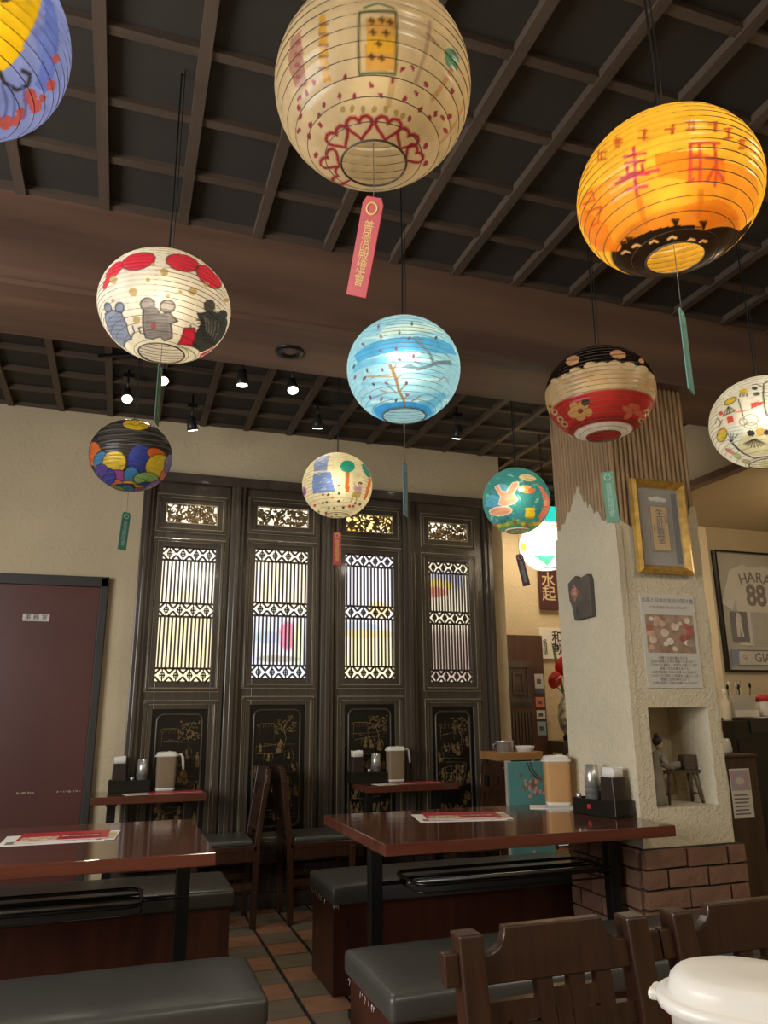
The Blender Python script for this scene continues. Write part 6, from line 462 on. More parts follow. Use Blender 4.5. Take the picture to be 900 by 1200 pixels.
6:[[0,"d9b92c",1,[26.4,39.8,21.5,32.7,14.6,27.5,6.6,24.6,-1.7,24.4,-9.3,26.9,-15.3,31.6,-18.8,37.8,-18.5,44.8,-13.2,51.2,-2.3,55.9,12.0,57.4,23.6,54.4,27.8,47.6]],[1,"6a5a20",1,1.0,[-7.0,37.0,2.9,33.8,14.6,45.2]],[1,"5c5c5c",1,1.7,[-51.6,9.8,-11.5,13.3,24.8,20.3,68.8,27.6]],[1,"5c5c5c",1,1.7,[-49.5,0.6,-10.6,4.4,24.1,10.5,66.8,18.6]],[1,"5c5c5c",1,1.7,[-49.1,-7.6,-10.1,-3.9,24.2,1.8,62.0,7.7]],[0,"d9703a",1,[-45.6,-16.1,-49.4,-23.8,-57.5,-29.1,-69.1,-30.4,-83.3,-26.4,-88.9,-20.1,-83.3,-14.8,-83.4,-6.4,-77.8,0.1,-78.8,7.9,-71.2,10.0,-58.5,6.1,-50.4,0.1,-46.0,-7.7]],[1,"26262a",1,1.2,[-45.6,-16.1,-49.4,-23.8,-57.5,-29.1,-69.1,-30.4,-83.3,-26.4,-88.9,-20.1,-83.3,-14.8,-83.4,-6.4,-77.8,0.1,-78.8,7.9,-71.2,10.0,-58.5,6.1,-50.4,0.1,-46.0,-7.7,-45.6,-16.1]],[0,"4a88b8",1,[-34.4,-30.6,-39.0,-37.9,-48.2,-43.4,-60.5,-45.3,-71.8,-42.9,-77.2,-37.4,-75.5,-30.9,-69.6,-24.3,-62.4,-18.2,-55.0,-13.7,-47.8,-11.7,-41.4,-12.8,-36.4,-16.8,-33.8,-23.0]],[1,"26262a",1,1.2,[-34.4,-30.6,-39.0,-37.9,-48.2,-43.4,-60.5,-45.3,-71.8,-42.9,-77.2,-37.4,-75.5,-30.9,-69.6,-24.3,-62.4,-18.2,-55.0,-13.7,-47.8,-11.7,-41.4,-12.8,-36.4,-16.8,-33.8,-23.0,-34.4,-30.6]],[0,"d8ba3c",1,[-8.8,-39.0,-15.8,-46.5,-27.6,-50.7,-40.5,-50.0,-48.8,-45.0,-50.9,-37.5,-48.3,-29.4,-42.8,-21.8,-35.7,-16.0,-27.8,-12.9,-20.0,-12.9,-13.2,-16.3,-8.5,-22.5,-6.7,-30.5]],[1,"26262a",1,1.2,[-8.8,-39.0,-15.8,-46.5,-27.6,-50.7,-40.5,-50.0,-48.8,-45.0,-50.9,-37.5,-48.3,-29.4,-42.8,-21.8,-35.7,-16.0,-27.8,-12.9,-20.0,-12.9,-13.2,-16.3,-8.5,-22.5,-6.7,-30.5,-8.8,-39.0]],[0,"34408c",1,[32.4,-22.0,35.2,-33.1,34.8,-43.6,28.7,-51.1,16.5,-53.1,4.2,-48.6,-3.2,-39.4,-5.5,-28.3,-4.1,-17.3,-0.0,-8.0,6.3,-2.1,13.8,-0.7,21.2,-4.2,27.6,-11.8]],[1,"26262a",1,1.2,[32.4,-22.0,35.2,-33.1,34.8,-43.6,28.7,-51.1,16.5,-53.1,4.2,-48.6,-3.2,-39.4,-5.5,-28.3,-4.1,-17.3,-0.0,-8.0,6.3,-2.1,13.8,-0.7,21.2,-4.2,27.6,-11.8,32.4,-22.0]],[0,"d8682c",1,[54.1,-9.5,51.4,-13.9,45.5,-17.4,38.1,-19.2,30.6,-18.9,24.7,-16.6,21.1,-12.9,20.4,-8.9,22.6,-5.1,27.2,-2.3,33.6,-0.9,40.9,-1.0,47.8,-2.6,52.7,-5.5]],[1,"26262a",1,1.2,[54.1,-9.5,51.4,-13.9,45.5,-17.4,38.1,-19.2,30.6,-18.9,24.7,-16.6,21.1,-12.9,20.4,-8.9,22.6,-5.1,27.2,-2.3,33.6,-0.9,40.9,-1.0,47.8,-2.6,52.7,-5.5,54.1,-9.5]],[0,"d4bc3a",1,[65.8,-8.7,77.4,-12.8,84.9,-19.6,81.3,-29.6,71.8,-39.0,58.1,-45.0,42.9,-46.0,30.7,-42.0,24.2,-34.8,23.2,-26.5,26.6,-18.5,33.3,-12.1,42.7,-8.1,53.8,-7.0]],[1,"26262a",1,1.2,[65.8,-8.7,77.4,-12.8,84.9,-19.6,81.3,-29.6,71.8,-39.0,58.1,-45.0,42.9,-46.0,30.7,-42.0,24.2,-34.8,23.2,-26.5,26.6,-18.5,33.3,-12.1,42.7,-8.1,53.8,-7.0,65.8,-8.7]],[0,"9a4a90",1,[-2.2,-56.6,-5.3,-64.2,-19.1,-71.3,-49.1,-74.3,-75.3,-70.8,-81.1,-64.7,-73.3,-58.8,-61.3,-53.2,-49.1,-48.2,-37.8,-44.5,-27.4,-42.5,-18.2,-42.7,-10.4,-45.3,-4.7,-50.0]],[1,"26262a",1,1.2,[-2.2,-56.6,-5.3,-64.2,-19.1,-71.3,-49.1,-74.3,-75.3,-70.8,-81.1,-64.7,-73.3,-58.8,-61.3,-53.2,-49.1,-48.2,-37.8,-44.5,-27.4,-42.5,-18.2,-42.7,-10.4,-45.3,-4.7,-50.0,-2.2,-56.6]],[0,"3f7fae",1,[20.3,-50.8,24.2,-59.1,25.6,-67.3,20.1,-73.5,3.5,-74.8,-10.3,-70.2,-14.6,-62.4,-13.9,-53.8,-10.9,-46.1,-6.6,-40.2,-1.4,-36.7,4.2,-36.2,10.0,-38.6,15.4,-43.7]],[1,"26262a",1,1.2,[20.3,-50.8,24.2,-59.1,25.6,-67.3,20.1,-73.5,3.5,-74.8,-10.3,-70.2,-14.6,-62.4,-13.9,-53.8,-10.9,-46.1,-6.6,-40.2,-1.4,-36.7,4.2,-36.2,10.0,-38.6,15.4,-43.7,20.3,-50.8]],[0,"86ac66",1,[70.1,-43.2,78.3,-47.3,78.9,-53.5,70.2,-60.4,52.7,-65.6,31.0,-66.3,15.2,-62.9,9.1,-57.4,10.0,-51.6,15.6,-46.6,24.1,-42.9,34.6,-40.7,46.3,-40.0,58.6,-40.9]],[1,"26262a",1,1.2,[70.1,-43.2,78.3,-47.3,78.9,-53.5,70.2,-60.4,52.7,-65.6,31.0,-66.3,15.2,-62.9,9.1,-57.4,10.0,-51.6,15.6,-46.6,24.1,-42.9,34.6,-40.7,46.3,-40.0,58.6,-40.9,70.1,-43.2]],[0,"dcae3c",1,[37.0,-70.0,49.1,-75.6,67.0,-82.0,134.6,-87.0,-141.5,-83.9,-107.8,-80.3,-78.6,-76.6,-56.0,-72.3,-38.5,-68.1,-23.7,-64.8,-10.3,-62.7,2.2,-62.0,14.2,-63.1,25.7,-65.7]],[1,"26262a",1,1.2,[37.0,-70.0,49.1,-75.6,67.0,-82.0,134.6,-87.0,-141.5,-83.9,-107.8,-80.3,-78.6,-76.6,-56.0,-72.3,-38.5,-68.1,-23.7,-64.8,-10.3,-62.7,2.2,-62.0,14.2,-63.1,25.7,-65.7,37.0,-70.0]],[0,"d9703a",1,[-43.0,-81.2,-127.1,-80.1,-143.5,-71.4,-124.8,-72.3,-116.2,-69.3,-115.6,-65.0,-97.3,-64.8,-70.1,-63.6,-53.0,-61.2,-40.7,-59.9,-31.4,-60.3,-24.5,-62.8,-20.4,-67.4,-21.8,-73.8]],[1,"26262a",1,1.2,[-43.0,-81.2,-127.1,-80.1,-143.5,-71.4,-124.8,-72.3,-116.2,-69.3,-115.6,-65.0,-97.3,-64.8,-70.1,-63.6,-53.0,-61.2,-40.7,-59.9,-31.4,-60.3,-24.5,-62.8,-20.4,-67.4,-21.8,-73.8,-43.0,-81.2]],[0,"46489a",1,[-52.2,-64.6,-95.5,-65.8,-105.0,-61.3,-106.7,-56.3,-98.7,-52.9,-95.7,-48.0,-97.9,-42.0,-74.6,-41.5,-57.3,-39.1,-45.4,-38.0,-36.8,-39.1,-31.3,-42.9,-29.8,-49.1,-34.6,-56.9]],[1,"26262a",1,1.2,[-52.2,-64.6,-95.5,-65.8,-105.0,-61.3,-106.7,-56.3,-98.7,-52.9,-95.7,-48.0,-97.9,-42.0,-74.6,-41.5,-57.3,-39.1,-45.4,-38.0,-36.8,-39.1,-31.3,-42.9,-29.8,-49.1,-34.6,-56.9,-52.2,-64.6]],[0,"3a4a80",1,[69.7,-55.9,83.8,-58.0,105.2,-59.9,107.6,-66.0,115.8,-71.5,129.3,-75.9,140.2,-79.6,135.7,-83.7,34.2,-82.0,25.9,-73.5,30.5,-66.2,38.2,-60.7,47.6,-57.0,58.0,-55.4]],[1,"26262a",1,1.2,[69.7,-55.9,83.8,-58.0,105.2,-59.9,107.6,-66.0,115.8,-71.5,129.3,-75.9,140.2,-79.6,135.7,-83.7,34.2,-82.0,25.9,-73.5,30.5,-66.2,38.2,-60.7,47.6,-57.0,58.0,-55.4,69.7,-55.9]],[0,"d0704e",1,[89.3,-30.1,93.0,-35.4,94.0,-40.4,98.9,-42.7,95.9,-44.5,81.6,-45.0,66.3,-41.0,60.8,-34.3,61.6,-27.4,67.6,-21.3,80.6,-15.8,83.6,-16.0,88.4,-18.3,85.5,-24.8]],[1,"26262a",1,1.2,[89.3,-30.1,93.0,-35.4,94.0,-40.4,98.9,-42.7,95.9,-44.5,81.6,-45.0,66.3,-41.0,60.8,-34.3,61.6,-27.4,67.6,-21.3,80.6,-15.8,83.6,-16.0,88.4,-18.3,85.5,-24.8,89.3,-30.1]],[0,"7a78b0",1,[82.3,-11.4,86.2,-17.3,84.9,-23.6,87.6,-26.7,81.8,-29.2,69.0,-29.3,60.4,-25.3,55.9,-19.0,55.3,-11.9,58.3,-5.3,64.5,-0.2,74.4,3.0,77.3,0.2,81.5,-4.4]],[1,"26262a",1,1.2,[82.3,-11.4,86.2,-17.3,84.9,-23.6,87.6,-26.7,81.8,-29.2,69.0,-29.3,60.4,-25.3,55.9,-19.0,55.3,-11.9,58.3,-5.3,64.5,-0.2,74.4,3.0,77.3,0.2,81.5,-4.4,82.3,-11.4]],[0,"e0a890",1,[106.7,-67.9,112.5,-70.3,125.4,-75.9,164.4,-81.3,-149.2,-75.2,-123.7,-70.6,-112.9,-65.9,-107.3,-63.9,-111.9,-63.7,-87.0,-71.6,-37.8,-75.6,6.5,-75.4,42.9,-73.4,74.3,-71.1]],[1,"26262a",1,1.2,[106.7,-67.9,112.5,-70.3,125.4,-75.9,164.4,-81.3,-149.2,-75.2,-123.7,-70.6,-112.9,-65.9,-107.3,-63.9,-111.9,-63.7,-87.0,-71.6,-37.8,-75.6,6.5,-75.4,42.9,-73.4,74.3,-71.1,106.7,-67.9]],[0,"7a5a90",1,[101.1,-38.8,95.0,-42.9,103.3,-44.8,99.1,-51.2,99.0,-56.6,100.5,-61.2,117.9,-60.6,103.2,-65.5,76.3,-65.9,63.7,-61.5,60.9,-55.9,64.2,-50.7,71.6,-46.4,83.4,-42.9]],[1,"26262a",1,1.2,[101.1,-38.8,95.0,-42.9,103.3,-44.8,99.1,-51.2,99.0,-56.6,100.5,-61.2,117.9,-60.6,103.2,-65.5,76.3,-65.9,63.7,-61.5,60.9,-55.9,64.2,-50.7,71.6,-46.4,83.4,-42.9,101.1,-38.8]],[0,"5a4a9c",1,[-42.8,-42.0,-48.0,-46.0,-57.1,-48.5,-68.8,-48.6,-80.3,-45.7,-88.5,-41.0,-88.6,-36.8,-80.7,-34.2,-71.1,-32.1,-62.0,-30.7,-54.1,-30.3,-47.7,-31.4,-43.3,-34.0,-41.4,-37.7]],[1,"26262a",1,1.2,[-42.8,-42.0,-48.0,-46.0,-57.1,-48.5,-68.8,-48.6,-80.3,-45.7,-88.5,-41.0,-88.6,-36.8,-80.7,-34.2,-71.1,-32.1,-62.0,-30.7,-54.1,-30.3,-47.7,-31.4,-43.3,-34.0,-41.4,-37.7,-42.8,-42.0]],[1,"7a5a20",1,1.2,[-18.3,-36.6,-5.6,-34.9]],[1,"26402a",1,1.0,[32.7,-53.7,44.7,-56.8,42.6,-49.7]]],
7:[[0,"7d8fbc",1,[-53.7,39.2,-42.3,51.2,-16.8,47.3,-16.4,20.9,-16.4,7.7,-41.2,10.4]],[0,"6f88c4",1,[-42.1,6.9,-10.9,6.0,-3.7,-29.0,-48.3,-27.6]],[1,"efe6c4",1,2.2,[-42.5,9.5,-10.9,6.8]],[1,"b4c0dc",1,0.9,[-29.0,-22.8,-24.8,-22.0]],[1,"b4c0dc",1,0.9,[-28.2,26.4,-24.3,27.7]],[1,"b4c0dc",1,0.9,[-23.7,-23.5,-19.6,-22.5]],[1,"b4c0dc",1,0.9,[-19.8,-8.8,-16.2,-7.8]],[1,"b4c0dc",1,0.9,[-26.3,12.6,-22.7,13.6]],[1,"b4c0dc",1,0.9,[-31.9,2.4,-28.1,3.2]],[1,"b4c0dc",1,0.9,[-16.4,-12.2,-12.9,-11.1]],[1,"b4c0dc",1,0.9,[-38.2,23.1,-33.9,23.9]],[1,"b4c0dc",1,0.9,[-22.0,-4.4,-18.4,-3.4]],[1,"b4c0dc",1,0.9,[-30.5,27.5,-26.5,28.7]],[1,"b4c0dc",1,0.9,[-36.8,32.8,-32.3,33.9]],[1,"b4c0dc",1,0.9,[-33.4,2.8,-29.5,3.6]],[1,"b4c0dc",1,0.9,[-29.9,-10.1,-26.0,-9.3]],[1,"b4c0dc",1,0.9,[-24.5,-20.8,-20.5,-19.9]],[0,"c4682e",1,[11.8,5.2,15.0,5.5,18.3,5.9,18.7,-11.1,20.9,-27.4,17.2,-27.7,13.6,-28.0,12.1,-11.7]],[0,"2f9a86",1,[30.6,19.5,28.1,13.7,23.9,8.9,18.7,5.9,13.2,5.3,8.4,7.1,5.2,10.9,4.1,16.1,5.4,21.8,9.3,27.0,15.3,30.6,22.0,31.6,27.6,29.7,30.6,25.3]],[0,"c4682e",1,[60.7,5.6,75.9,9.0,67.9,-11.2,68.7,-33.2,59.5,-35.5,56.6,-14.3]],[0,"3a8a84",1,[71.1,24.7,70.4,18.2,71.9,13.7,73.7,11.2,65.0,7.2,58.0,6.5,52.2,8.5,48.2,12.9,46.8,18.8,48.6,25.4,54.6,31.9,61.9,35.3,69.8,35.5,68.4,29.8]],[0,"8a5aa0",1,[-65.9,-18.7,-69.9,-21.4,-77.2,-22.4,-84.5,-21.7,-86.0,-20.7,-90.6,-17.3,-85.0,-15.9,-82.2,-13.2,-80.8,-10.3,-81.3,-7.4,-79.2,-6.5,-70.9,-9.1,-66.5,-11.9,-64.8,-15.3]],[0,"2a2426",1,[43.4,-9.5,43.1,-10.9,42.1,-12.2,40.4,-13.2,38.4,-13.6,36.6,-13.3,35.2,-12.5,34.6,-11.2,34.8,-9.8,35.9,-8.5,37.5,-7.6,39.4,-7.2,41.3,-7.4,42.7,-8.2]],[0,"d8ae90",1,[42.5,-12.6,42.4,-14.0,41.6,-15.3,40.3,-16.2,38.7,-16.5,37.1,-16.2,35.9,-15.3,35.3,-14.0,35.4,-12.6,36.2,-11.4,37.5,-10.5,39.1,-10.2,40.6,-10.5,41.8,-11.4]],[0,"b890a8",1,[27.1,-9.1,32.0,-17.3,44.3,-15.0,46.0,-23.8,48.0,-33.0,29.6,-36.1,29.8,-24.4]],[0,"a89a4a",1,[27.8,-27.0,42.9,-24.4,45.5,-34.7,29.1,-36.2]],[1,"4a3a40",1,1.5,[31.6,-37.0,31.5,-44.6]],[1,"4a3a40",1,1.5,[40.6,-35.6,43.6,-44.1]],[0,"b8343a",1,[-24.7,-31.9,-26.1,-33.6,-28.5,-34.1,-30.3,-33.1,-30.6,-31.2,-29.1,-29.6,-26.9,-29.2,-25.0,-30.1]],[0,"2a3a3a",1,[-14.4,-32.7,-15.5,-34.5,-17.7,-35.1,-19.6,-34.2,-20.0,-32.3,-18.8,-30.7,-16.7,-30.1,-14.9,-30.9]],[0,"c48a30",1,[-7.3,-38.6,-8.4,-40.4,-10.7,-41.1,-12.7,-40.3,-13.2,-38.4,-12.1,-36.6,-9.9,-35.9,-8.0,-36.7]],[0,"c04050",1,[4.7,-17.4,4.1,-19.1,2.4,-19.9,0.7,-19.2,-0.0,-17.5,0.6,-15.8,2.3,-15.0,4.0,-15.7]],[0,"3a3a40",1,[5.4,-30.7,4.7,-32.5,2.8,-33.3,0.9,-32.6,0.1,-30.8,0.8,-29.0,2.6,-28.3,4.5,-29.0]],[0,"3a3a3a",1,[6.1,-44.6,5.3,-46.6,3.0,-47.5,0.6,-46.7,-0.4,-44.8,0.5,-42.8,2.7,-42.0,5.0,-42.7]],[0,"8a3a40",1,[-21.3,-46.0,-23.2,-47.9,-26.2,-48.5,-28.3,-47.4,-28.3,-45.4,-26.3,-43.6,-23.6,-43.0,-21.5,-44.0]],[0,"5a8a60",1,[-31.7,-46.3,-34.1,-48.1,-37.5,-48.6,-39.6,-47.4,-39.1,-45.4,-36.6,-43.7,-33.6,-43.2,-31.5,-44.3]],[0,"b04040",1,[-59.9,-47.3,-64.9,-48.5,-70.9,-48.1,-73.5,-46.5,-70.9,-44.7,-65.6,-43.7,-60.6,-43.9,-58.3,-45.3]],[0,"6a5a50",1,[-5.7,-59.3,-7.6,-61.7,-11.4,-62.6,-14.5,-61.5,-14.8,-59.0,-12.6,-56.7,-9.4,-55.9,-6.6,-56.9]],[0,"5a4a4a",1,[22.1,-56.8,22.3,-59.2,19.6,-60.4,15.7,-59.6,13.4,-57.4,13.8,-55.1,16.3,-54.0,19.5,-54.7]],[0,"c04038",1,[38.0,-52.0,38.9,-54.2,36.7,-55.5,32.7,-55.0,29.7,-53.1,29.3,-50.9,31.4,-49.7,34.9,-50.2]],[0,"b03a3a",1,[49.0,-50.2,50.5,-52.3,48.4,-53.7,44.0,-53.4,40.3,-51.7,39.4,-49.5,41.5,-48.3,45.3,-48.6]],[0,"6a8a6a",1,[-22.3,-58.6,-25.4,-60.8,-29.9,-61.5,-32.4,-60.2,-31.5,-57.8,-28.2,-55.7,-24.6,-55.1,-22.1,-56.2]],[0,"8a4a6a",1,[-47.7,-68.4,-58.1,-70.4,-68.2,-70.2,-68.9,-68.4,-61.5,-66.2,-52.6,-64.5,-46.0,-64.2,-43.8,-65.7]],[0,"6a6a7a",1,[48.1,-43.8,48.9,-45.8,46.9,-47.1,43.1,-46.9,40.2,-45.2,39.7,-43.2,41.7,-42.0,45.1,-42.3]],[0,"4a4a4a",1,[65.3,-42.3,67.0,-44.2,64.6,-45.7,59.6,-45.9,55.5,-44.6,54.4,-42.6,56.6,-41.2,60.9,-41.2]],[0,"5a7a5a",1,[-75.2,-60.3,-88.2,-60.4,-105.9,-56.8,-96.2,-56.7,-93.4,-55.5,-79.9,-56.0,-71.6,-56.8,-69.6,-58.5]],[0,"8a8a60",1,[46.9,-3.2,46.4,-4.1,45.1,-4.4,44.5,-3.8,45.0,-2.8,46.3,-2.5]],[0,"8a8a60",1,[35.8,29.8,34.6,28.3,33.3,28.0,33.1,29.1,34.3,30.5,35.7,30.9]],[0,"8a8a60",1,[1.2,-55.8,0.5,-56.8,-1.1,-56.9,-1.8,-55.8,-1.0,-54.9,0.4,-54.8]],[0,"8a8a60",1,[-35.1,-18.0,-35.8,-18.6,-36.9,-18.5,-37.2,-17.6,-36.5,-17.0,-35.4,-17.1]],[0,"8a8a60",1,[18.3,-17.6,18.0,-18.4,17.0,-18.5,16.5,-17.8,16.9,-17.0,17.8,-16.9]],[0,"8a8a60",1,[51.0,29.3,49.0,27.6,47.2,27.1,47.1,28.1,48.9,29.7,51.0,30.4]],[0,"8a8a60",1,[20.0,-17.7,19.7,-18.5,18.8,-18.6,18.2,-17.8,18.6,-17.0,19.5,-16.9]],[0,"8a8a60",1,[16.3,-3.9,15.9,-4.7,15.0,-4.8,14.6,-4.1,15.0,-3.3,15.9,-3.2]],[0,"8a8a60",1,[66.0,31.2,66.6,31.1,68.0,32.2,69.4,33.8,68.6,33.9,66.7,32.5]],[0,"8a8a60",1,[14.6,-42.3,14.2,-43.2,13.1,-43.3,12.3,-42.5,12.7,-41.6,13.8,-41.5]]],
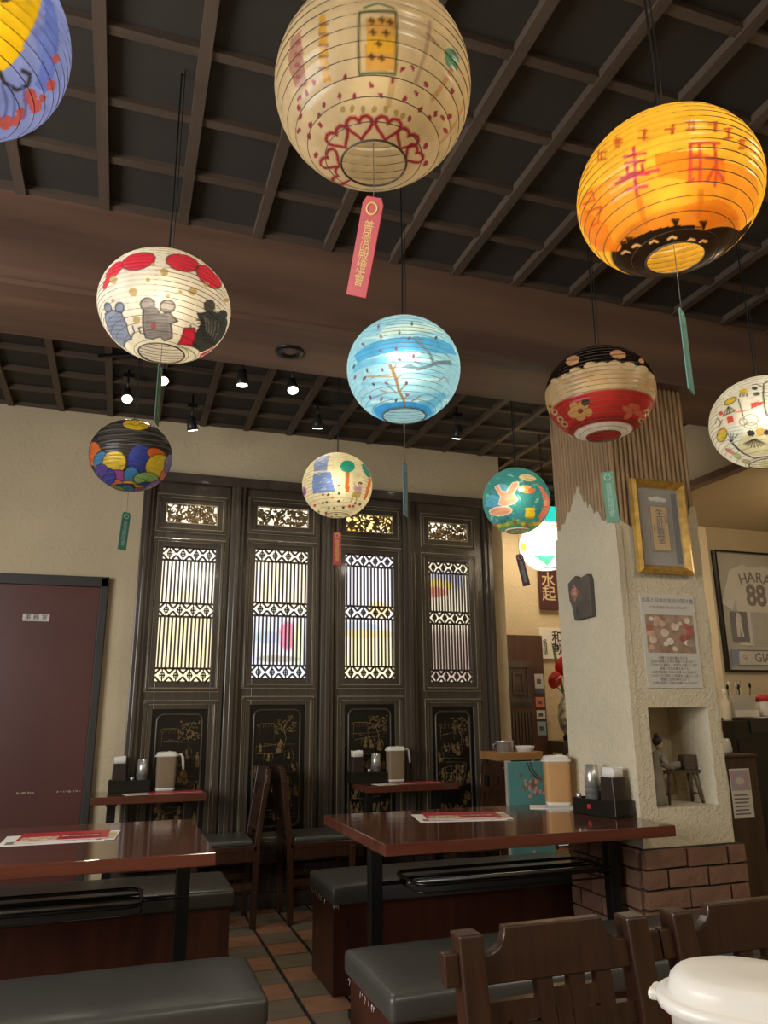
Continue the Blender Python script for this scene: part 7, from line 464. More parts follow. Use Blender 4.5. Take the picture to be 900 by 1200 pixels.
8:[[0,"5fa0cc",0.85,[32.5,-17.9,32.8,-16.7,34.7,-15.4,37.0,-14.7,38.5,-15.1,38.2,-16.3,36.3,-17.6,33.9,-18.3]],[0,"3a8a60",0.85,[34.3,32.1,38.5,35.8,49.1,40.3,59.1,41.7,61.3,40.0,53.7,35.9,42.9,31.4,36.1,30.3]],[0,"2c5a70",0.85,[-35.3,-51.6,-35.9,-50.0,-33.8,-47.1,-30.7,-44.6,-28.1,-43.9,-27.2,-45.4,-28.6,-48.3,-32.0,-50.9]],[0,"5fa8a0",0.85,[52.9,-27.0,51.4,-26.2,51.1,-24.7,52.1,-23.2,53.9,-22.7,55.3,-23.5,55.7,-25.0,54.7,-26.5]],[0,"6fb8b0",0.85,[35.9,-31.0,33.6,-30.1,31.6,-27.2,31.1,-24.2,32.2,-22.7,34.2,-23.6,36.1,-26.4,36.9,-29.5]],[0,"5fa8a0",0.85,[27.8,11.3,29.9,13.7,35.1,15.9,40.7,16.7,42.9,15.4,40.2,12.7,34.8,10.4,29.8,9.9]],[0,"2f7a80",0.85,[2.1,-61.9,3.9,-59.4,9.3,-55.5,14.8,-52.4,17.9,-51.9,17.2,-54.2,12.6,-58.1,6.1,-61.4]],[0,"5fa0cc",0.85,[-55.0,-15.3,-58.0,-15.8,-64.5,-14.5,-72.1,-11.8,-75.2,-9.5,-69.8,-9.7,-62.0,-11.4,-56.4,-13.6]],[0,"2f7a80",0.85,[-36.6,-45.8,-33.8,-44.5,-27.7,-43.1,-22.1,-42.3,-19.8,-42.7,-21.9,-44.2,-27.7,-45.7,-34.0,-46.4]],[0,"6fb8b0",0.85,[23.9,-35.2,24.3,-33.3,27.0,-32.0,30.4,-31.8,32.7,-33.1,32.4,-35.0,29.7,-36.4,26.1,-36.5]],[0,"5fa8a0",0.85,[-3.1,-36.4,-4.8,-37.0,-8.5,-36.7,-11.9,-35.6,-13.0,-34.4,-11.2,-33.9,-7.7,-34.2,-4.3,-35.3]],[0,"3a8a60",0.85,[52.9,-29.2,51.2,-30.5,46.7,-31.1,42.3,-30.5,40.5,-29.2,42.0,-28.0,46.1,-27.6,50.6,-28.1]],[0,"8fc4b4",0.85,[-32.7,-10.3,-33.3,-9.0,-32.5,-7.6,-30.9,-6.9,-29.4,-7.3,-28.8,-8.7,-29.6,-10.1,-31.2,-10.8]],[0,"5fa0cc",0.85,[-59.3,-48.4,-60.7,-46.7,-58.6,-42.7,-55.4,-38.8,-52.4,-37.1,-50.7,-38.7,-51.3,-42.6,-54.9,-46.7]],[0,"3a78b0",0.85,[11.0,9.1,11.0,10.3,12.0,11.7,13.5,12.4,14.5,12.0,14.5,10.7,13.5,9.4,12.1,8.7]],[0,"3a78b0",0.85,[42.7,-17.4,41.8,-16.5,41.8,-14.6,42.6,-12.7,43.8,-11.9,44.6,-12.8,44.6,-14.7,43.9,-16.6]],[0,"2f7a80",0.85,[22.2,16.2,20.2,15.8,17.1,17.4,14.8,20.1,14.5,22.4,16.6,22.7,19.7,21.0,22.1,18.3]],[0,"2f7a80",0.85,[-6.6,1.2,-8.1,0.7,-9.6,1.4,-10.2,3.1,-9.6,4.6,-8.1,5.1,-6.6,4.3,-6.0,2.7]],[0,"8fc4b4",0.85,[-1.7,30.1,-4.1,29.8,-9.3,31.8,-14.9,35.4,-17.4,38.3,-14.7,38.4,-8.7,35.8,-3.4,32.4]],[0,"2c5a70",0.85,[-33.1,2.9,-34.8,4.6,-35.1,6.7,-33.6,8.0,-31.4,7.8,-29.7,6.1,-29.5,4.0,-30.9,2.7]],[0,"6fb8b0",0.85,[-29.1,-39.8,-32.1,-39.3,-34.0,-36.8,-34.0,-33.6,-32.0,-31.8,-29.3,-32.2,-27.3,-34.6,-27.1,-37.8]],[0,"2f7a80",0.85,[13.1,27.4,10.7,27.3,8.8,29.8,8.5,33.6,10.1,36.7,12.7,36.8,14.6,34.0,14.6,30.1]],[0,"5fa8a0",0.85,[46.5,-56.8,44.3,-57.9,36.9,-58.5,29.1,-58.1,25.6,-57.1,27.9,-56.2,34.5,-55.8,42.1,-56.1]],[0,"5fa0cc",0.85,[-62.3,-7.2,-63.9,-5.4,-63.8,-2.3,-62.3,0.4,-60.0,1.1,-58.3,-0.7,-58.2,-3.9,-59.9,-6.6]],[0,"2f7a80",0.85,[-76.9,-48.3,-68.7,-47.4,-59.1,-47.5,-52.7,-48.7,-51.8,-50.6,-57.3,-52.3,-67.4,-52.2,-76.6,-50.3]],[0,"3a78b0",0.85,[-21.1,-34.5,-19.1,-33.3,-14.9,-32.7,-10.7,-32.9,-9.0,-34.0,-10.7,-35.3,-15.1,-36.0,-19.4,-35.7]],[0,"3a8a60",0.85,[44.4,20.7,44.9,22.7,49.0,26.9,56.4,31.4,62.8,33.6,59.5,30.6,52.6,25.5,47.2,21.7]],[0,"3a78b0",0.85,[-48.0,-33.9,-48.6,-31.7,-45.9,-27.9,-42.0,-24.8,-38.9,-24.1,-37.9,-26.2,-39.9,-30.0,-44.1,-33.2]],[0,"2c5a70",0.85,[-12.9,-8.2,-14.4,-7.2,-15.0,-5.0,-14.4,-2.9,-12.8,-2.0,-11.2,-3.0,-10.6,-5.3,-11.3,-7.4]],[0,"8fc4b4",0.85,[34.7,-17.8,33.8,-15.6,35.5,-11.9,38.8,-8.8,41.8,-8.1,42.6,-10.3,40.8,-14.1,37.5,-17.2]],[0,"5fa8a0",0.85,[-51.2,24.2,-55.0,24.0,-72.2,29.8,-68.3,28.0,-68.6,29.4,-66.5,30.5,-66.1,32.2,-56.0,28.1]],[0,"2f7a80",0.85,[-22.9,-25.3,-22.7,-23.5,-20.6,-19.8,-18.1,-16.5,-16.6,-15.4,-16.7,-17.2,-18.5,-20.9,-21.1,-24.3]],[0,"5fa8a0",0.85,[-7.2,-55.6,-9.6,-54.1,-11.3,-49.7,-11.6,-45.2,-10.6,-43.1,-8.7,-44.5,-6.8,-48.5,-6.0,-53.2]],[0,"8fc4b4",0.85,[-41.2,-39.7,-43.4,-38.3,-44.9,-34.0,-45.2,-29.6,-44.0,-27.5,-41.9,-29.0,-40.0,-33.1,-39.7,-37.5]],[0,"3a78b0",0.85,[-49.8,-20.6,-51.8,-20.4,-54.9,-18.9,-57.4,-16.9,-57.6,-15.7,-55.4,-16.0,-52.2,-17.5,-50.0,-19.4]],[0,"3a8a60",0.85,[17.4,31.3,15.0,30.1,12.7,31.3,11.8,34.4,13.0,37.6,15.7,39.1,18.2,37.7,18.7,34.4]],[0,"8fc4b4",0.85,[-5.0,-53.3,-4.9,-50.8,-2.3,-48.4,1.2,-47.3,3.8,-48.2,4.3,-50.6,1.9,-53.1,-2.0,-54.3]],[0,"5fa8a0",0.85,[-30.7,30.6,-33.0,30.2,-39.9,32.0,-49.6,35.8,-57.6,39.8,-52.7,39.3,-41.9,36.0,-33.8,32.8]],[0,"5fa8a0",0.85,[-49.3,-45.2,-52.4,-45.2,-54.4,-43.8,-54.0,-42.0,-51.8,-40.7,-48.9,-40.7,-47.0,-42.0,-47.0,-43.8]],[0,"8fc4b4",0.85,[17.3,-42.8,16.2,-40.6,16.6,-36.1,18.2,-32.0,19.9,-30.6,20.8,-32.6,20.5,-37.0,19.2,-41.3]],[0,"5fa8a0",0.85,[35.1,-0.6,33.0,0.5,31.0,4.5,30.2,9.1,31.2,11.6,33.0,10.4,34.9,6.2,35.8,1.7]],[0,"8fc4b4",0.85,[7.8,-15.5,6.4,-14.5,4.5,-11.3,3.2,-7.7,3.2,-6.0,4.6,-7.1,6.5,-10.3,7.9,-13.8]],[0,"5fa8a0",0.85,[42.1,-55.7,40.5,-53.4,42.1,-49.8,45.7,-47.0,49.2,-46.5,50.6,-48.6,49.4,-52.2,45.9,-55.2]],[0,"3a8a60",0.85,[15.4,8.0,13.3,8.0,11.5,10.1,11.1,13.0,12.4,15.1,14.6,15.0,16.3,12.9,16.6,10.0]],[0,"6fb8b0",0.85,[-1.4,6.2,-3.1,5.7,-5.4,6.9,-6.9,9.2,-6.8,11.3,-5.0,11.8,-2.7,10.4,-1.2,8.1]],[0,"3a8a60",0.85,[99.4,-51.3,93.1,-52.3,90.1,-50.6,78.6,-48.2,81.5,-45.9,91.9,-45.0,92.3,-47.3,91.0,-50.5]],[0,"3a8a60",0.85,[-16.5,14.1,-15.5,15.8,-12.2,17.2,-8.7,17.5,-6.9,16.6,-7.9,14.9,-11.1,13.4,-14.6,13.2]],[0,"5fa8a0",0.85,[-0.3,-21.2,-1.2,-22.8,-2.9,-23.3,-4.4,-22.4,-4.8,-20.6,-3.9,-19.0,-2.2,-18.5,-0.8,-19.4]],[0,"6fb8b0",0.85,[-67.6,27.4,-71.5,29.6,-66.1,29.9,-72.2,34.9,-64.7,33.5,-68.0,34.4,-65.6,31.2,-67.6,29.1]],[0,"2c5a70",0.85,[25.6,3.1,25.8,4.8,27.9,7.5,30.8,9.6,32.8,9.9,32.4,8.2,30.2,5.4,27.4,3.3]],[0,"8fc4b4",0.85,[-33.4,-8.2,-36.0,-7.6,-40.5,-4.3,-44.5,-0.2,-45.5,2.2,-42.4,1.3,-37.5,-2.2,-34.0,-6.0]],[0,"5fa0cc",0.85,[26.7,-33.3,27.4,-30.8,31.8,-28.0,37.4,-26.4,41.0,-27.0,40.4,-29.5,35.9,-32.5,30.1,-34.0]],[0,"6fb8b0",0.85,[46.6,-5.3,49.3,-3.6,56.9,-1.6,66.8,0.0,72.5,0.1,66.5,-2.6,56.8,-5.2,49.3,-6.1]],[0,"2c5a70",0.85,[-26.3,-44.1,-24.7,-42.6,-21.3,-41.5,-17.9,-41.5,-16.4,-42.6,-17.7,-44.2,-21.2,-45.3,-24.9,-45.3]],[0,"3a78b0",0.85,[48.0,-57.0,45.0,-55.2,42.6,-51.5,42.2,-48.0,43.4,-46.8,45.3,-48.4,47.5,-52.0,49.0,-55.6]],[0,"8fc4b4",0.85,[4.9,14.7,4.8,16.0,5.9,17.6,7.5,18.4,8.6,18.1,8.6,16.7,7.5,15.2,6.0,14.3]],[0,"6fb8b0",0.85,[-34.4,-59.7,-35.4,-57.9,-32.8,-54.5,-29.1,-51.3,-26.0,-50.3,-24.7,-51.8,-26.0,-55.2,-30.1,-58.5]],[0,"5fa8a0",0.85,[-63.0,0.2,-64.5,1.8,-64.4,4.5,-63.0,6.7,-60.8,7.1,-59.3,5.4,-59.2,2.7,-60.8,0.5]],[0,"5fa0cc",0.85,[-6.3,3.7,-6.2,5.8,-4.2,8.9,-1.4,11.4,0.5,11.6,0.4,9.4,-1.7,6.2,-4.4,3.9]],[0,"6fb8b0",0.85,[-65.3,3.4,-62.8,4.6,-55.9,4.3,-49.7,3.0,-46.9,1.3,-48.5,-0.2,-53.9,-0.4,-60.9,1.1]],[0,"5fa0cc",0.85,[66.2,-34.2,64.7,-32.2,67.3,-28.1,73.5,-23.9,80.8,-21.8,82.6,-23.6,77.2,-28.5,70.9,-32.8]],[0,"8fc4b4",0.85,[6.3,2.7,6.0,3.9,6.7,5.9,8.0,7.6,9.0,8.0,9.2,6.9,8.5,4.9,7.3,3.1]],[0,"3a8a60",0.85,[-6.3,-33.5,-7.0,-31.1,-5.6,-26.7,-3.0,-22.9,-0.8,-21.8,0.1,-24.1,-1.0,-28.5,-3.7,-32.4]],[0,"5fa8a0",0.85,[-11.0,-25.5,-12.4,-25.7,-14.8,-24.7,-16.8,-23.2,-17.2,-22.0,-15.8,-21.8,-13.4,-22.8,-11.5,-24.3]],[0,"3a78b0",0.85,[-7.3,-4.4,-9.0,-3.2,-9.9,-0.3,-9.5,2.7,-8.1,4.1,-6.4,2.9,-5.5,-0.1,-5.9,-3.1]],[0,"8fc4b4",0.85,[13.1,17.2,11.7,16.6,10.2,17.4,9.5,19.1,10.1,20.8,11.5,21.4,13.0,20.6,13.7,18.9]],[0,"8fc4b4",0.85,[58.1,-21.3,55.5,-20.9,54.3,-19.5,55.1,-17.9,57.5,-17.0,60.2,-17.4,61.5,-18.8,60.7,-20.4]],[0,"5fa8a0",0.85,[-57.8,-36.5,-58.6,-34.6,-56.7,-30.7,-53.9,-27.0,-51.5,-25.6,-50.4,-27.3,-51.4,-31.3,-54.5,-35.1]],[0,"6fb8b0",0.85,[-16.2,-18.9,-16.7,-16.4,-14.8,-12.5,-11.9,-9.2,-9.5,-8.7,-8.9,-11.1,-10.5,-15.1,-13.6,-18.3]],[0,"2f7a80",0.85,[-16.6,-3.5,-18.8,-2.3,-20.5,1.2,-20.8,5.0,-19.6,6.9,-17.4,5.6,-15.6,2.1,-15.3,-1.7]],[0,"2c5a70",0.85,[-51.3,-58.5,-51.3,-56.2,-47.0,-50.8,-42.9,-45.7,-40.0,-43.5,-38.8,-45.5,-40.4,-50.6,-45.6,-56.1]],[0,"6fb8b0",0.85,[-56.6,-0.6,-60.0,1.5,-61.8,4.9,-60.6,7.6,-57.0,7.8,-53.5,5.7,-52.1,2.4,-53.4,-0.2]],[0,"2f7a80",0.85,[33.6,-31.1,32.3,-32.2,29.7,-32.2,27.5,-31.1,26.9,-29.5,28.2,-28.4,30.6,-28.4,32.8,-29.5]],[0,"8fc4b4",0.85,[90.6,-47.1,92.3,-44.9,88.1,-42.8,89.7,-40.8,89.3,-40.8,98.1,-40.8,92.4,-44.5,91.6,-46.7]],[0,"3a78b0",0.85,[-27.3,-14.8,-26.5,-13.8,-24.7,-13.5,-23.0,-14.0,-22.3,-15.0,-23.0,-15.9,-24.8,-16.2,-26.6,-15.8]],[0,"2f7a80",0.85,[-45.5,-30.6,-47.3,-29.0,-47.6,-25.4,-46.6,-21.7,-44.8,-20.2,-43.0,-21.7,-42.3,-25.3,-43.4,-29.0]],[0,"3a78b0",0.85,[-38.5,31.9,-42.1,33.1,-54.2,39.6,-64.7,44.1,-64.0,44.4,-58.3,43.3,-55.6,43.5,-41.6,35.2]],[0,"5fa8a0",0.85,[64.3,29.1,60.4,29.8,65.4,37.1,62.7,40.3,64.8,42.3,71.6,42.4,64.8,35.3,71.4,33.5]],[0,"2c5a70",0.85,[-2.4,14.4,-3.4,13.8,-4.9,14.2,-6.2,15.3,-6.5,16.5,-5.6,17.1,-4.0,16.7,-2.7,15.6]],[0,"5fa0cc",0.85,[-34.4,0.3,-36.8,1.2,-41.8,4.7,-47.1,9.0,-49.1,11.4,-45.8,10.1,-40.1,6.3,-35.6,2.3]],[0,"8fc4b4",0.85,[88.5,-43.1,97.7,-40.1,88.1,-40.2,87.0,-39.3,89.9,-39.0,91.3,-40.0,90.2,-41.8,92.3,-42.6]],[0,"8fc4b4",0.85,[-73.5,-37.9,-74.4,-35.9,-69.3,-33.4,-63.0,-31.5,-58.5,-31.3,-57.4,-33.1,-60.4,-36.0,-67.0,-38.1]],[0,"3a8a60",0.85,[8.0,-15.2,7.0,-13.8,7.0,-10.6,7.9,-7.6,9.2,-6.4,10.2,-7.9,10.3,-11.0,9.4,-14.1]],[0,"3a78b0",0.85,[-28.6,-21.9,-31.6,-21.8,-36.1,-19.1,-39.5,-15.4,-39.7,-12.9,-36.5,-13.2,-32.0,-15.9,-28.7,-19.4]],[0,"3a78b0",0.85,[-23.7,-42.4,-25.7,-43.5,-28.7,-43.4,-30.5,-42.0,-30.3,-40.3,-28.2,-39.3,-25.5,-39.4,-23.6,-40.6]],[0,"5fa0cc",0.85,[-61.3,40.2,-59.4,41.8,-62.3,46.9,-55.3,47.1,-57.5,48.7,-57.4,45.8,-57.7,41.6,-65.8,42.2]],[0,"3a78b0",0.85,[3.7,-39.6,2.0,-39.0,1.0,-37.2,1.3,-35.3,2.7,-34.4,4.4,-34.9,5.4,-36.6,5.2,-38.6]],[0,"5fa0cc",0.85,[10.1,7.0,9.5,8.7,10.5,11.9,12.5,14.7,14.4,15.3,14.9,13.4,13.8,10.2,11.8,7.5]],[0,"5fa0cc",0.85,[24.7,-42.1,24.0,-40.0,25.3,-36.3,27.7,-33.1,29.8,-32.3,30.4,-34.2,29.3,-37.9,27.0,-41.2]],[0,"5fa0cc",0.85,[-51.2,-57.8,-50.7,-56.4,-46.6,-53.6,-42.1,-51.0,-39.3,-50.2,-39.1,-51.5,-41.9,-54.4,-47.1,-57.0]],[0,"5aa4d4",0.8,[-27.5,-6.6,-26.9,-11.2,-29.3,-15.6,-34.4,-19.0,-41.7,-20.5,-49.9,-19.6,-57.2,-16.5,-61.9,-11.9,-62.4,-7.1,-58.4,-3.1,-51.6,-0.4,-43.9,0.6,-36.6,-0.2,-30.9,-2.7]],[0,"6ab0d8",0.7,[-2.7,-3.3,-5.5,-4.8,-10.2,-4.2,-16.0,-1.6,-22.0,2.8,-27.1,8.2,-30.4,13.4,-30.7,17.2,-27.5,18.6,-21.8,17.3,-15.2,13.9,-9.1,9.3,-4.7,4.4,-2.4,-0.0]],[0,"dd9a80",1,[-37.7,14.4,-30.0,17.1,-24.9,4.8,-15.6,0.6,-5.0,16.0,4.3,18.4,5.5,11.0,-4.5,-3.2,2.5,-13.7,-4.3,-19.6,-21.3,-22.9,-32.1,-17.3,-25.5,-5.6]],[1,"f0e0c8",1,1.0,[-37.7,14.4,-30.0,17.1,-24.9,4.8,-15.6,0.6,-5.0,16.0,4.3,18.4,5.5,11.0,-4.5,-3.2,2.5,-13.7,-4.3,-19.6,-21.3,-22.9,-32.1,-17.3,-25.5,-5.6,-37.7,14.4]],[0,"dd9a80",1,[-9.0,-30.7,-11.6,-34.0,-18.7,-36.6,-29.4,-37.4,-41.8,-35.9,-53.4,-32.5,-61.3,-28.0,-62.5,-24.2,-56.5,-21.9,-46.5,-21.0,-35.5,-21.1,-25.1,-22.3,-16.6,-24.3,-10.9,-27.3]],[1,"f4e8d8",1,1.0,[-9.0,-30.7,-11.6,-34.0,-18.7,-36.6,-29.4,-37.4,-41.8,-35.9,-53.4,-32.5,-61.3,-28.0,-62.5,-24.2,-56.5,-21.9,-46.5,-21.0,-35.5,-21.1,-25.1,-22.3,-16.6,-24.3,-10.9,-27.3,-9.0,-30.7]],[0,"e6b458",1,[31.1,3.0,28.9,0.0,24.5,-2.1,18.8,-2.9,13.0,-2.2,8.1,-0.1,5.0,2.9,4.3,6.1,6.2,8.9,10.3,10.7,15.8,11.4,21.9,10.7,27.1,8.8,30.4,6.1]],[0,"f0ead8",1,[15.1,4.0,14.4,1.7,12.8,-0.1,10.5,-1.1,8.1,-1.1,5.9,-0.0,4.5,1.8,4.1,4.1,4.8,6.5,6.4,8.3,8.7,9.3,11.2,9.3,13.4,8.2,14.8,6.3]],[0,"d0704e",1,[33.2,2.5,32.3,0.1,30.3,-1.9,27.5,-3.1,24.6,-3.3,22.0,-2.5,20.4,-0.8,19.9,1.5,20.7,3.8,22.6,5.8,25.4,7.0,28.4,7.3,31.1,6.5,32.8,4.8]],[0,"e0c090",1,[43.0,26.6,38.6,22.9,32.1,20.3,24.7,19.3,17.7,20.0,11.8,22.3,8.2,25.7,7.4,29.3,9.9,32.6,15.5,34.8,23.5,35.6,32.1,35.1,39.5,33.3,43.5,30.3]],[0,"e0c22c",1,[15.9,-27.0,25.1,-26.6,35.0,-25.9,37.8,-33.5,42.3,-41.4,29.9,-42.5,18.4,-43.0,16.8,-34.8]],[0,"b89420",1,[18.4,-43.0,42.3,-41.4,41.7,-45.4,21.4,-46.7]],[0,"d87a62",1,[39.3,15.8,52.6,11.0,67.9,0.8,82.1,-11.6,78.5,-31.9,71.8,-47.3,51.5,-39.7,56.3,-22.5,50.0,-3.0]],[0,"e09a84",1,[69.8,-12.0,69.7,-14.3,67.6,-16.5,64.3,-18.3,60.5,-19.0,57.0,-18.7,54.3,-17.3,53.0,-15.3,53.1,-13.1,54.7,-11.0,57.4,-9.5,61.0,-8.8,64.7,-9.0,67.9,-10.1]],[0,"a8543a",1,[-65.2,-52.1,-77.6,-53.0,-90.8,-50.3,-94.8,-46.5,-94.1,-44.0,-80.0,-44.9,-67.5,-46.5,-62.2,-49.2]],[0,"b8b040",1,[-52.7,-56.2,-62.8,-58.1,-75.9,-56.9,-81.9,-53.7,-75.4,-51.2,-64.3,-50.1,-54.9,-50.7,-50.3,-53.0]],[0,"8a9a3a",1,[-37.7,-57.8,-45.4,-60.3,-55.7,-60.2,-60.3,-57.5,-56.7,-54.4,-48.8,-52.4,-41.1,-52.4,-36.6,-54.5]],[0,"b8b040",1,[-22.2,-56.4,-27.3,-59.2,-35.3,-59.7,-40.1,-57.4,-38.8,-54.1,-33.4,-51.7,-27.0,-51.3,-22.5,-53.1]],[0,"8a9a3a",1,[-9.1,-54.0,-12.5,-56.9,-19.1,-57.7,-24.1,-55.8,-24.3,-52.6,-20.4,-49.9,-14.9,-49.3,-10.4,-50.9]],[0,"a8543a",1,[2.0,-53.0,-0.4,-56.0,-6.4,-57.0,-11.7,-55.3,-12.8,-52.2,-9.8,-49.4,-4.7,-48.6,-0.0,-50.0]],[0,"8a9a3a",1,[13.0,-54.0,11.4,-57.1,5.7,-58.4,-0.3,-56.8,-2.2,-53.6,0.2,-50.8,5.1,-49.8,10.2,-51.0]],[0,"b8b040",1,[26.7,-57.2,26.4,-60.6,20.4,-62.2,12.8,-60.8,9.3,-57.5,11.1,-54.4,16.3,-53.1,22.4,-54.3]],[0,"a8543a",1,[42.5,-58.2,44.1,-61.5,38.2,-63.6,28.6,-62.6,23.0,-59.4,23.6,-56.1,28.9,-54.6,36.1,-55.4]],[0,"8a9a3a",1,[57.1,-55.9,60.2,-59.0,54.3,-61.3,43.5,-61.0,36.3,-58.1,35.9,-54.9,41.0,-53.2,49.2,-53.6]],[0,"c9a43a",1,[72.0,-51.8,76.2,-54.5,69.3,-57.2,57.1,-57.6,48.6,-55.3,47.5,-52.2,52.8,-50.3,62.0,-50.2]],[0,"c9a43a",1,[99.7,-44.6,95.9,-48.1,89.5,-52.0,76.0,-54.3,64.2,-52.9,62.0,-50.0,68.2,-47.7,81.9,-46.3]],[0,"e8d8cc",1,[-81.6,-67.2,-28.7,-65.6,15.3,-65.7,65.3,-69.0,107.6,-75.7,-111.6,-74.0]]],
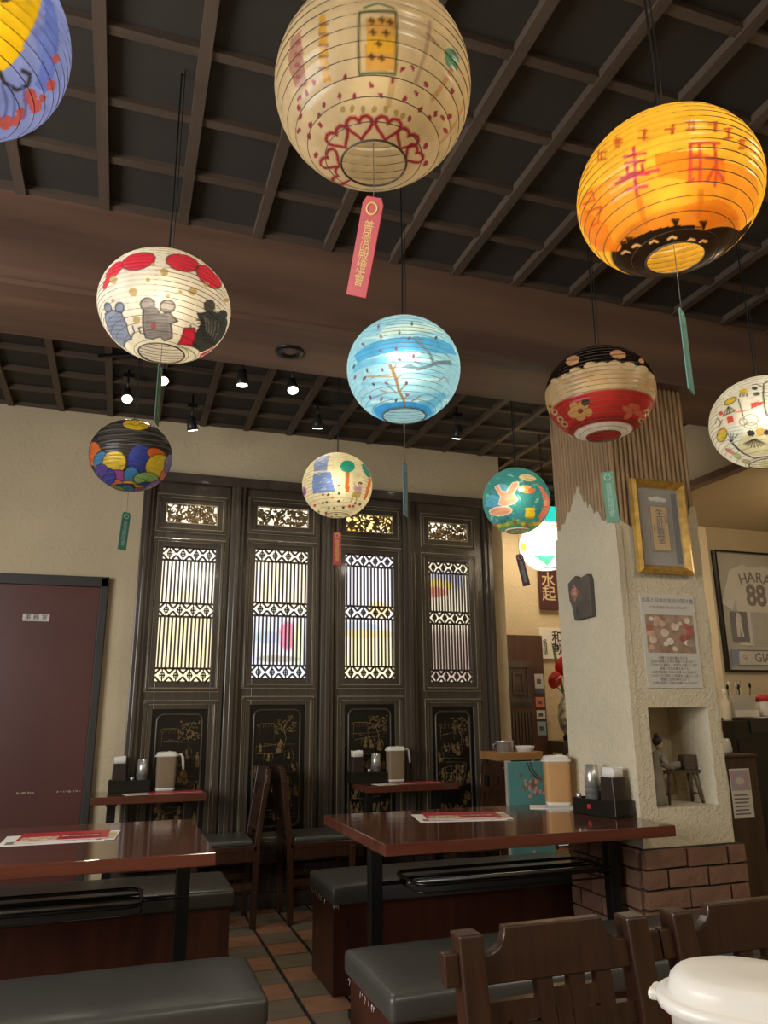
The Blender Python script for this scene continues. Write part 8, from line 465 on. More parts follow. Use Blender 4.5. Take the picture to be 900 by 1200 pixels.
9:[[0,"e2c23c",1,[-23.6,18.0,-23.6,16.0,-24.9,14.1,-27.5,12.7,-30.8,12.1,-34.2,12.4,-37.1,13.6,-39.0,15.4,-39.2,17.5,-37.7,19.3,-34.8,20.6,-31.3,21.1,-27.8,20.8,-25.1,19.7]],[1,"2c2a26",1,0.9,[-23.6,18.0,-23.6,16.0,-24.9,14.1,-27.5,12.7,-30.8,12.1,-34.2,12.4,-37.1,13.6,-39.0,15.4,-39.2,17.5,-37.7,19.3,-34.8,20.6,-31.3,21.1,-27.8,20.8,-25.1,19.7,-23.6,18.0]],[0,"e0c040",1,[-10.4,25.2,-10.7,23.3,-12.0,22.0,-13.9,21.4,-16.2,21.8,-18.5,22.9,-20.3,24.7,-21.3,26.8,-21.2,28.8,-20.0,30.2,-17.9,30.7,-15.3,30.3,-12.9,29.0,-11.2,27.2]],[1,"2c2a26",1,0.5,[-19.0,23.9,-19.2,18.7]],[1,"2c2a26",1,0.5,[-16.7,23.0,-17.0,17.9]],[1,"2c2a26",1,0.5,[-14.4,22.1,-14.9,17.1]],[1,"2c2a26",1,0.5,[-11.2,20.9,-11.8,16.0]],[1,"2c2a26",1,1.5,[-20.9,15.1,-18.5,1.2,-17.8,-8.6]],[0,"e0d8c0",1,[-35.0,10.1,-26.0,0.8,-41.0,-0.2]],[1,"2c2a26",1,1.0,[-33.1,9.3,-25.5,0.6,-41.7,0.1,-33.1,9.3]],[1,"2c2a26",1,0.7,[-32.9,8.5,-36.2,0.4]],[1,"2c2a26",1,0.7,[-32.9,8.5,-31.9,-0.1]],[0,"d8584a",1,[-36.8,-3.1,-29.0,-4.3,-29.5,-11.9,-37.0,-11.6]],[0,"d8584a",1,[-40.7,3.5,-41.2,2.5,-42.2,1.9,-43.6,2.0,-45.1,2.6,-46.6,3.8,-47.5,5.2,-47.9,6.6,-47.5,7.6,-46.4,8.1,-44.9,8.0,-43.3,7.3,-41.9,6.2,-41.0,4.8]],[0,"e0564e",1,[-8.1,5.4,4.1,4.3,2.7,0.3,-7.9,-2.0]],[0,"c88a80",1,[-57.2,-48.7,-60.1,-48.5,-62.9,-47.2,-65.0,-44.8,-66.2,-42.0,-66.2,-39.3,-65.1,-37.3,-63.0,-36.3,-60.4,-36.5,-57.6,-37.8,-55.3,-40.0,-53.8,-42.7,-53.6,-45.4,-54.8,-47.5]],[1,"e0706a",1,0.9,[-25.2,-1.4,-11.0,-3.0]],[0,"e0c850",1,[-47.0,-25.5,-52.0,-27.3,-57.5,-27.6,-62.3,-26.4,-64.9,-24.0,-64.6,-21.1,-61.8,-18.3,-57.4,-15.9,-52.5,-14.4,-48.1,-13.9,-44.5,-14.7,-42.4,-16.7,-42.0,-19.6,-43.5,-22.7]],[1,"2c2a26",1,0.9,[-47.0,-25.5,-52.0,-27.3,-57.5,-27.6,-62.3,-26.4,-64.9,-24.0,-64.6,-21.1,-61.8,-18.3,-57.4,-15.9,-52.5,-14.4,-48.1,-13.9,-44.5,-14.7,-42.4,-16.7,-42.0,-19.6,-43.5,-22.7,-47.0,-25.5]],[0,"d8904a",1,[-41.2,-16.1,-41.8,-16.9,-42.9,-17.2,-44.3,-17.1,-45.6,-16.6,-46.6,-15.8,-47.1,-14.8,-47.0,-13.9,-46.3,-13.2,-45.2,-12.9,-43.8,-12.9,-42.6,-13.4,-41.6,-14.2,-41.1,-15.2]],[1,"2c2a26",1,1.3,[-52.0,-10.6,-43.3,-4.2]],[1,"2c2a26",1,0.9,[-57.1,-3.4,-50.2,1.2,-46.6,-5.3]],[0,"d8d4b0",1,[15.7,-49.8,13.9,-56.7,4.0,-62.0,-13.4,-63.6,-30.1,-60.2,-39.4,-53.5,-41.3,-46.0,-38.1,-39.4,-31.4,-34.4,-22.6,-31.7,-12.9,-31.4,-3.2,-33.4,5.4,-37.4,12.2,-43.1]],[0,"33343c",1,[-9.7,-31.7,-10.6,-33.3,-12.4,-34.3,-14.6,-34.6,-16.8,-34.1,-18.5,-32.9,-19.3,-31.2,-19.2,-29.4,-18.2,-27.9,-16.5,-27.0,-14.4,-26.7,-12.4,-27.2,-10.8,-28.4,-9.8,-30.0]],[0,"c9a860",1,[2.1,-31.6,1.2,-33.9,-0.6,-35.5,-3.0,-36.2,-5.5,-35.8,-7.5,-34.3,-8.6,-32.1,-8.6,-29.6,-7.5,-27.4,-5.8,-25.9,-3.6,-25.3,-1.3,-25.7,0.6,-27.1,1.8,-29.2]],[0,"33343c",1,[7.4,-33.5,7.0,-34.9,6.0,-36.0,4.6,-36.5,3.1,-36.3,1.8,-35.4,1.0,-34.1,0.8,-32.6,1.4,-31.1,2.4,-30.1,3.7,-29.7,5.1,-29.9,6.4,-30.7,7.2,-32.0]],[1,"3a3830",1,0.7,[-14.8,-38.9,-27.9,-40.8]],[1,"3a3830",1,0.7,[-14.4,-38.6,-27.5,-43.1]],[1,"3a3830",1,0.7,[-13.7,-38.4,-25.3,-45.5]],[1,"3a3830",1,0.7,[-13.0,-38.4,-21.5,-47.6]],[1,"3a3830",1,0.7,[-12.1,-38.5,-16.5,-49.1]],[1,"3a3830",1,0.7,[-11.4,-38.7,-11.1,-49.8]],[1,"3a3830",1,0.7,[-10.7,-39.1,-6.1,-49.5]],[1,"3a3830",1,0.7,[-10.3,-39.5,-2.3,-48.4]],[1,"3a3830",1,0.7,[-10.1,-39.9,-0.1,-46.7]],[1,"2c2a26",1,2.4,[-44.1,-30.4,-43.2,-39.1,-41.1,-52.3,-31.4,-65.4,2.6,-67.0]],[1,"2c2a26",1,1.1,[-43.2,-33.5,-41.9,-22.8]],[1,"2c2a26",1,1.1,[-43.2,-33.5,-38.2,-24.1]],[1,"2c2a26",1,1.1,[-43.2,-33.5,-34.6,-25.3]],[1,"2c2a26",1,1.1,[-43.2,-33.5,-28.9,-27.2]],[1,"8a8a78",1,0.7,[-3.2,-17.0,-4.4,-19.7,-6.9,-21.6,-10.4,-22.1,-13.9,-21.2,-16.8,-19.1,-18.5,-16.2,-18.7,-13.1,-17.3,-10.4,-14.7,-8.8,-11.5,-8.3,-8.1,-9.2,-5.3,-11.2,-3.5,-14.0,-3.2,-17.0]],[1,"8a8a78",1,0.7,[-15.4,-17.2,-16.4,-18.6,-18.0,-19.4,-19.9,-19.3,-21.6,-18.4,-22.8,-16.9,-23.3,-15.1,-23.0,-13.3,-21.9,-11.9,-20.4,-11.1,-18.6,-11.2,-16.9,-12.1,-15.7,-13.6,-15.1,-15.4,-15.4,-17.2]],[1,"8a8a78",1,0.7,[-5.2,-23.4,-6.2,-24.7,-8.3,-25.4,-11.3,-25.4,-14.5,-24.6,-17.2,-23.2,-18.9,-21.6,-19.2,-19.9,-18.2,-18.7,-15.9,-18.1,-13.0,-18.2,-10.0,-19.0,-7.3,-20.3,-5.6,-21.9,-5.2,-23.4]],[1,"2c2a26",1,1.8,[14.7,36.5,8.3,31.3,5.1,12.6,4.6,-3.7,6.0,-13.1]],[0,"3a4440",1,[1.1,25.0,0.6,23.8,-0.5,23.1,-2.0,23.0,-3.6,23.5,-5.0,24.5,-6.0,25.9,-6.4,27.4,-6.0,28.6,-4.8,29.4,-3.2,29.4,-1.5,28.9,-0.0,27.8,0.9,26.4]],[0,"5a6a60",1,[2.5,15.3,2.0,14.1,0.8,13.3,-0.7,13.1,-2.4,13.6,-3.9,14.6,-4.9,15.9,-5.2,17.4,-4.7,18.7,-3.5,19.5,-1.9,19.6,-0.2,19.2,1.3,18.1,2.3,16.7]],[1,"2c2a26",1,1.1,[-5.0,33.5,0.2,33.7,5.9,26.3]],[1,"2c2a26",1,0.9,[-1.3,16.3,5.6,16.8]],[1,"a8c8c8",1,0.5,[-39.0,-17.0,-20.3,-19.6]],[1,"a8c8c8",1,0.5,[-41.0,-21.2,-21.5,-23.8]],[1,"a8c8c8",1,0.5,[-43.6,-25.4,-23.0,-27.9]],[1,"a8c8c8",1,0.5,[-46.7,-29.5,-24.7,-32.1]],[1,"a8c8c8",1,0.5,[-50.8,-33.5,-26.9,-36.3]],[0,"a8b890",1,[-56.9,-57.8,-62.0,-58.0,-66.0,-56.9,-68.0,-55.0,-67.7,-52.6,-65.5,-50.2,-62.3,-48.4,-58.6,-47.2,-54.9,-47.0,-51.8,-47.8,-49.5,-49.4,-48.6,-51.7,-49.6,-54.2,-52.4,-56.4]],[0,"b8a890",1,[-61.9,-72.0,-71.3,-72.1,-77.5,-70.6,-78.9,-68.2,-76.5,-65.4,-72.2,-62.8,-67.2,-60.6,-62.1,-59.3,-57.2,-59.1,-52.8,-59.9,-49.5,-61.8,-47.9,-64.5,-48.9,-67.5,-53.6,-70.3]]],
10:[[0,"d8c83a",1,[-46.1,-8.1,-48.3,-12.2,-52.4,-15.0,-57.8,-15.9,-63.5,-14.7,-68.4,-11.6,-71.4,-7.3,-71.5,-2.6,-68.5,1.3,-63.6,3.8,-57.9,4.6,-52.6,3.4,-48.4,0.5,-46.2,-3.6]],[0,"3fa87a",1,[-25.8,-38.1,17.6,-40.6,-0.8,-64.0]],[0,"2f9a88",1,[26.1,-36.7,23.3,-38.4,14.7,-39.8,2.2,-40.3,-11.6,-39.5,-23.9,-37.5,-32.2,-35.1,-34.6,-33.1,-30.7,-32.1,-21.8,-31.9,-10.1,-32.4,2.4,-33.1,14.0,-34.1,22.5,-35.2]],[0,"8ab8dc",1,[13.9,-30.8,12.3,-33.3,7.3,-35.2,-0.1,-36.0,-8.3,-35.6,-15.4,-33.8,-20.0,-31.3,-21.0,-28.7,-18.7,-26.5,-13.5,-25.1,-6.7,-24.6,0.6,-25.1,7.2,-26.4,12.0,-28.4]],[1,"c88a80",1,2.0,[-22.4,5.1,-15.7,19.0]],[0,"4a7ac8",1,[-67.5,-68.1,92.9,-64.7,110.3,-70.0,-123.7,-77.7]],[0,"d89080",1,[39.5,36.0,35.8,33.5,31.1,32.6,26.2,33.1,21.8,35.2,18.5,38.5,17.0,42.5,18.0,46.4,21.6,49.3,27.3,50.6,33.6,49.7,38.6,47.0,41.3,43.3,41.5,39.4]],[0,"d8a83a",1,[55.8,-14.8,56.2,-19.3,54.6,-23.1,51.2,-25.5,46.7,-26.0,42.2,-24.5,38.8,-21.2,37.2,-16.9,37.4,-12.6,39.4,-8.9,42.7,-6.6,46.6,-6.1,50.6,-7.6,53.8,-10.7]]]}
# ================================================================ PAINTED PAPER LANTERNS
LR = .185
def lantern_paper(name, rough, forward):
    m = bpy.data.materials.new(name); m.use_nodes = True; nt = m.node_tree; N = nt.nodes; L = nt.links; b = N['Principled BSDF']
    at = N.new('ShaderNodeAttribute'); at.attribute_name = 'paint'
    nz = N.new('ShaderNodeTexNoise'); nz.inputs['Scale'].default_value = 26; nz.inputs['Detail'].default_value = 5
    tc = N.new('ShaderNodeTexCoord'); L.new(tc.outputs['Object'], nz.inputs[0])
    mr = N.new('ShaderNodeMapRange'); mr.inputs[1].default_value = .3; mr.inputs[2].default_value = .7; mr.inputs[3].default_value = .82; mr.inputs[4].default_value = 1.04; L.new(nz.outputs[0], mr.inputs[0])
    mu = N.new('ShaderNodeMix'); mu.data_type = 'RGBA'; mu.blend_type = 'MULTIPLY'; mu.inputs[0].default_value = 1
    L.new(at.outputs['Color'], mu.inputs[6]); L.new(mr.outputs[0], mu.inputs[7])
    L.new(mu.outputs[2], b.inputs['Base Color']); b.inputs['Roughness'].default_value = rough; b.inputs['Specular IOR Level'].default_value = .5
    tr = N.new('ShaderNodeBsdfTranslucent'); L.new(mu.outputs[2], tr.inputs[0])
    rf = N.new('ShaderNodeBsdfRefraction'); rf.inputs['IOR'].default_value = 1.45; rf.inputs['Roughness'].default_value = .9; L.new(mu.outputs[2], rf.inputs[0])
    m1 = N.new('ShaderNodeMixShader'); m1.inputs[0].default_value = forward; L.new(tr.outputs[0], m1.inputs[1]); L.new(rf.outputs[0], m1.inputs[2])
    m2 = N.new('ShaderNodeMixShader'); m2.inputs[0].default_value = .55; L.new(b.outputs[0], m2.inputs[1]); L.new(m1.outputs[0], m2.inputs[2])
    L.new(m2.outputs[0], N['Material Output'].inputs[0])
    return m
paper_matte = lantern_paper('painted_lantern_paper', .5, .22)
paper_gloss = lantern_paper('varnished_lantern_paper', .24, .12)
wire_m = mat('lantern_wire', '5e5244', .5, var=.1)
cord_m = mat('black_cord', '14120f', .6, var=.1)

def paint(lon, lat, base, ops, bands, offs=(180., 0.)):
    """lay the painted shapes over the paper; lon, lat in degrees per vertex"""
    col = np.empty((len(lon), 3)); col[:] = lin(base)[:3]
    for lo, hi, c, a in bands:
        k = np.clip((lat - lo) / 2, 0, 1) * np.clip((hi - lat) / 2, 0, 1) * a; col += (np.array(lin(c)[:3]) - col) * k[:, None]
    for off in offs:                       # the drawing repeats on the far side of the lantern
        lo_ = (lon - off + 180) % 360 - 180
        for op in ops:
            c = np.array(lin(op[1])[:3]); a = op[2]; q = np.array(op[-1]).reshape(-1, 2); pad = 3 if op[0] == 0 else op[3] + 1
            if off and np.abs(q[:, 0]).max() > 89: continue
            cs = max(.2, math.cos(math.radians(float(np.clip(q[:, 1].mean(), -80, 80)))))
            i = np.nonzero((lo_ > q[:, 0].min() - pad / cs) & (lo_ < q[:, 0].max() + pad / cs) & (lat > q[:, 1].min() - pad) & (lat < q[:, 1].max() + pad))[0]
            if not len(i): continue
            px, py = lo_[i], lat[i]
            if op[0] == 0:
                ins = np.zeros(len(i), bool); n = len(q); j = n - 1
                for k in range(n):
                    (x1, y1), (x2, y2) = q[k], q[j]
                    if y1 != y2: ins ^= ((y1 > py) != (y2 > py)) & (px < (x2 - x1) * (py - y1) / (y2 - y1) + x1)
                    j = k
                wgt = ins * a
            else:
                d = np.full(len(i), 1e9)
                for (x1, y1), (x2, y2) in zip(q[:-1], q[1:]):
                    ux, uy = (x2 - x1) * cs, y2 - y1; vx, vy = (px - x1) * cs, py - y1
                    t = np.clip((vx * ux + vy * uy) / (ux * ux + uy * uy + 1e-9), 0, 1); d = np.minimum(d, np.hypot(vx - t * ux, vy - t * uy))
                wgt = np.clip(max(op[3], 1.3) / 2 - d + .5, 0, 1) * a
            col[i] += (c - col[i]) * wgt[:, None]
    return col
def lantern(k, label, base, bands, nlon, nlat, pm, watts, top_lat=70., bot_lat=-70., ribs=20, tag_col=None, tag_text='普濟殿燈會', tag_yaw=0., tag_drop=.07, tilt=(0, 0), lamp_col=(1, .86, .62), twist=0., inner='e8dfc8', tag_label=None):
    (cx, cy, cz), rat = LANTERN_AT[k]
    bz = LR * rat
    yaw = math.atan2(-cy, -cx)
    t = thing('paper_lantern', label, 'lantern', (cx, cy, cz), yaw, 'painted paper lanterns hung from the lattice ceiling')
    lo = np.radians(bot_lat); hi = np.radians(top_lat)
    la = np.linspace(lo, hi, nlat + 1); ln = np.linspace(-PI, PI, nlon, endpoint=False)
    LA, LN = np.meshgrid(la, ln, indexing='ij'); LA = LA.ravel(); LN = LN.ravel()
    zn = np.sin(LA); ph = (zn * .5 + .5) * ribs * 1.06
    r = np.cos(LA) * (1 + .010 * np.abs(np.sin(PI * ph)) - .006)
    # slight hand-made unevenness
    r = r * (1 + .006 * np.sin(3 * LN + k) * np.cos(2 * LA))
    v = np.stack([LR * r * np.cos(LN), LR * r * np.sin(LN), bz * zn], 1)
    a = np.arange(nlat)[:, None] * nlon + np.arange(nlon)[None]; b_ = np.arange(nlat)[:, None] * nlon + (np.arange(nlon)[None] + 1) % nlon
    q = np.stack([a, b_, b_ + nlon, a + nlon], 2).reshape(-1, 4)
    me = bpy.data.meshes.new('paper_shade'); me.vertices.add(len(v)); me.vertices.foreach_set('co', v.ravel()); me.loops.add(q.size); me.loops.foreach_set('vertex_index', q.ravel().astype(np.int32))
    me.polygons.add(len(q)); me.polygons.foreach_set('loop_start', np.arange(0, q.size, 4, dtype=np.int32)); me.polygons.foreach_set('use_smooth', np.ones(len(q), bool)); me.update(); me.validate()
    rgb = paint(np.degrees(LN), np.degrees(LA), base, ART[k], bands, (180., 0.) if k in (6, 7, 8, 9) else (0.,))
    ca = me.attributes.new('paint', 'FLOAT_COLOR', 'POINT'); ca.data.foreach_set('color', np.concatenate([rgb, np.ones((len(rgb), 1))], 1).ravel().astype(np.float32))
    me.materials.append(pm)
    sh = bpy.data.objects.new('paper_shade', me); C.objects.link(sh); sh.parent = t
    # wire ribs (a spiral of hoops inside the paper)
    m_ = MB()
    for i in range(ribs):
        z = ((i + .0) / (ribs * 1.06) * 2 - 1)
        if not (math.sin(lo) < z < math.sin(hi)): continue
        rr = math.sqrt(1 - z * z) * LR * .9955
        m_.tube([(rr * math.cos(6.2832 * j / 40), rr * math.sin(6.2832 * j / 40), bz * z) for j in range(40)], .0009, 4, close=True)
    tag(m_.build('wire_ribs', wire_m, t), kind='stuff')
    for nm, l_ in (('bottom_hoop', lo), ('top_hoop', hi)):
        rr = LR * math.cos(l_); MB().tube([(rr * math.cos(6.2832 * j / 36), rr * math.sin(6.2832 * j / 36), bz * math.sin(l_)) for j in range(36)], .0022, 6, close=True).build(nm, wire_m, t)
    zb, zt = bz * math.sin(lo), bz * math.sin(hi)
    rb, rtp = LR * math.cos(lo), LR * math.cos(hi)
    MB().tube([(-rtp, 0, zt), (0, 0, zt + .02), (rtp, 0, zt)], .0016, 5).build('hanger_wire', wire_m, t)
    MB().lathe([(.0001, .075), (.012, .073), (.016, .05), (.016, .01), (.012, 0), (.0001, 0)], 14, (0, 0, .055)).build('lamp_holder', cord_m, t)
    MB().tube([(0, 0, .12), (.004, 0, zt + .05), (-.004, .002, zt + .2), (.0, 0, 3.116 - cz)], .0028, 6).build('cord', cord_m, t)
    MB().tube([(.03, .01, zt + .01), (.028, .012, zt + .12), (.02, .01, 3.116 - cz)], .0016, 5).build('hanging_thread', cord_m, t)
    if watts:
        key = 'bulb_glass_%g' % watts
        bm_ = MATS.get(key) or glow(key, 'fff0d0', watts * 7)
        bm_.node_tree.nodes['Emission'].inputs[0].default_value = (*lamp_col, 1)
        MB().ell((0, 0, .015), .028, .028, .036, 12, 8).build('bulb', bm_, t)
    if tag_col:
        MB().tube([(-rb * .9, 0, zb), (0, 0, zb - .012), (rb * .9, 0, zb)], .0009, 4).build('cross_thread', wire_m, t)
        MB().tube([(0, 0, zb - .012), (0, 0, zb - tag_drop)], .0012, 4).build('string', wire_m, t)
        tm_ = mat('tag_card_' + tag_col, tag_col, .35, var=.1, vs=12)
        hw, ht = .021, .165; pts = []
        n_ = 6
        out = [(-hw, 0), (-hw, -ht), (hw, -ht), (hw, 0), (hw * .7, .012), (-hw * .7, .012)]
        tg = MB().prism([(x, z - .006) for x, z in out], 1, -.0012, .0012).build('paper_tag', tm_, t, .0008, 1)
        tg.location = (0, 0, zb - tag_drop - .004); tg.rotation_euler = (tilt[1], tilt[0], PI / 2 + tag_yaw)
        if tag_label: tg['label'] = tag_label
        gi = mat('tag_gold_ink', 'd9b85a', .4, var=.1) if tag_col.startswith(('b', 'c', 'd')) else mat('tag_pale_ink', '9fc4b4', .5, var=.1)
        text('\n'.join(tag_text), .026, gi, tg, (0, -.0016, -.095), FRONT, sx=.85)
        MB().lathe([(.0085, -.0008), (.012, -.0008), (.012, .0008), (.0085, .0008), (.0085, -.0008)], 18).build('round_mark', gi, tg, loc=(0, -.0012, -.014), rot=FRONT)
    return t
lantern(1, 'big cream lantern with a ring of red hearts round its open bottom', 'd6c19a', [(30, 90, 'c8b494', .6)], 360, 190, paper_gloss, 2.6, tag_col='c03a3a', tag_yaw=-.25, tilt=(.36, .45), tag_drop=.075, bot_lat=-71, ribs=15, tag_label='red card tag with gold characters')
lantern(2, 'yellow and orange lantern with red characters and a black bottom band', 'eebb3c', [(-90, -47, '241a12', 1), (40, 90, 'e8bc34', .7)], 360, 190, paper_gloss, 6.5, lamp_col=(1, .94, .82), tag_col='6fa39a', tag_yaw=1.35, tilt=(.0, .0), tag_drop=.12, bot_lat=-72, ribs=17, tag_label='narrow teal card tag seen edge-on')
lantern(3, 'white lantern painted with mice, red blobs and gold dots', 'efe8d8', [(-90, -55, 'efe9d2', .8)], 360, 170, paper_matte, 4.2, lamp_col=(1, .93, .80), tag_col='4f7a5e', tag_yaw=1.3, tilt=(.0, .0), tag_drop=.04, bot_lat=-70, ribs=22)
lantern(4, 'sky-blue lantern painted with a bare branch and drifting leaves', '9ccfe6', [(-90, -56, '4a9ed6', .8), (50, 90, 'cfe2dc', .6)], 300, 160, paper_matte, 8, tag_col='4a8098', tag_yaw=1.25, tilt=(0, 0), tag_drop=.16, lamp_col=(.95, .95, .92), bot_lat=-68, ribs=22)
lantern(5, 'black, cream and red lantern hung before the timber beam with a white ring below', '1d1612', [(-22, 9, 'cdb389', 1), (-60, -20, 'b4332e', 1), (-60, -50, '7a2a24', .6), (-90, -58, 'ece2d6', 1)], 300, 160, paper_gloss, 2.0, tag_col='5f8f76', tag_yaw=.1, tilt=(-.04, 0), tag_drop=.13, bot_lat=-72, ribs=20)
lantern(6, 'striped black lantern with a patchwork of coloured blobs below', '33302e', [(20, 26, '6a6662', .7), (33, 38, '6a6662', .6), (8, 12, '5a5652', .6)], 240, 130, paper_gloss, 2.6, tag_col='3f7a66', tag_yaw=.5, tilt=(.06, 0), tag_drop=.12, bot_lat=-68, ribs=20)
lantern(7, 'cream lantern with blue tower, orange-stemmed trees and a child', 'e2d8b4', [], 220, 120, paper_matte, 5.5, lamp_col=(1, .93, .78), tag_col='b8404a', tag_yaw=.1, tilt=(0, 0), tag_drop=.09, bot_lat=-70, ribs=20)
lantern(8, 'teal lantern painted with pink animals and a yellow square', '3a8488', [(-66, -50, '4a8a5a', .8)], 220, 120, paper_matte, 8, tag_col='6a4058', tag_yaw=.3, tilt=(-.2, .03), tag_drop=.13, bot_lat=-70, ribs=20)
lantern(9, 'white lantern with black line drawings and yellow birds at the right edge', 'e8e6dc', [], 280, 150, paper_matte, 5, lamp_col=(1, .95, .86), bot_lat=-70, ribs=22)
lantern(10, 'brightly lit white lantern with a blue-green cup, half hidden by the pillar', 'f6f4ee', [], 180, 100, paper_matte, 34, lamp_col=(1, .95, .86), bot_lat=-70, ribs=20)
lantern(0, 'blue and yellow lantern cut off at the upper left corner', '8a98d0', [], 300, 160, paper_matte, 6.5, lamp_col=(1, .93, .80), bot_lat=-70, ribs=18)
# ================================================================ FURNITURE
TZ = .72
def table(name, label, x0, x1, y0, y1, legs, rack=None, group='dining tables', tag_at=None):
    cx, cy = (x0 + x1) / 2, (y0 + y1) / 2
    t = thing(name, label, 'table', (cx, cy, 0), 0, group)
    hx, hy = (x1 - x0) / 2, (y1 - y0) / 2
    B(-hx, -hy, TZ - .04, hx, hy, TZ).build('table_top', red_w, t, .003)
    for lx, ly in legs:
        lx -= cx; ly -= cy
        B(lx - .024, ly - .024, .03, lx + .024, ly + .024, TZ - .052).build('leg', blackm, t, .003)
        fl = min(.26, hy * .85); B(lx - .03, ly - fl, 0, lx + .03, ly + fl, .03).build('foot', blackm, t, .004)
        B(lx - .03, ly - fl * .8, TZ - .055, lx + .03, ly + fl * .8, TZ - .04).build('bracket', blackm, t)
    if rack:
        rx0, rx1, ry0, ry1, rz = rack; rx0 -= cx; rx1 -= cx; ry0 -= cy; ry1 -= cy; r = .05
        pts = []
        for qx, qy, a0 in ((rx1 - r, ry1 - r, 0), (rx0 + r, ry1 - r, 90), (rx0 + r, ry0 + r, 180), (rx1 - r, ry0 + r, 270)):
            for q in range(5): a = math.radians(a0 + 22.5 * q); pts.append((qx + r * math.cos(a), qy + r * math.sin(a), rz))
        rk = MB().tube(pts, .007, 8, close=True).build('under_rack', blackm, t)
        MB().tube([(p[0] * .995, p[1], p[2] - .028) for p in pts], .004, 6, close=True).build('rack_rail', blackm, rk)
        for k in range(4):
            y = ry0 + (ry1 - ry0) * (k + 1) / 5; MB().tube([(rx0, y, rz - .01), (rx1, y, rz - .01)], .004, 6).build('rack_rod', steel if k == 1 else blackm, rk)
        for xx, (lx, ly) in zip((rx0, rx1) if legs[0][0] < legs[1][0] else (rx1, rx0), legs): MB().tube([(xx, (ry0 + ry1) / 2, rz - .012), (lx - cx, (ry0 + ry1) / 2, rz - .012)], .008, 6).build('rack_arm', blackm, rk)
    return t
table('dining_table', 'red-brown dining table beside the pillar, with a black condiment caddy on it', .885, 2.07, 2.62, 3.45, ((.965, 2.98), (1.99, 2.95)), (1.10, 1.95, 2.87, 3.14, .53))
table('dining_table', 'red-brown dining table at the left edge, with only a red menu on it', -1.0, .332, 2.68, 3.54, ((.265, 3.08), (-.9, 3.08)), (-.9, .125, 2.92, 3.2, .53))
table('dining_table', 'small red-brown table against the screen, beside the maroon door', -.105, .505, 4.62, 4.96, ((.0, 4.8), (.42, 4.8)))
table('dining_table', 'small red-brown table against the third carved screen door', 1.45, 2.06, 4.64, 4.96, ((1.52, 4.82), (1.98, 4.82)))
tq = table('dining_table', 'nearest dining table, mostly below the frame, under the big white pitcher', .1, 1.25, .2, .9, ((.2, .55), (1.15, .55)))

def bench(label, x0, x1, y0, y1, torn=False):
    cx, cy = (x0 + x1) / 2, (y0 + y1) / 2
    t = thing('bench', label, 'bench', (cx, cy, 0), 0, 'black vinyl box benches'); hx, hy = (x1 - x0) / 2, (y1 - y0) / 2
    # cushion with a slightly domed top
    nx, ny = 18, 8; v = []; f = []; mb = MB()
    for j in range(ny + 1):
        for i in range(nx + 1):
            a, b = i / nx * 2 - 1, j / ny * 2 - 1
            v.append((a * hx, b * hy, .425 + .012 * (1 - a ** 8) * (1 - b ** 4)))
    n0 = len(v); 
    for j in range(ny):
        for i in range(nx): k = j * (nx + 1) + i; f.append((k, k + 1, k + nx + 2, k + nx + 1))
    ring = [(i, 0) for i in range(nx)] + [(nx, j) for j in range(ny)] + [(nx - i, ny) for i in range(nx)] + [(0, ny - j) for j in range(ny)]
    for i, j in ring: p_ = v[j * (nx + 1) + i]; v.append((p_[0], p_[1], .352))
    m_ = len(ring)
    for q in range(m_):
        a = ring[q][1] * (nx + 1) + ring[q][0]; b = ring[(q + 1) % m_][1] * (nx + 1) + ring[(q + 1) % m_][0]; f.append((a, n0 + q, n0 + (q + 1) % m_, b))
    f.append(tuple(range(n0, n0 + m_)))
    mb.add(v, f, True)
    mb.build('seat_cushion', vinyl, t, .018, 3)
    B(-hx + .015, -hy + .03, .0, hx - .015, hy - .03, .352).build('base_box', red_side, t, .003)
    if torn:
        m2 = MB(); r = random.Random(int(x0 * 100))
        for k in range(12):
            y = -hy + .05 + r.random() * (2 * hy - .08); m2.tube([(-hx - .002, y, .36), (-hx - .004, y + r.uniform(-.004, .004), .36 - r.uniform(.004, .02))], .0007, 4)
        for k in range(6):
            x = -hx + r.random() * .03; m2.tube([(x, -hy - .002, .358), (x + .003, -hy - .006, .35 - r.uniform(.0, .01))], .001, 4)
        tag(m2.build('loose_threads', paper, t), kind='stuff')
    return t
bench('black vinyl bench behind the right dining table, its end cover fraying', .92, 2.28, 3.44, 3.87, True)
bench('black vinyl bench in front of the right dining table, behind the two wooden chairs', .735, 2.75, 2.14, 2.60, True)
bench('black vinyl bench behind the left dining table', -1.2, .53, 3.58, 4.0)
lb_ = bench('black vinyl bench in the lower left corner, in front of the left dining table', -1.0, .435, 2.25, 2.655)

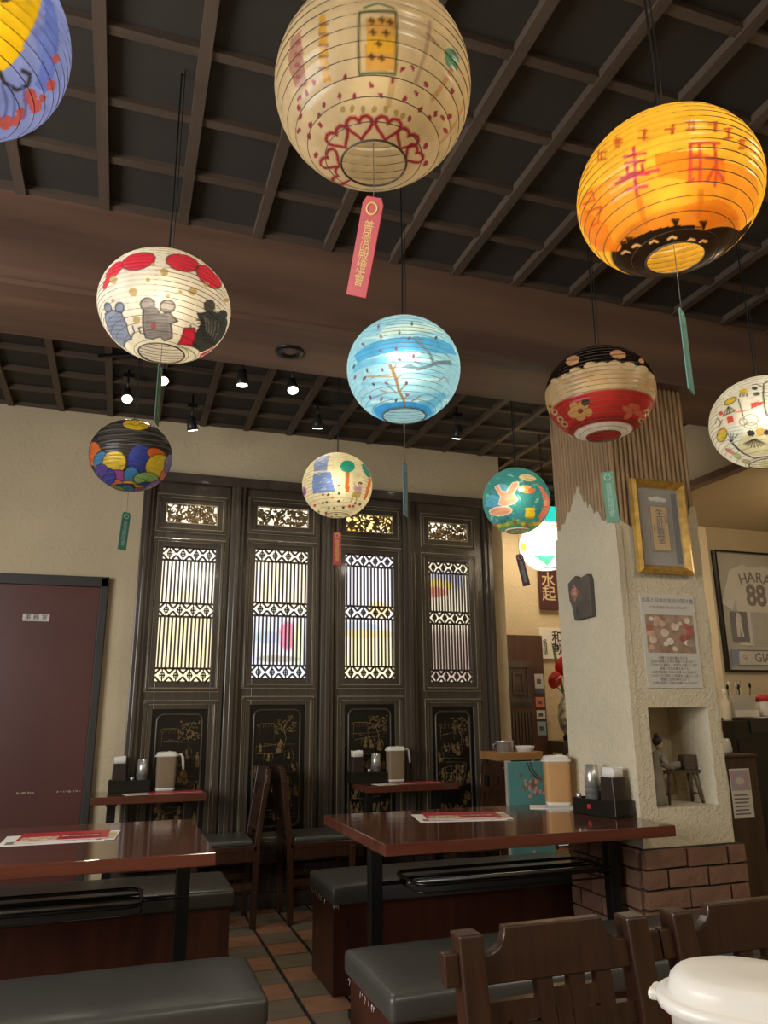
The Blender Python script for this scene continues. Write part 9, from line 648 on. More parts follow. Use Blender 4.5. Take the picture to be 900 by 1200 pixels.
m2 = MB(); r_ = random.Random(2)
for k in range(26):
    a = r_.uniform(0, 3.1); x_ = .1 + .016 * math.cos(a); z_ = .392 + .012 * math.sin(a)
    m2.tube([(x_, -.2035, z_), (x_ + r_.uniform(-.007, .007), -.2075, z_ + r_.uniform(-.006, .008))], .0012, 4)
m2.ell((.1, -.2025, .392), .013, .002, .009, 10, 6)
tag(m2.build('torn_patch', mat('stuffing_fibre', 'a8b0c0', .8), lb_), 'torn spot with pale stuffing fibres', kind='stuff')
def chair(label, loc, rz, h=.84, w_=.36, seat_d=.38, post=.034):
    """faces local +X, backrest at x = 0"""
    t = thing('dining_chair', label, 'chair', loc, rz, 'dark wooden dining chairs')
    hw = w_ / 2 - post / 2; lean = .055
    def px(z): return -lean * max(0, (z - .42) / (h - .42))
    for s in (-1, 1):
        y = s * hw
        poly = [(-post/2 + .01, 0), (post/2 + .01, 0), (post/2, .43), (post/2 + px(h), h), (-post/2 + px(h), h), (-post/2, .43)]
        MB().prism([(a, b) for a, b in poly], 1, y - post/2, y + post/2).build('back_post', chair_w, t, .004)
        B(seat_d - post, y - post/2, 0, seat_d, y + post/2, .40).build('leg', chair_w, t, .003)
        B(post/2, y - .011, .2, seat_d - post, y + .011, .235).build('stretcher', chair_w, t)
        B(post/2, y - .013, .345, seat_d - post, y + .013, .40).build('apron', chair_w, t)
    B(seat_d - .03, -hw + post/2, .345, seat_d - .006, hw - post/2, .40).build('apron', chair_w, t)
    B(.0, -w_/2 + .0, .398, seat_d + .015, w_/2, .43).build('seat', chair_w, t, .004)
    B(.022, -w_/2 - .004, .43, seat_d + .02, w_/2 + .004, .46).build('seat_cushion', vinyl, t, .012, 3)
    # crest rail with raised middle and tenons that pass through the posts
    def slab(pts, th=.022, x_off=0.):
        mb = MB(); n = len(pts); v = []
        for dx in (-th/2, th/2): v += [(px(z) + dx + x_off, y, z) for y, z in pts]
        mb.add(v, [tuple(range(n)), tuple(range(n, 2 * n))[::-1]] + [(i, i + n, (i + 1) % n + n, (i + 1) % n) for i in range(n)]); return mb
    ih = hw - post/2; z1 = h + .005; zl = h - .038; zb = h - .088
    cr = []
    for s in (1, -1):
        seg = [(s * ih, zl)] + [(s * (ih - .035 + .035 * math.cos(a) * 1 - .0), zl + .0) for a in ()]
        arc = [(s * (ih * .68 + .045 * (1 - math.sin(a))), zl + (z1 - zl) * (1 - math.cos(a))) for a in [PI/2 * q / 6 for q in range(7)]]
        cr += (seg + arc) if s == 1 else (arc[::-1] + seg)
    slab([(ih, zb)] + cr + [(-ih, zb)], .026).build('crest_rail', chair_w, t, .003)
    for s in (-1, 1): slab([(s * (hw + post/2), h - .03), (s * (hw + post/2 + .03), h - .03), (s * (hw + post/2 + .03), h - .085), (s * (hw + post/2), h - .085)], .024).build('rail_end', chair_w, t, .003)
    zb2 = .50
    slab([(ih, zb2), (ih, zb2 + .03), (-ih, zb2 + .03), (-ih, zb2)]).build('lower_rail', chair_w, t)
    # fretwork in the back
    bars = []; H_ = zb - zb2 - .03; g = .034
    def bar(y0, z0, y1, z1): bars.append((y0 * ih, zb2 + .03 + z0 * H_, y1 * ih, zb2 + .03 + z1 * H_))
    for y in (-.22, .22): bar(y, 0, y, 1)
    for (y0, y1, z) in ((-1, -.22, .62), (.22, 1, .38), (-.22, .22, .72), (-.22, .22, .28), (-.6, -.22, .3), (.22, .6, .70)): bar(y0, z, y1, z)
    for (y, z0, z1) in ((-.6, 0, .62), (.6, .38, 1), (0, .28, .72)): bar(y, z0, y, z1)
    for (y0, z0, y1, z1_) in bars:
        if abs(y1 - y0) > abs(z1_ - z0): slab([(y0, z0 - g/2), (y1, z0 - g/2), (y1, z0 + g/2), (y0, z0 + g/2)], .018).build('fret_bar', chair_w, t)
        else: slab([(y0 - g/2, z0), (y0 + g/2, z0), (y0 + g/2, z1_), (y0 - g/2, z1_)], .0205).build('fret_bar', chair_w, t)
    return t
chair('dark wooden chair nearest the camera, left of the white pitcher', (.857, 1.44, 0), -PI/2, .738, .425, .38, .05)
chair('dark wooden chair cut off by the right edge, behind the white pitcher', (1.345, 1.44, 0), -PI/2, .738, .425, .38, .05)
chair('dark wooden chair in front of the second screen door, seat turned to the right', (.99, 4.795, 0), 0, .84, .34, .39)
chair('dark wooden chair in front of the screen, seat turned to the left', (.80, 4.795, 0), PI, .84, .34, .36)
chair('dark wooden chair between the small right table and the passage cart', (2.27, 4.62, 0), PI, .84, .36, .36)

# ================================================================ THINGS ON THE TABLES
def pitcher_mat(name, col):
    m = mat(name, col, .35, var=.12, vs=5, spec=.4); N = m.node_tree.nodes; L = m.node_tree.links
    b = N['Principled BSDF']; tr = N.new('ShaderNodeBsdfTranslucent'); mx = N.new('ShaderNodeMixShader'); mx.inputs[0].default_value = .5
    src = b.inputs['Base Color'].links[0].from_socket; L.new(src, tr.inputs[0]); L.new(b.outputs[0], mx.inputs[1]); L.new(tr.outputs[0], mx.inputs[2]); L.new(mx.outputs[0], N['Material Output'].inputs[0])
    return m
tea = pitcher_mat('amber_tea_plastic', 'e8bf86'); cloudy = pitcher_mat('cloudy_plastic', 'b09c80'); frosted = pitcher_mat('frosted_plastic', 'd8cfc6')
def oblong(hx, hy, r, z, n=6):
    r = min(r, hx, hy); pts = []
    for qx, qy, a0 in ((hx - r, hy - r, 0), (-hx + r, hy - r, 90), (-hx + r, -hy + r, 180), (hx - r, -hy + r, 270)):
        for q in range(n + 1): a = math.radians(a0 + 90 * q / n); pts.append((qx + r * math.cos(a), qy + r * math.sin(a), z))
    return pts
def loft(rings, cap=(True, True)):
    n = len(rings[0]); v = [p for r in rings for p in r]; f = [(i * n + j, i * n + (j + 1) % n, (i + 1) * n + (j + 1) % n, (i + 1) * n + j) for i in range(len(rings) - 1) for j in range(n)]
    mb = MB().add(v, f, True)
    if cap[0]: mb.add(rings[0], [tuple(range(n))[::-1]])
    if cap[1]: mb.add(rings[-1], [tuple(range(n))])
    return mb
def pitcher(label, loc, rz, m, hx=.06, hy=.042, h=.215, handle=True, lid_r=.02, group='plastic tea pitchers'):
    t = thing('water_pitcher', label, 'pitcher', loc, rz, group)
    loft([oblong(hx * .88, hy * .88, lid_r * .9, .012), oblong(hx * .9, hy * .9, lid_r * .9, .02), oblong(hx * .96, hy * .96, lid_r, h * .85), oblong(hx * .97, hy * .97, lid_r, h - .02)]).build('body', m, t)
    loft([oblong(hx * .8, hy * .8, lid_r * .9, 0), oblong(hx * .9, hy * .9, lid_r * .9, .003), oblong(hx * .9, hy * .9, lid_r * .9, .016), oblong(hx * .85, hy * .85, lid_r * .9, .019)]).build('foot', whitep, t)
    ld = loft([oblong(hx * .99, hy * .99, lid_r, h - .026), oblong(hx * 1.05, hy * 1.05, lid_r * 1.05, h - .024), oblong(hx * 1.06, hy * 1.06, lid_r * 1.05, h - .017), oblong(hx * 1.02, hy * 1.0, lid_r, h - .015), oblong(hx * .965, hy * .93, lid_r * .95, h - .014), oblong(hx * .95, hy * .91, lid_r * .95, h - .006), oblong(hx * .9, hy * .85, lid_r * .9, h - .001), oblong(hx * .82, hy * .76, lid_r * .85, h + .001), oblong(hx * .5, hy * .45, lid_r * .6, h + .003)]).build('lid', whitep, t)
    B(-hx * 1.12, -.012, h - .026, -hx * 1.02, .012, h - .018).build('lid_tab', whitep, ld, .003)
    B(hx * .1, -hy * .22, h + .0025, hx * .42, hy * .22, h + .0055).build('spout_flap', whitep, ld, .001)
    if handle:
        MB().tube([(hx * .95, 0, h - .02), (hx + .02, 0, h - .016), (hx + .032, 0, h - .03), (hx + .036, 0, h - .06), (hx + .04, 0, h - .10)], [.009, .009, .0085, .008, .007], 8).build('handle', whitep, t)
    return t
def cup_stack(loc, n, label, step=.024):
    for i in range(n):
        t = tag(MB().lathe([(.0338, 0), (.035, .0), (.031, .049), (.027, .098), (.0001, .098), (.0001, .0968), (.0258, .0968), (.0298, .049), (.0338, 0)], 20).build('steel_cup', steel, None, loc=(loc[0], loc[1], loc[2] + i * step)), label % ['lowest', 'second', 'third', 'fourth', 'topmost'][i if i < n - 1 else 4], 'cup', 'upside-down stacked steel cups')
def caddy_set(where, loc, rz, hw=.12, cups=4, mark=False):
    x, y, z = loc; R_ = Matrix.Rotation(rz, 3, 'Z')
    def at(a, b, c=0): p_ = R_ @ Vector((a, b, c)); return (x + p_.x, y + p_.y, z + c)
    t = thing('condiment_caddy', 'black box caddy for condiments ' + where, 'caddy', loc, rz, 'black condiment caddies')
    m_ = MB(); H_ = .066; hy = .055; w2 = .004
    m_.box(-hw, -hy, 0, hw, hy, .008).box(-hw, -hy, .008, hw, -hy + w2, H_).box(-hw, hy - w2, .008, hw, hy, H_).box(-hw, -hy + w2, .008, -hw + w2, hy - w2, H_).box(hw - w2, -hy + w2, .008, hw, hy - w2, H_)
    m_.build('tray', blackp, t, .003)
    B(-.014, -hy + w2, .008, -.010, hy - w2, H_ - .006).build('divider', blackp, t)
    if mark: B(-.035, -hy - .0015, .026, -.017, -hy, .044).build('red_seal', red_p, t)
    nx = hw - .055 if mark else -hw + .055
    t2 = thing('napkin_holder', 'dark napkin holder with white napkins ' + where, 'napkin holder', at(nx, 0, .0085), rz, 'dark napkin holders')
    MB().prism([(-.045, 0), (.045, 0), (.035, .15), (-.035, .15)], 1, -.04, .04).build('case', mat('dark_brown_plastic', '2e221c', .4, var=.1), t2, .004)
    loft([[(q[0], q[1], zz + .004 * math.sin(q[0] * 300) * (zz > .17)) for q in oblong(.033, .03, .006, 0, 2)] for zz in (.15, .168, .186)]).build('napkins', paper, t2)
    cup_stack(at(-.053 if mark else .068, 0, .0085), cups, '%s cup of the upside-down steel stack ' + where)
    t3 = thing('toothpick_jar', 'small glass toothpick jar ' + where, 'jar', at(-.106 if mark else .012, -.035, .0085), rz, 'toothpick jars')
    MB().lathe([(.0001, 0), (.012, 0), (.013, .004), (.013, .05), (.009, .06)], 14).build('jar_body', mat('jar_glass', 'a89878', .2, var=.1), t3)
    MB().lathe([(.0105, .058), (.0115, .06), (.0115, .074), (.0001, .076)], 14).build('cap', steel, t3)
def leaflet(label, loc, rz, w_, d_, col, th=.0012, group='paper menus on the tables', art=None):
    t = thing('menu_leaflet', label, 'menu', loc, rz, group)
    B(-w_/2, -d_/2, 0, w_/2, d_/2, th).build('sheet', col, t)
    if art:
        for nm, x0, y0, x1, y1, m in art: B(x0 * w_/2, y0 * d_/2, th, x1 * w_/2, y1 * d_/2, th + .0003).build(nm, m, t)
    return t
food = mat('food_photo_print', 'a06a3c', .4, col2='efe0c0', vs=45)
pinkp = mat('pink_print', 'e07a72', .35, var=.1)
black_pr = mat('black_print', '26221f', .4, var=.1)
ART_RED = [('photo_print', -.9, -.2, .25, .75, food), ('red_panel', .28, -.55, .97, .9, pinkp), ('caption_strip', -.95, -.92, .9, -.68, paper)]
ART_WHITE = [('black_bar', .62, -.9, .72, .9, black_pr), ('photo_print', .78, -.7, .97, .6, food), ('text_block', -.9, -.8, .5, -.3, grey_ink)]
def menu_pile(where, loc, rz, s=1.):
    x, y, z = loc
    leaflet('white printed menu sheet lowest in the pile ' + where, (x - .03, y - .02, z), rz + .05, .36 * s, .25 * s, paper, .001, art=ART_WHITE)
    leaflet('white menu sheet with dark bars, second in the pile ' + where, (x + .02, y - .006, z + .0016), rz - .04, .35 * s, .24 * s, paper, .001, art=ART_WHITE)
    t = leaflet('red menu with food photos on top of the pile ' + where, (x, y + .008, z + .0032), rz, .32 * s, .22 * s, red_p, .0012, art=[('photo_print', -.92, -.8, -.1, .0, food), ('white_edge', -1, -1, 1, -.86, paper), ('dark_panel', .0, -.6, .85, .35, mat('deep_red_print', '9a1c28', .4, var=.1))])
    text('台湾料理', .035 * s, paper, t, (.06 * s, -.015 * s, .0018), (0, 0, 0))
menu_pile('on the right dining table', (1.42, 3.17, TZ), -.25, 1.0)
menu_pile('on the left dining table', (-.155, 3.2, TZ), -.06, .95)
for nm, bx, by in (('on the small table beside the maroon door', .29, 4.735), ('on the small table before the third screen door', 1.76, 4.735)):
    leaflet('white lined menu sheet ' + nm, (bx - .13, by - .01, TZ), .2, .2, .11, paper, .001, art=[('rule', -.8, -.7, .8, -.5, grey_ink), ('rule', -.8, -.1, .8, .1, grey_ink), ('rule', -.8, .5, .8, .7, grey_ink)])
    leaflet('red menu laid flat ' + nm, (bx + .05, by, TZ + .0012), .03, .3, .11, red_p, .0015, art=[('white_edge', -1, -1, 1, -.8, paper)])
caddy_set('on the right dining table', (1.995, 2.985, TZ), -1.38, .125, 5, True)
caddy_set('on the small table beside the maroon door', (.09, 4.9, TZ), 0, .115, 4)
caddy_set('on the small table before the third screen door', (1.53, 4.9, TZ), 0, .115, 4)
pitcher('amber tea pitcher with white lid beside the steel cups', (1.985, 3.33, TZ + .004), -.35, tea, .062, .045, .22, False)
pitcher('cloudy pitcher with white lid and handle beside the maroon door', (.29, 4.88, TZ), 0, cloudy, .06, .042, .215)
pitcher('cloudy pitcher with white lid and handle before the third screen door', (1.725, 4.88, TZ), 0, cloudy, .06, .042, .215)
tag(loft([oblong(.1, .07, .01, 0), oblong(.1, .07, .01, .003)]).build('folded_napkin', paper, None, loc=(1.93, 3.30, TZ), rot=(0, 0, -.5)), 'white folded napkin under the amber tea pitcher', 'napkin')
pitcher('big white pitcher with oval lid in the lower right corner', (.490, .497, TZ), 2.27 - PI, frosted, .098, .052, .236, False, .050)

# ================================================================ ON THE PILLAR
FY = PY0 - .031
gf = thing('picture_frame', 'gold picture frame with a small gold scroll, high on the pillar', 'picture frame', (2.318, FY, 1.972))
m_ = MB(); fw, fh, ft = .148, .222, .038
for a, b in (((-fw, -fh), (fw, -fh)), ((fw, -fh), (fw, fh)), ((fw, fh), (-fw, fh)), ((-fw, fh), (-fw, -fh))):
    ia, ib = [(math.copysign(abs(p_[0]) - ft, p_[0]), math.copysign(abs(p_[1]) - ft, p_[1])) for p_ in (a, b)]
    prof = [(a, -.012), (a, -.035), (tuple(.6 * u + .4 * v_ for u, v_ in zip(a, ia)), -.045), (ia, -.02), (ia, -.008)]
    prof2 = [(b, -.012), (b, -.035), (tuple(.6 * u + .4 * v_ for u, v_ in zip(b, ib)), -.045), (ib, -.02), (ib, -.008)]
    v = [(p_[0], y_, p_[1]) for p_, y_ in prof + prof2]; m_.add(v, [(i, i + 1, i + 6, i + 5) for i in range(4)])
m_.build('gilt_frame', mat('gilt_frame_paint', 'c49a48', .35, metal=.35, var=.25, vs=30, bump=.1, bs=60), gf)
B(-fw + .005, -.012, -fh + .005, fw - .005, -.002, fh - .005).build('backing', mat('frame_backing', '8f8a7c', .7, var=.08), gf)
B(.08, -.0135, -.17, fw - ft, -.012, .17).build('frame_shadow_strip', mat('frame_shadow_strip', '45443c', .6), gf)  # dark strip painted in as the inner shadow at the frame's right
B(-.055, -.022, -.115, .045, -.013, .1).build('scroll_card', mat('gold_card', 'd0ac5c', .5, var=.1), gf, .002)
m_ = MB(); moulding(m_, -.055, -.115, .045, .1, .004, -.024, -.022); m_.build('card_border', mat('card_border', '7a6234', .5), gf)
text('生\n計\n飯\n堂', .046, ink, gf, (-.004, -.0235, .0), FRONT); text('大\n日\n成', .016, ink, gf, (.03, -.0235, .04), FRONT); text('年\n月', .014, ink, gf, (-.038, -.0235, -.01), FRONT)
MB().ell((-.0, -.014, .135), .03, .004, .014).build('paper_rosette', paper, gf); MB().ell((.035, -.014, .132), .02, .004, .01).build('paper_rosette', paper, gf); MB().ell((-.035, -.014, .132), .02, .004, .01).build('paper_rosette', paper, gf)
glass = mat('picture_glass', 'ffffff', .03, alpha=.10, var=0)
B(-fw + ft, -.0275, -fh + ft, fw - ft, -.026, fh - ft).build('glass', glass, gf)
# printed notice
nt_ = thing('notice', 'laminated notice with a food photo, below the gold frame on the pillar', 'notice', (2.325, FY, 1.452))
B(-.148, -.003, -.208, .148, 0, .208).build('sheet', mat('notice_paper', 'cfcabf', .4, var=.04), nt_)
text('台湾と日本の友好の架け橋', .0235, grey_ink, nt_, (0, -.0036, .178), FRONT); text('いつも応援ありがとうございます', .0155, grey_ink, nt_, (0, -.0036, .147), FRONT, sx=.9)
ph = B(-.13, -.0036, -.055, .13, -.003, .115).build('photo', mat('pastry_photo', 'b9a08a', .5, col2='8a6a58', vs=16), nt_)
r_ = random.Random(5); pc = [mat('photo_%s' % c, c, .5, var=.2, vs=30) for c in ('d8c8b0', 'b0685c', 'c9a890', 'a89484', 'e2dac8')]
for i in range(26):
    px_, pz_ = r_.uniform(-.112, .112), r_.uniform(-.038, .098); a = r_.uniform(.012, .026)
    MB().prism([(px_ + a * math.cos(.7 * q) , pz_ + a * .8 * math.sin(.7 * q)) for q in range(9)], 1, -.0044 - .00004 * i, -.0036).build('photo_patch', pc[i % 5], ph)
for i in range(8): text(['感謝と交流の輪を広げる', '台湾の皆様と日本の皆様へ心を込めて', 'これからも美味しい料理をお届けします'][i % 3], .0145, grey_ink, nt_, (0, -.0036, -.078 - .0155 * i), FRONT, sx=.98)
# slate tile on the pillar's left face
st = thing('slate_plaque', 'broken dark slate plaque with a red diamond seal on the pillar', 'plaque', (PX0 - .032, 3.135, 1.662))
MB().prism([(.098, .095), (.03, .125), (.0, .105), (-.075, .118), (-.088, .09), (-.085, -.085), (.06, -.09), (.075, -.02), (.092, .01)], 0, -.028, 0).build('slate', mat('slate_stone', '5e564c', .8, var=.2, bump=.3), st, .004)
MB().prism([(.04, .0), (.075, .045), (.04, .085), (.005, .045)], 0, -.0295, -.028).build('seal', mat('seal_pink', 'b5705e', .6), st)
MB().prism([(.04, .012), (.065, .045), (.04, .073), (.015, .045)], 0, -.0302, -.0295).build('seal_centre', mat('seal_red', '9a4a40', .6), st)
text('福', .04, mat('seal_pale', 'd8b8a0', .6), st, (-.031, .04, .044), LEFT); text('台\n湾', .022, mat('slate_carving', '2c2824', .8), st, (-.0288, .03, -.045), LEFT)
# niche contents
NY = PY0
fig = thing('figurine', 'grey-robed figurine with dark hair leaning at the left of the niche', 'figurine', (2.238, NY + .048, NZ0))
robe = mat('figurine_grey', '8a8276', .7, var=.25, vs=30); hair = mat('figurine_hair', '2c2622', .7)
m_ = MB(); prof = [(.034, 0, 0), (.036, .02, 0), (.032, .07, .0), (.027, .11, .004), (.021, .135, .006), (.026, .16, .012), (.022, .18, .018), (.008, .19, .022)]
rings = [[(dx + r__ * math.cos(a), r__ * .8 * math.sin(a), z_) for a in [6.2832 * q / 14 for q in range(14)]] for r__, z_, dx in prof]
body = loft(rings); body.tube([(.015, -.02, .165), (.035, -.03, .14), (.07, -.02, .122)], [.011, .009, .007], 8); body.tube([(.015, .02, .165), (.04, .025, .14), (.075, .01, .122)], [.011, .009, .007], 8)
body.build('robed_body', robe, fig)
MB().ell((.026, 0, .207), .017, .016, .021).build('head', mat('figurine_skin', 'b09a84', .6, var=.08), fig)
MB().ell((.02, 0, .218), .02, .018, .017).ell((.016, 0, .238), .01, .01, .009).build('hair', hair, fig)
fig.scale = (1.1, 1.1, 1.22)
sb = thing('miniature_bench', 'miniature weathered wooden trestle bench inside the niche', 'miniature bench', (2.385, NY + .085, NZ0))
mw = wood('weathered_wood', '5a4a3a', '3f3328', 0, 8, .8)
B(-.098, -.03, .128, .098, .03, .14).build('plank', mw, sb, .002)
for sx in (-1, 1):
    for sy in (-1, 1): MB().tube([(sx * .066, sy * .018, .13), (sx * .088, sy * .034, 0)], .0065, 6).build('leg', mw, sb)
    MB().tube([(sx * .08, -.028, .04), (sx * .08, .028, .04)], .004, 6).build('rung', mw, sb)
tag(MB().ell((0, 0, .018), .042, .024, .018, 12, 8).ell((.02, 0, .028), .02, .018, .012, 10, 6).build('stone_lump', robe, None, loc=(2.36, NY + .085, NZ0 + .1405)), 'grey lump lying on the miniature bench', 'ornament')
tag(B(-.032, -.022, 0, .032, .022, .062).build('wooden_block', mw, None, .002, loc=(2.445, NY + .09, NZ0 + .1405)), 'brown wooden block at the right end of the miniature bench', 'block')
# ================================================================ PASSAGE AND COUNTER SIDE
cart = thing('serving_cart', 'black cart with a grey door in front of the passage', 'cart', (2.53, 4.78, 0))
for sx in (-1, 1):
    for sy in (-1, 1): B(sx * .125 - .012, sy * .16 - .012, 0, sx * .125 + .012, sy * .16 + .012, .83).build('post', blackm, cart)
B(-.14, -.175, .825, .14, .175, .845).build('top_shelf', blackm, cart); B(-.13, -.165, .3, .13, .165, .32).build('shelf', blackm, cart)
B(-.12, -.168, .32, -.02, -.155, .8).build('grey_door', mat('grey_panel', '8f908c', .5, var=.06), cart); B(-.0, -.168, .32, .12, -.155, .8).build('black_door', blackp, cart)
wt = thing('wooden_tray', 'pale wooden box tray on the cart under bowls', 'tray', (2.49, 4.74, .845))
m_ = MB().box(-.165, -.13, 0, .165, .13, .012); moulding_z = [(-.165, -.13, .165, -.115), (-.165, .115, .165, .13), (-.165, -.115, -.15, .115), (.15, -.115, .165, .115)]
for a, b, c_, d_ in moulding_z: m_.box(a, b, .012, c_, d_, .05)
m_.build('box', wood('pale_tray_wood', 'b08450', '96683a', 0, 4, .5), wt, .002)
pot = thing('steel_pot', 'steel pot standing in the wooden tray', 'pot', (2.435, 4.72, .8575))
MB().lathe([(.0001, 0), (.05, 0), (.055, .008), (.058, .1), (.062, .105), (.056, .103), (.05, .01), (.0001, .008)], 24).build('body', steel, pot)
MB().tube([(-.058, 0, .09), (-.082, 0, .085), (-.082, 0, .06), (-.057, 0, .055)], .004, 6).build('handle', steel, pot)
tag(MB().lathe([(.0001, 0), (.03, 0), (.034, .006), (.06, .05), (.066, .072), (.062, .072), (.055, .05), (.028, .012), (.0001, .01)], 24).build('white_bowl', whitep, None, loc=(2.572, 4.70, .8575)), 'white ceramic bowl in the wooden tray beside the pot', 'bowl')
# turquoise floral board
fb = thing('floral_board', 'turquoise board printed with pink blossoms standing behind the table', 'board', (2.33, 4.2, 0), 0)
B(-.155, -.012, .02, .13, .0, .865).build('panel', mat('turquoise_print', '5f9c96', .5, var=.1, vs=4), fb, .004)
B(-.155, 0, 0, -.125, .03, .87).build('edge', mat('board_edge', 'b8a898', .6), fb); B(.1, 0, 0, .13, .03, .87).build('edge', MATS['board_edge'], fb)
r_ = random.Random(8); pk_ = [mat('blossom_%s' % c, c, .5, var=.15) for c in ('b87a6a', 'd0a898', 'a0645a', 'c8b09c')]
for i in range(46):
    px_ = .0 + r_.gauss(0, .04); pz_ = .72 + r_.gauss(0, .06); a = r_.uniform(.007, .017)
    if i > 30: px_, pz_ = r_.uniform(-.1, .1), r_.uniform(.35, .5)
    px_ = min(.12, px_)
    MB().prism([(px_ + a * math.cos(1.2566 * q) * (1 if q % 2 else .75), pz_ + a * math.sin(1.2566 * q)) for q in range(5)], 1, -.0135 - .00003 * i, -.012).build('blossom', pk_[i % 4], fb)
for k in range(2): MB().tube([(-.03 + .02 * k, -.013, .86), (-.01 + .02 * k, -.013, .81), (.04 + .02 * k, -.013, .76)], .0025, 4).build('branch', ink, fb)
# far wall of the passage
FW = Y1
d2 = tag(MB().box(3.2, FW - .05, 0, 3.72, FW - .001, 1.84).build('door_2', wood('brown_door_wood', '5a3a2c', '44291f', 2, 3, .45), None, .004), kind='structure')
B(3.3, FW - .056, 1.2, 3.58, FW - .05, 1.6).build('carved_panel', dark_w, d2); m_ = MB(); moulding(m_, 3.32, 1.23, 3.56, 1.57, .03, FW - .066, FW - .056); moulding(m_, 3.38, 1.3, 3.5, 1.5, .02, FW - .066, FW - .056); m_.build('panel_fret', dark_w, d2)
for k in range(9): B(3.3 + .032 * k, FW - .06, .2, 3.318 + .032 * k, FW - .05, 1.15).build('slat', dark_w, d2)
for i, (z_, h_, c_) in enumerate(((1.42, .13, 'b8bcbc'), (1.33, .05, '4a5470'), (1.23, .09, 'c87a60'), (1.12, .08, 'c8c4b8'), (1.0, .12, '8fa8b4'))):
    s_ = thing('sticker', ['grey drawing sticker highest on the brown passage door', 'dark blue strip sticker on the brown passage door', 'orange picture sticker on the brown passage door', 'pale printed sticker on the brown passage door', 'light blue sticker lowest on the brown passage door'][i], 'sticker', (3.66, FW - .05, z_), 0, 'stickers on the passage door')
    B(-.045, -.003, -h_/2, .045, 0, h_/2).build('sheet', mat('sticker_' + c_, c_, .5, var=.08), s_); B(-.025, -.0036, -h_*.2, .02, -.003, h_*.15).build('print', mat('sticker_print', '5a5450', .5), s_)
s1 = thing('hanging_sign', 'narrow dark wooden sign with two gold characters under the bright lantern', 'sign', (3.83, FW - .02, 2.3))
B(-.1, -.02, -.21, .1, .0, .21).build('board', mat('maroon_sign_board', '4a2426', .5, var=.1), s1, .004)
text('水\n起', .15, mat('pale_gold_lettering', 'c9b48a', .5, var=.1), s1, (0, -.022, .0), FRONT, bold=.01)
s2 = thing('calligraphy_board', 'white calligraphy board beside the brown passage door', 'sign', (3.85, FW - .002, 1.77))
B(-.14, -.02, -.145, .14, 0, .145).build('board', paper, s2, .003)
text('和\n動', .12, ink, s2, (.05, -.0215, .0), FRONT, bold=.012); text('名\n月\n洪', .055, ink, s2, (-.085, -.0215, -.04), FRONT, bold=.01)
ex = thing('exit_sign', 'glowing teal sign high in the passage behind the teal lantern', 'sign', (3.72, 6.05, 2.93))
B(-.09, -.03, -.085, .09, .03, .085).build('case', whitep, ex, .004); B(-.085, -.033, -.08, .085, -.03, .08).build('lit_face', glow('teal_glow', '30c8b8', 1.1), ex); B(-.02, -.02, .085, .02, .02, .16).build('bracket', blackm, ex)
# anthurium in a vase on a stand
stn = thing('flower_stand', 'dark wooden stand carrying the anthurium vase', 'stand', (3.80, 6.1, 0))
B(-.16, -.14, .8, .16, .14, .9).build('top', dark_w, stn, .004)
for sx in (-1, 1):
    for sy in (-1, 1): B(sx * .14 - .015, sy * .12 - .015, 0, sx * .14 + .015, sy * .12 + .015, .8).build('leg', dark_w, stn)
va = thing('anthurium_vase', 'white and black mottled vase of red anthuriums by the pillar', 'vase', (3.785, 6.08, .9))
MB().lathe([(.0001, 0), (.06, 0), (.065, .03), (.05, .05)], 24).build('vase_base', blackp, va)
MB().lathe([(.05, .05), (.085, .11), (.1, .2), (.092, .29), (.06, .36), (.045, .375), (.05, .39), (.042, .39), (.035, .36)], 28).build('vase_body', mat('mottled_glaze', 'd8d6cc', .3, col2='5a5a54', vs=22), va)
red_f = mat('anthurium_red', 'c4262a', .3, var=.15); grn = mat('leaf_green', '4a7a3a', .5, var=.2)
def spathe(cx, cz, s, tilt, yy):
    v = []; n = 12
    for q in range(n):
        a = 6.2832 * q / n; r__ = s * (1 + .25 * math.cos(a)); v.append((cx + r__ * math.sin(a + tilt), yy - .03 * math.cos(a) , cz + r__ * math.cos(a + tilt)))
    v.append((cx, yy + .02, cz)); mb = MB().add(v, [(q, (q + 1) % n, n) for q in range(n)], True)
    o = mb.build('spathe', red_f, va); sd = o.modifiers.new('t', 'SOLIDIFY'); sd.thickness = .004
    MB().tube([(cx, yy, cz), (cx + .03, yy - .04, cz + .05)], [.007, .004], 6).build('spadix', mat('spadix_cream', 'd8c088', .5), o)
for q in ((-.06, .62, .085, .2, -.05), (-.15, .5, .075, -.5, -.06), (-.02, .50, .06, .4, -.08)): spathe(*q)
for a in ((-.06, .60), (-.15, .48), (-.02, .48)): MB().tube([(0, 0, .36), (a[0] * .5, -.02, (.36 + a[1]) / 2), (a[0], -.045, a[1])], .005, 6).build('stem', grn, va)
m_ = MB().add([(-.05, 0, .4), (-.11, -.01, .66), (-.13, 0, .86), (-.09, -.01, .72), (-.03, .0, .42)], [(0, 1, 2, 3, 4)]); o = m_.build('leaf', grn, va); o.modifiers.new('t', 'SOLIDIFY').thickness = .003
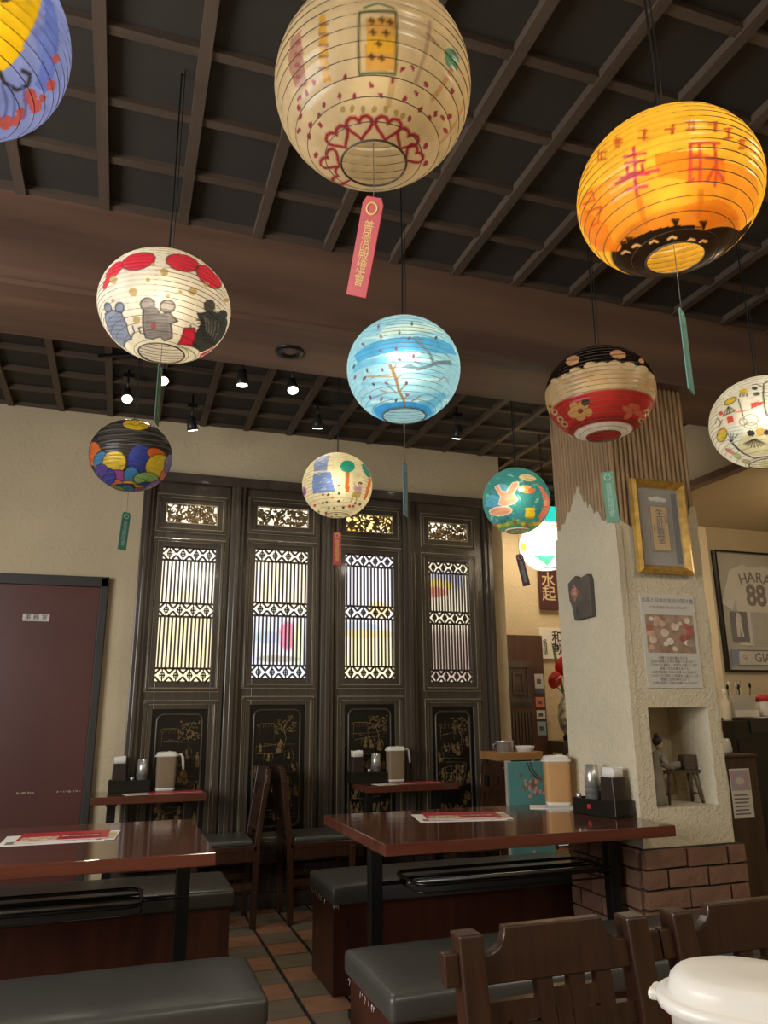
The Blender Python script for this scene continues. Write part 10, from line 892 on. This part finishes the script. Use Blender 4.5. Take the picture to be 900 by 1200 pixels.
# notices on the end of the partition wall
n1 = thing('wall_notice', 'small red-topped notice on the end of the partition wall', 'notice', (4.619, 5.35, 1.72)); B(-.002, -.13, -.1, 0, .13, .08).build('sheet', paper, n1); B(-.0026, -.13, .02, -.002, .13, .08).build('red_header', red_p, n1); text('品', .07, red_p, n1, (-.0032, 0, -.04), LEFT)
n2 = thing('wall_notice', 'blue-bordered notice on the end of the partition wall', 'notice', (4.619, 5.35, 1.46)); B(-.002, -.12, -.15, 0, .12, .15).build('sheet', mat('blue_notice', '4a6aa0', .5, var=.06), n2); B(-.0026, -.09, -.12, -.002, .09, .1).build('white_panel', paper, n2); text('お知\nらせ', .06, mat('blue_ink', '3a5a9a', .5), n2, (-.0032, 0, 0), LEFT)
# framed jersey
jf = thing('framed_jersey', 'framed white baseball jersey with number 88 on the right wall', 'framed jersey', (5.045, WB - .002, 1.95))
m_ = MB(); moulding(m_, -.4, -.505, .4, .505, .018, -.045, 0); m_.build('frame', blackm, jf, .002)
B(-.39, -.012, -.49, .39, -.004, .49).build('backing', mat('jersey_mount', 'b4ae9c', .7, var=.05), jf)
jp = [(-.11, .40), (-.25, .34), (-.375, .05), (-.27, .0), (-.215, .1), (-.225, -.29), (.225, -.29), (.215, .1), (.27, .0), (.375, .05), (.25, .34), (.11, .40), (.05, .375), (-.05, .375)]
MB().prism(jp, 1, -.024, -.012).build('jersey', mat('jersey_cloth', 'd2cfc2', .9, var=.06, bump=.2, bs=14), jf, .004)
jk = mat('jersey_lettering', '55483c', .7, var=.1)
for q, ch in enumerate('HARA'):
    a = (q - 1.5) * .085; text(ch, .125, jk, jf, (a + .01, -.0255, .285 - a * a * 1.2), (PI/2, a * 1.6, 0), bold=.02)
text('88', .25, jk, jf, (.0, -.0255, .125), FRONT, bold=.035, sx=.85)
B(-.30, -.028, -.26, -.13, -.024, -.01).build('photo_print', mat('dark_photo', '33302a', .4, var=.3, vs=20), jf)
MB().prism([(a + .135, b) for a, b in [(-.39, -.22), (-.36, -.22), (-.355, -.12), (-.345, -.22), (-.32, -.22), (-.335, -.1), (-.33, -.05), (-.35, -.02), (-.37, -.02), (-.385, -.06)]], 1, -.029, -.028).build('player_silhouette', mat('photo_white', 'c8c4ba', .5), jf)
B(-.09, -.028, -.28, .2, -.024, -.01).build('card_print', mat('grey_card', 'a8a698', .4, var=.12, vs=12), jf)
bn = B(-.34, -.03, -.455, .36, -.024, -.325).build('name_banner', mat('banner_cloth', '2e2a28', .8), jf); B(-.27, -.0306, -.445, .35, -.03, -.335).build('banner_field', mat('banner_field', 'c0bcae', .8), bn)
MB().prism([(-.35, -.465), (-.28, -.45), (-.26, -.33), (-.34, -.32)], 1, -.032, -.03).build('ribbon', mat('blue_ribbon', '5a6a84', .6), bn)
text('GIANTS', .105, jk, jf, (.075, -.0315, -.39), FRONT, bold=.015, sx=1.0); text('G', .055, mat('emblem_red', '9a3c34', .6), jf, (-.205, -.0315, -.385), FRONT, bold=.02)
B(-.382, -.047, -.487, .382, -.0455, .487).build('glass', glass, jf)
# counter cabinet with cutlery
cb = thing('counter_cabinet', 'black counter cabinet at the right edge under the framed jersey', 'cabinet', (4.72, 4.85, 0))
B(-.45, -.2, 0, .45, .2, 1.07).build('body', blackp, cb, .004); B(-.3, -.215, .98, .47, .21, 1.09).build('worktop', mat('worktop_dark', '2a2622', .35), cb, .003); B(-.16, -.225, 1.09, .4, -.1, 1.096).build('white_edge', whitep, cb)
for k in range(2): B(-.43 + .44 * k, -.208, .06, -.02 + .44 * k, -.2, .94).build('door', blackp, cb, .003)
ut = thing('cutlery_holder', 'clear plastic cutlery holder on the counter cabinet', 'holder', (4.52, 4.83, 1.097))
clear = mat('clear_plastic', 'c8c4b8', .15, var=.05, alpha=.45)
m_ = MB(); m_.box(-.1, -.06, 0, .1, .06, .006); moulding_b = ((-.1, -.06, .1, -.056), (-.1, .056, .1, .06), (-.1, -.056, -.096, .056), (.096, -.056, .1, .056), (-.002, -.056, .002, .056))
for a, b, c_, d_ in moulding_b: m_.box(a, b, .006, c_, d_, .16)
m_.build('box', clear, ut); B(-.11, -.07, .0, .11, -.061, .05).build('front_lip', whitep, ut)
for i in range(8):
    x_ = -.08 + .022 * i; c_ = [blackp, steel, whitep, blackp][i % 4]
    u_ = thing('utensil', '%s in the cutlery holder on the counter' % ['black spoon leaning left', 'steel fork', 'white ladle', 'black tongs', 'black whisk handle', 'steel spoon', 'white spatula', 'black ladle leaning right'][i], 'utensil', (4.52 + x_, 4.83 + (-.02 if i % 2 else .02), 1.1035), 0, 'utensils in the cutlery holder')
    top_ = (.03 * math.sin(i * 2.1), 0, .2 + .012 * (i % 3))
    MB().tube([(0, 0, 0), top_], .0035, 6).build('handle', c_, u_); MB().ell((top_[0], 0, top_[2] + .015), .014, .005, .022, 10, 6).build('head', c_, u_)
cn = thing('canister', 'white canister with red lid beside the cutlery holder', 'canister', (4.74, 4.83, 1.097)); MB().lathe([(.0001, 0), (.06, 0), (.062, .01), (.062, .1), (.05, .12)], 22).build('body', whitep, cn); MB().lathe([(.055, .115), (.066, .118), (.066, .16), (.0001, .165)], 22).build('lid', red_p, cn)
bt = thing('spray_bottle', 'cream bottle at the left end of the counter', 'bottle', (4.36, 4.80, 1.0705)); MB().lathe([(.0001, 0), (.03, 0), (.032, .01), (.032, .13), (.014, .17), (.014, .2), (.0001, .2)], 18).build('body', mat('cream_bottle', 'd8cca8', .4), bt); MB().lathe([(.017, .195), (.017, .235), (.0001, .236)], 14).build('cap', whitep, bt)
bb = tag(loft([oblong(.05, .04, .01, 0), oblong(.052, .042, .012, .08), oblong(.045, .035, .012, .085)]).build('blue_box', mat('blue_plastic', '3a5a8a', .4, var=.1), None, loc=(4.86, 4.80, 1.097)), 'blue plastic tub at the far right of the counter', 'tub')
pd = thing('fill_globe_lamp', 'added globe fill light over the counter, unseen outside the right edge', 'fill light', (4.75, 3.5, 2.2))  # globe light added out of view to brighten the soffit
MB().tube([(0, 0, .1), (0, 0, .462)], .004, 6).build('cord', cord_m, pd); MB().lathe([(.0001, .13), (.02, .13), (.03, .1), (.05, .085)], 16).build('cap', blackm, pd)
MB().ell((0, 0, 0), .1, .1, .1, 18, 12).build('globe', glow('fill_globe_glow', 'ffe2b4', 32), pd)
# wooden post with poster
wp = thing('wooden_pedestal', 'brown wooden pedestal with a small poster, right of the pillar', 'pedestal', (3.62, 4.05, 0))
B(-.14, -.15, 0, .10, .15, .87).build('body', wood('pedestal_wood', '54402c', '3f2f20', 2, 4, .5), wp, .004); B(-.15, -.16, .87, .11, .16, .885).build('cap', wood('pedestal_wood', '54402c', '3f2f20'), wp, .003)
po = thing('poster', 'small poster with a pastel picture and text on the wooden pedestal', 'poster', (3.58, 3.899, .665))
B(-.075, -.002, -.14, .075, 0, .14).build('sheet', paper, po); B(-.07, -.0026, .015, .07, -.002, .13).build('picture', mat('pastel_picture', '9fb8c8', .5, col2='d89aa0', vs=14), po); MB().prism([(.035 * math.cos(.6 * q) - .005, .07 + .022 * math.sin(.6 * q)) for q in range(10)], 1, -.0032, -.0026).build('white_plate_print', whitep, po)
for k in range(6): B(-.06, -.0026, -.12 + .021 * k, .05 - .01 * (k % 2), -.002, -.112 + .021 * k).build('text_line', grey_ink, po)
pf = thing('dried_flower_jar', 'white jar of dried pink grass on the wooden pedestal', 'jar', (3.60, 4.02, .886))
MB().lathe([(.0001, 0), (.04, 0), (.045, .02), (.04, .07), (.03, .09), (.026, .09), (.03, .06), (.0001, .05)], 18).build('jar', whitep, pf)
dg_ = mat('dried_grass', 'b08a78', .8, var=.2)
for k in range(6): a = k * 1.05; MB().tube([(0, 0, .06), (.015 * math.cos(a) - .02, .015 * math.sin(a), .2), (.035 * math.cos(a) - .05, .03 * math.sin(a), .33 + .02 * (k % 3))], [.002, .003, .006], 5).build('grass_stem', dg_, pf)
# ================================================================ TRACK SPOTLIGHTS on the lattice
track_spot_n = 7
spot_glow = glow('spot_lens', 'fff4e0', 9)
def track_spot(label, loc, aim, lit, power=10, ang=75):
    t = thing('track_spotlight', label, 'spotlight', loc, 0, 'small spotlights on the back lattice')
    d = (Vector(aim) - Vector(loc)).normalized(); e = d * .045
    MB().tube([(0, 0, 3.114 - loc[2]), (0, 0, .02)], .006, 6).build('stem', blackm, t); B(-.03, -.02, .1, .03, .02, .125).build('track_adapter', blackm, t)
    MB().tube([tuple(-e), tuple(e * .3), tuple(e)], [.02, .03, .036], 14).build('can', blackm if not lit else mat('spot_can', '2c2a26', .4), t)
    if lit:
        MB().tube([tuple(e * .96), tuple(e * 1.08)], [.03, .028], 14).build('lens', spot_glow, t)
        lamp('spot_beam', 'SPOT', tuple(e * 1.3), power, WARM2, parent=t, size=.03, spot=ang, blend=.7).rotation_euler = d.to_track_quat('-Z', 'Y').to_euler()
    return t
track_spot('lit spotlight low beneath the mouse lantern, left of the other lit ones', (-.09, 4.37, 2.96), (.05, 3.0, .6), True)
track_spot('lit spotlight just under the mouse lantern', (.095, 4.05, 2.96), (.15, 2.8, .7), True)
track_spot('dim lit spotlight left of the recessed downlight', (.52, 3.98, 2.98), (.6, 4.2, .4), True)
track_spot('lit spotlight right below the recessed downlight', (.80, 3.95, 2.96), (.8, 2.9, .6), True)
track_spot('black spotlight above the striped black lantern, turned to the screen', (.30, 4.62, 2.92), (.62, 5.0, 1.7), True)
track_spot('black spotlight above the cream lantern with the child', (1.07, 4.45, 2.96), (1.2, 5.0, 1.5), True)
track_spot('black spotlight above the teal lantern', (1.98, 4.3, 2.94), (2.1, 5.0, 1.6), True)
tr_ = tag(MB().tube([(-.25, 4.15, 3.075), (.6, 3.75, 3.075)], .012, 6).build('light_track', blackm, None), 'thin black light track running beneath the back lattice', 'light track')
for j, (x_, y_) in enumerate(((.9, -.6), (2.9, .4), (3.55, 5.75))):
    cl = thing('ceiling_light', ['round ceiling light over the front dining area', 'round ceiling light over the counter end of the front room', 'round ceiling light in the passage'][j], 'ceiling light', (x_, y_, 3.03)); MB().lathe([(.26, .05), (.27, .0), (.255, -.005), (.255, .05)], 30).build('rim', blackm, cl)
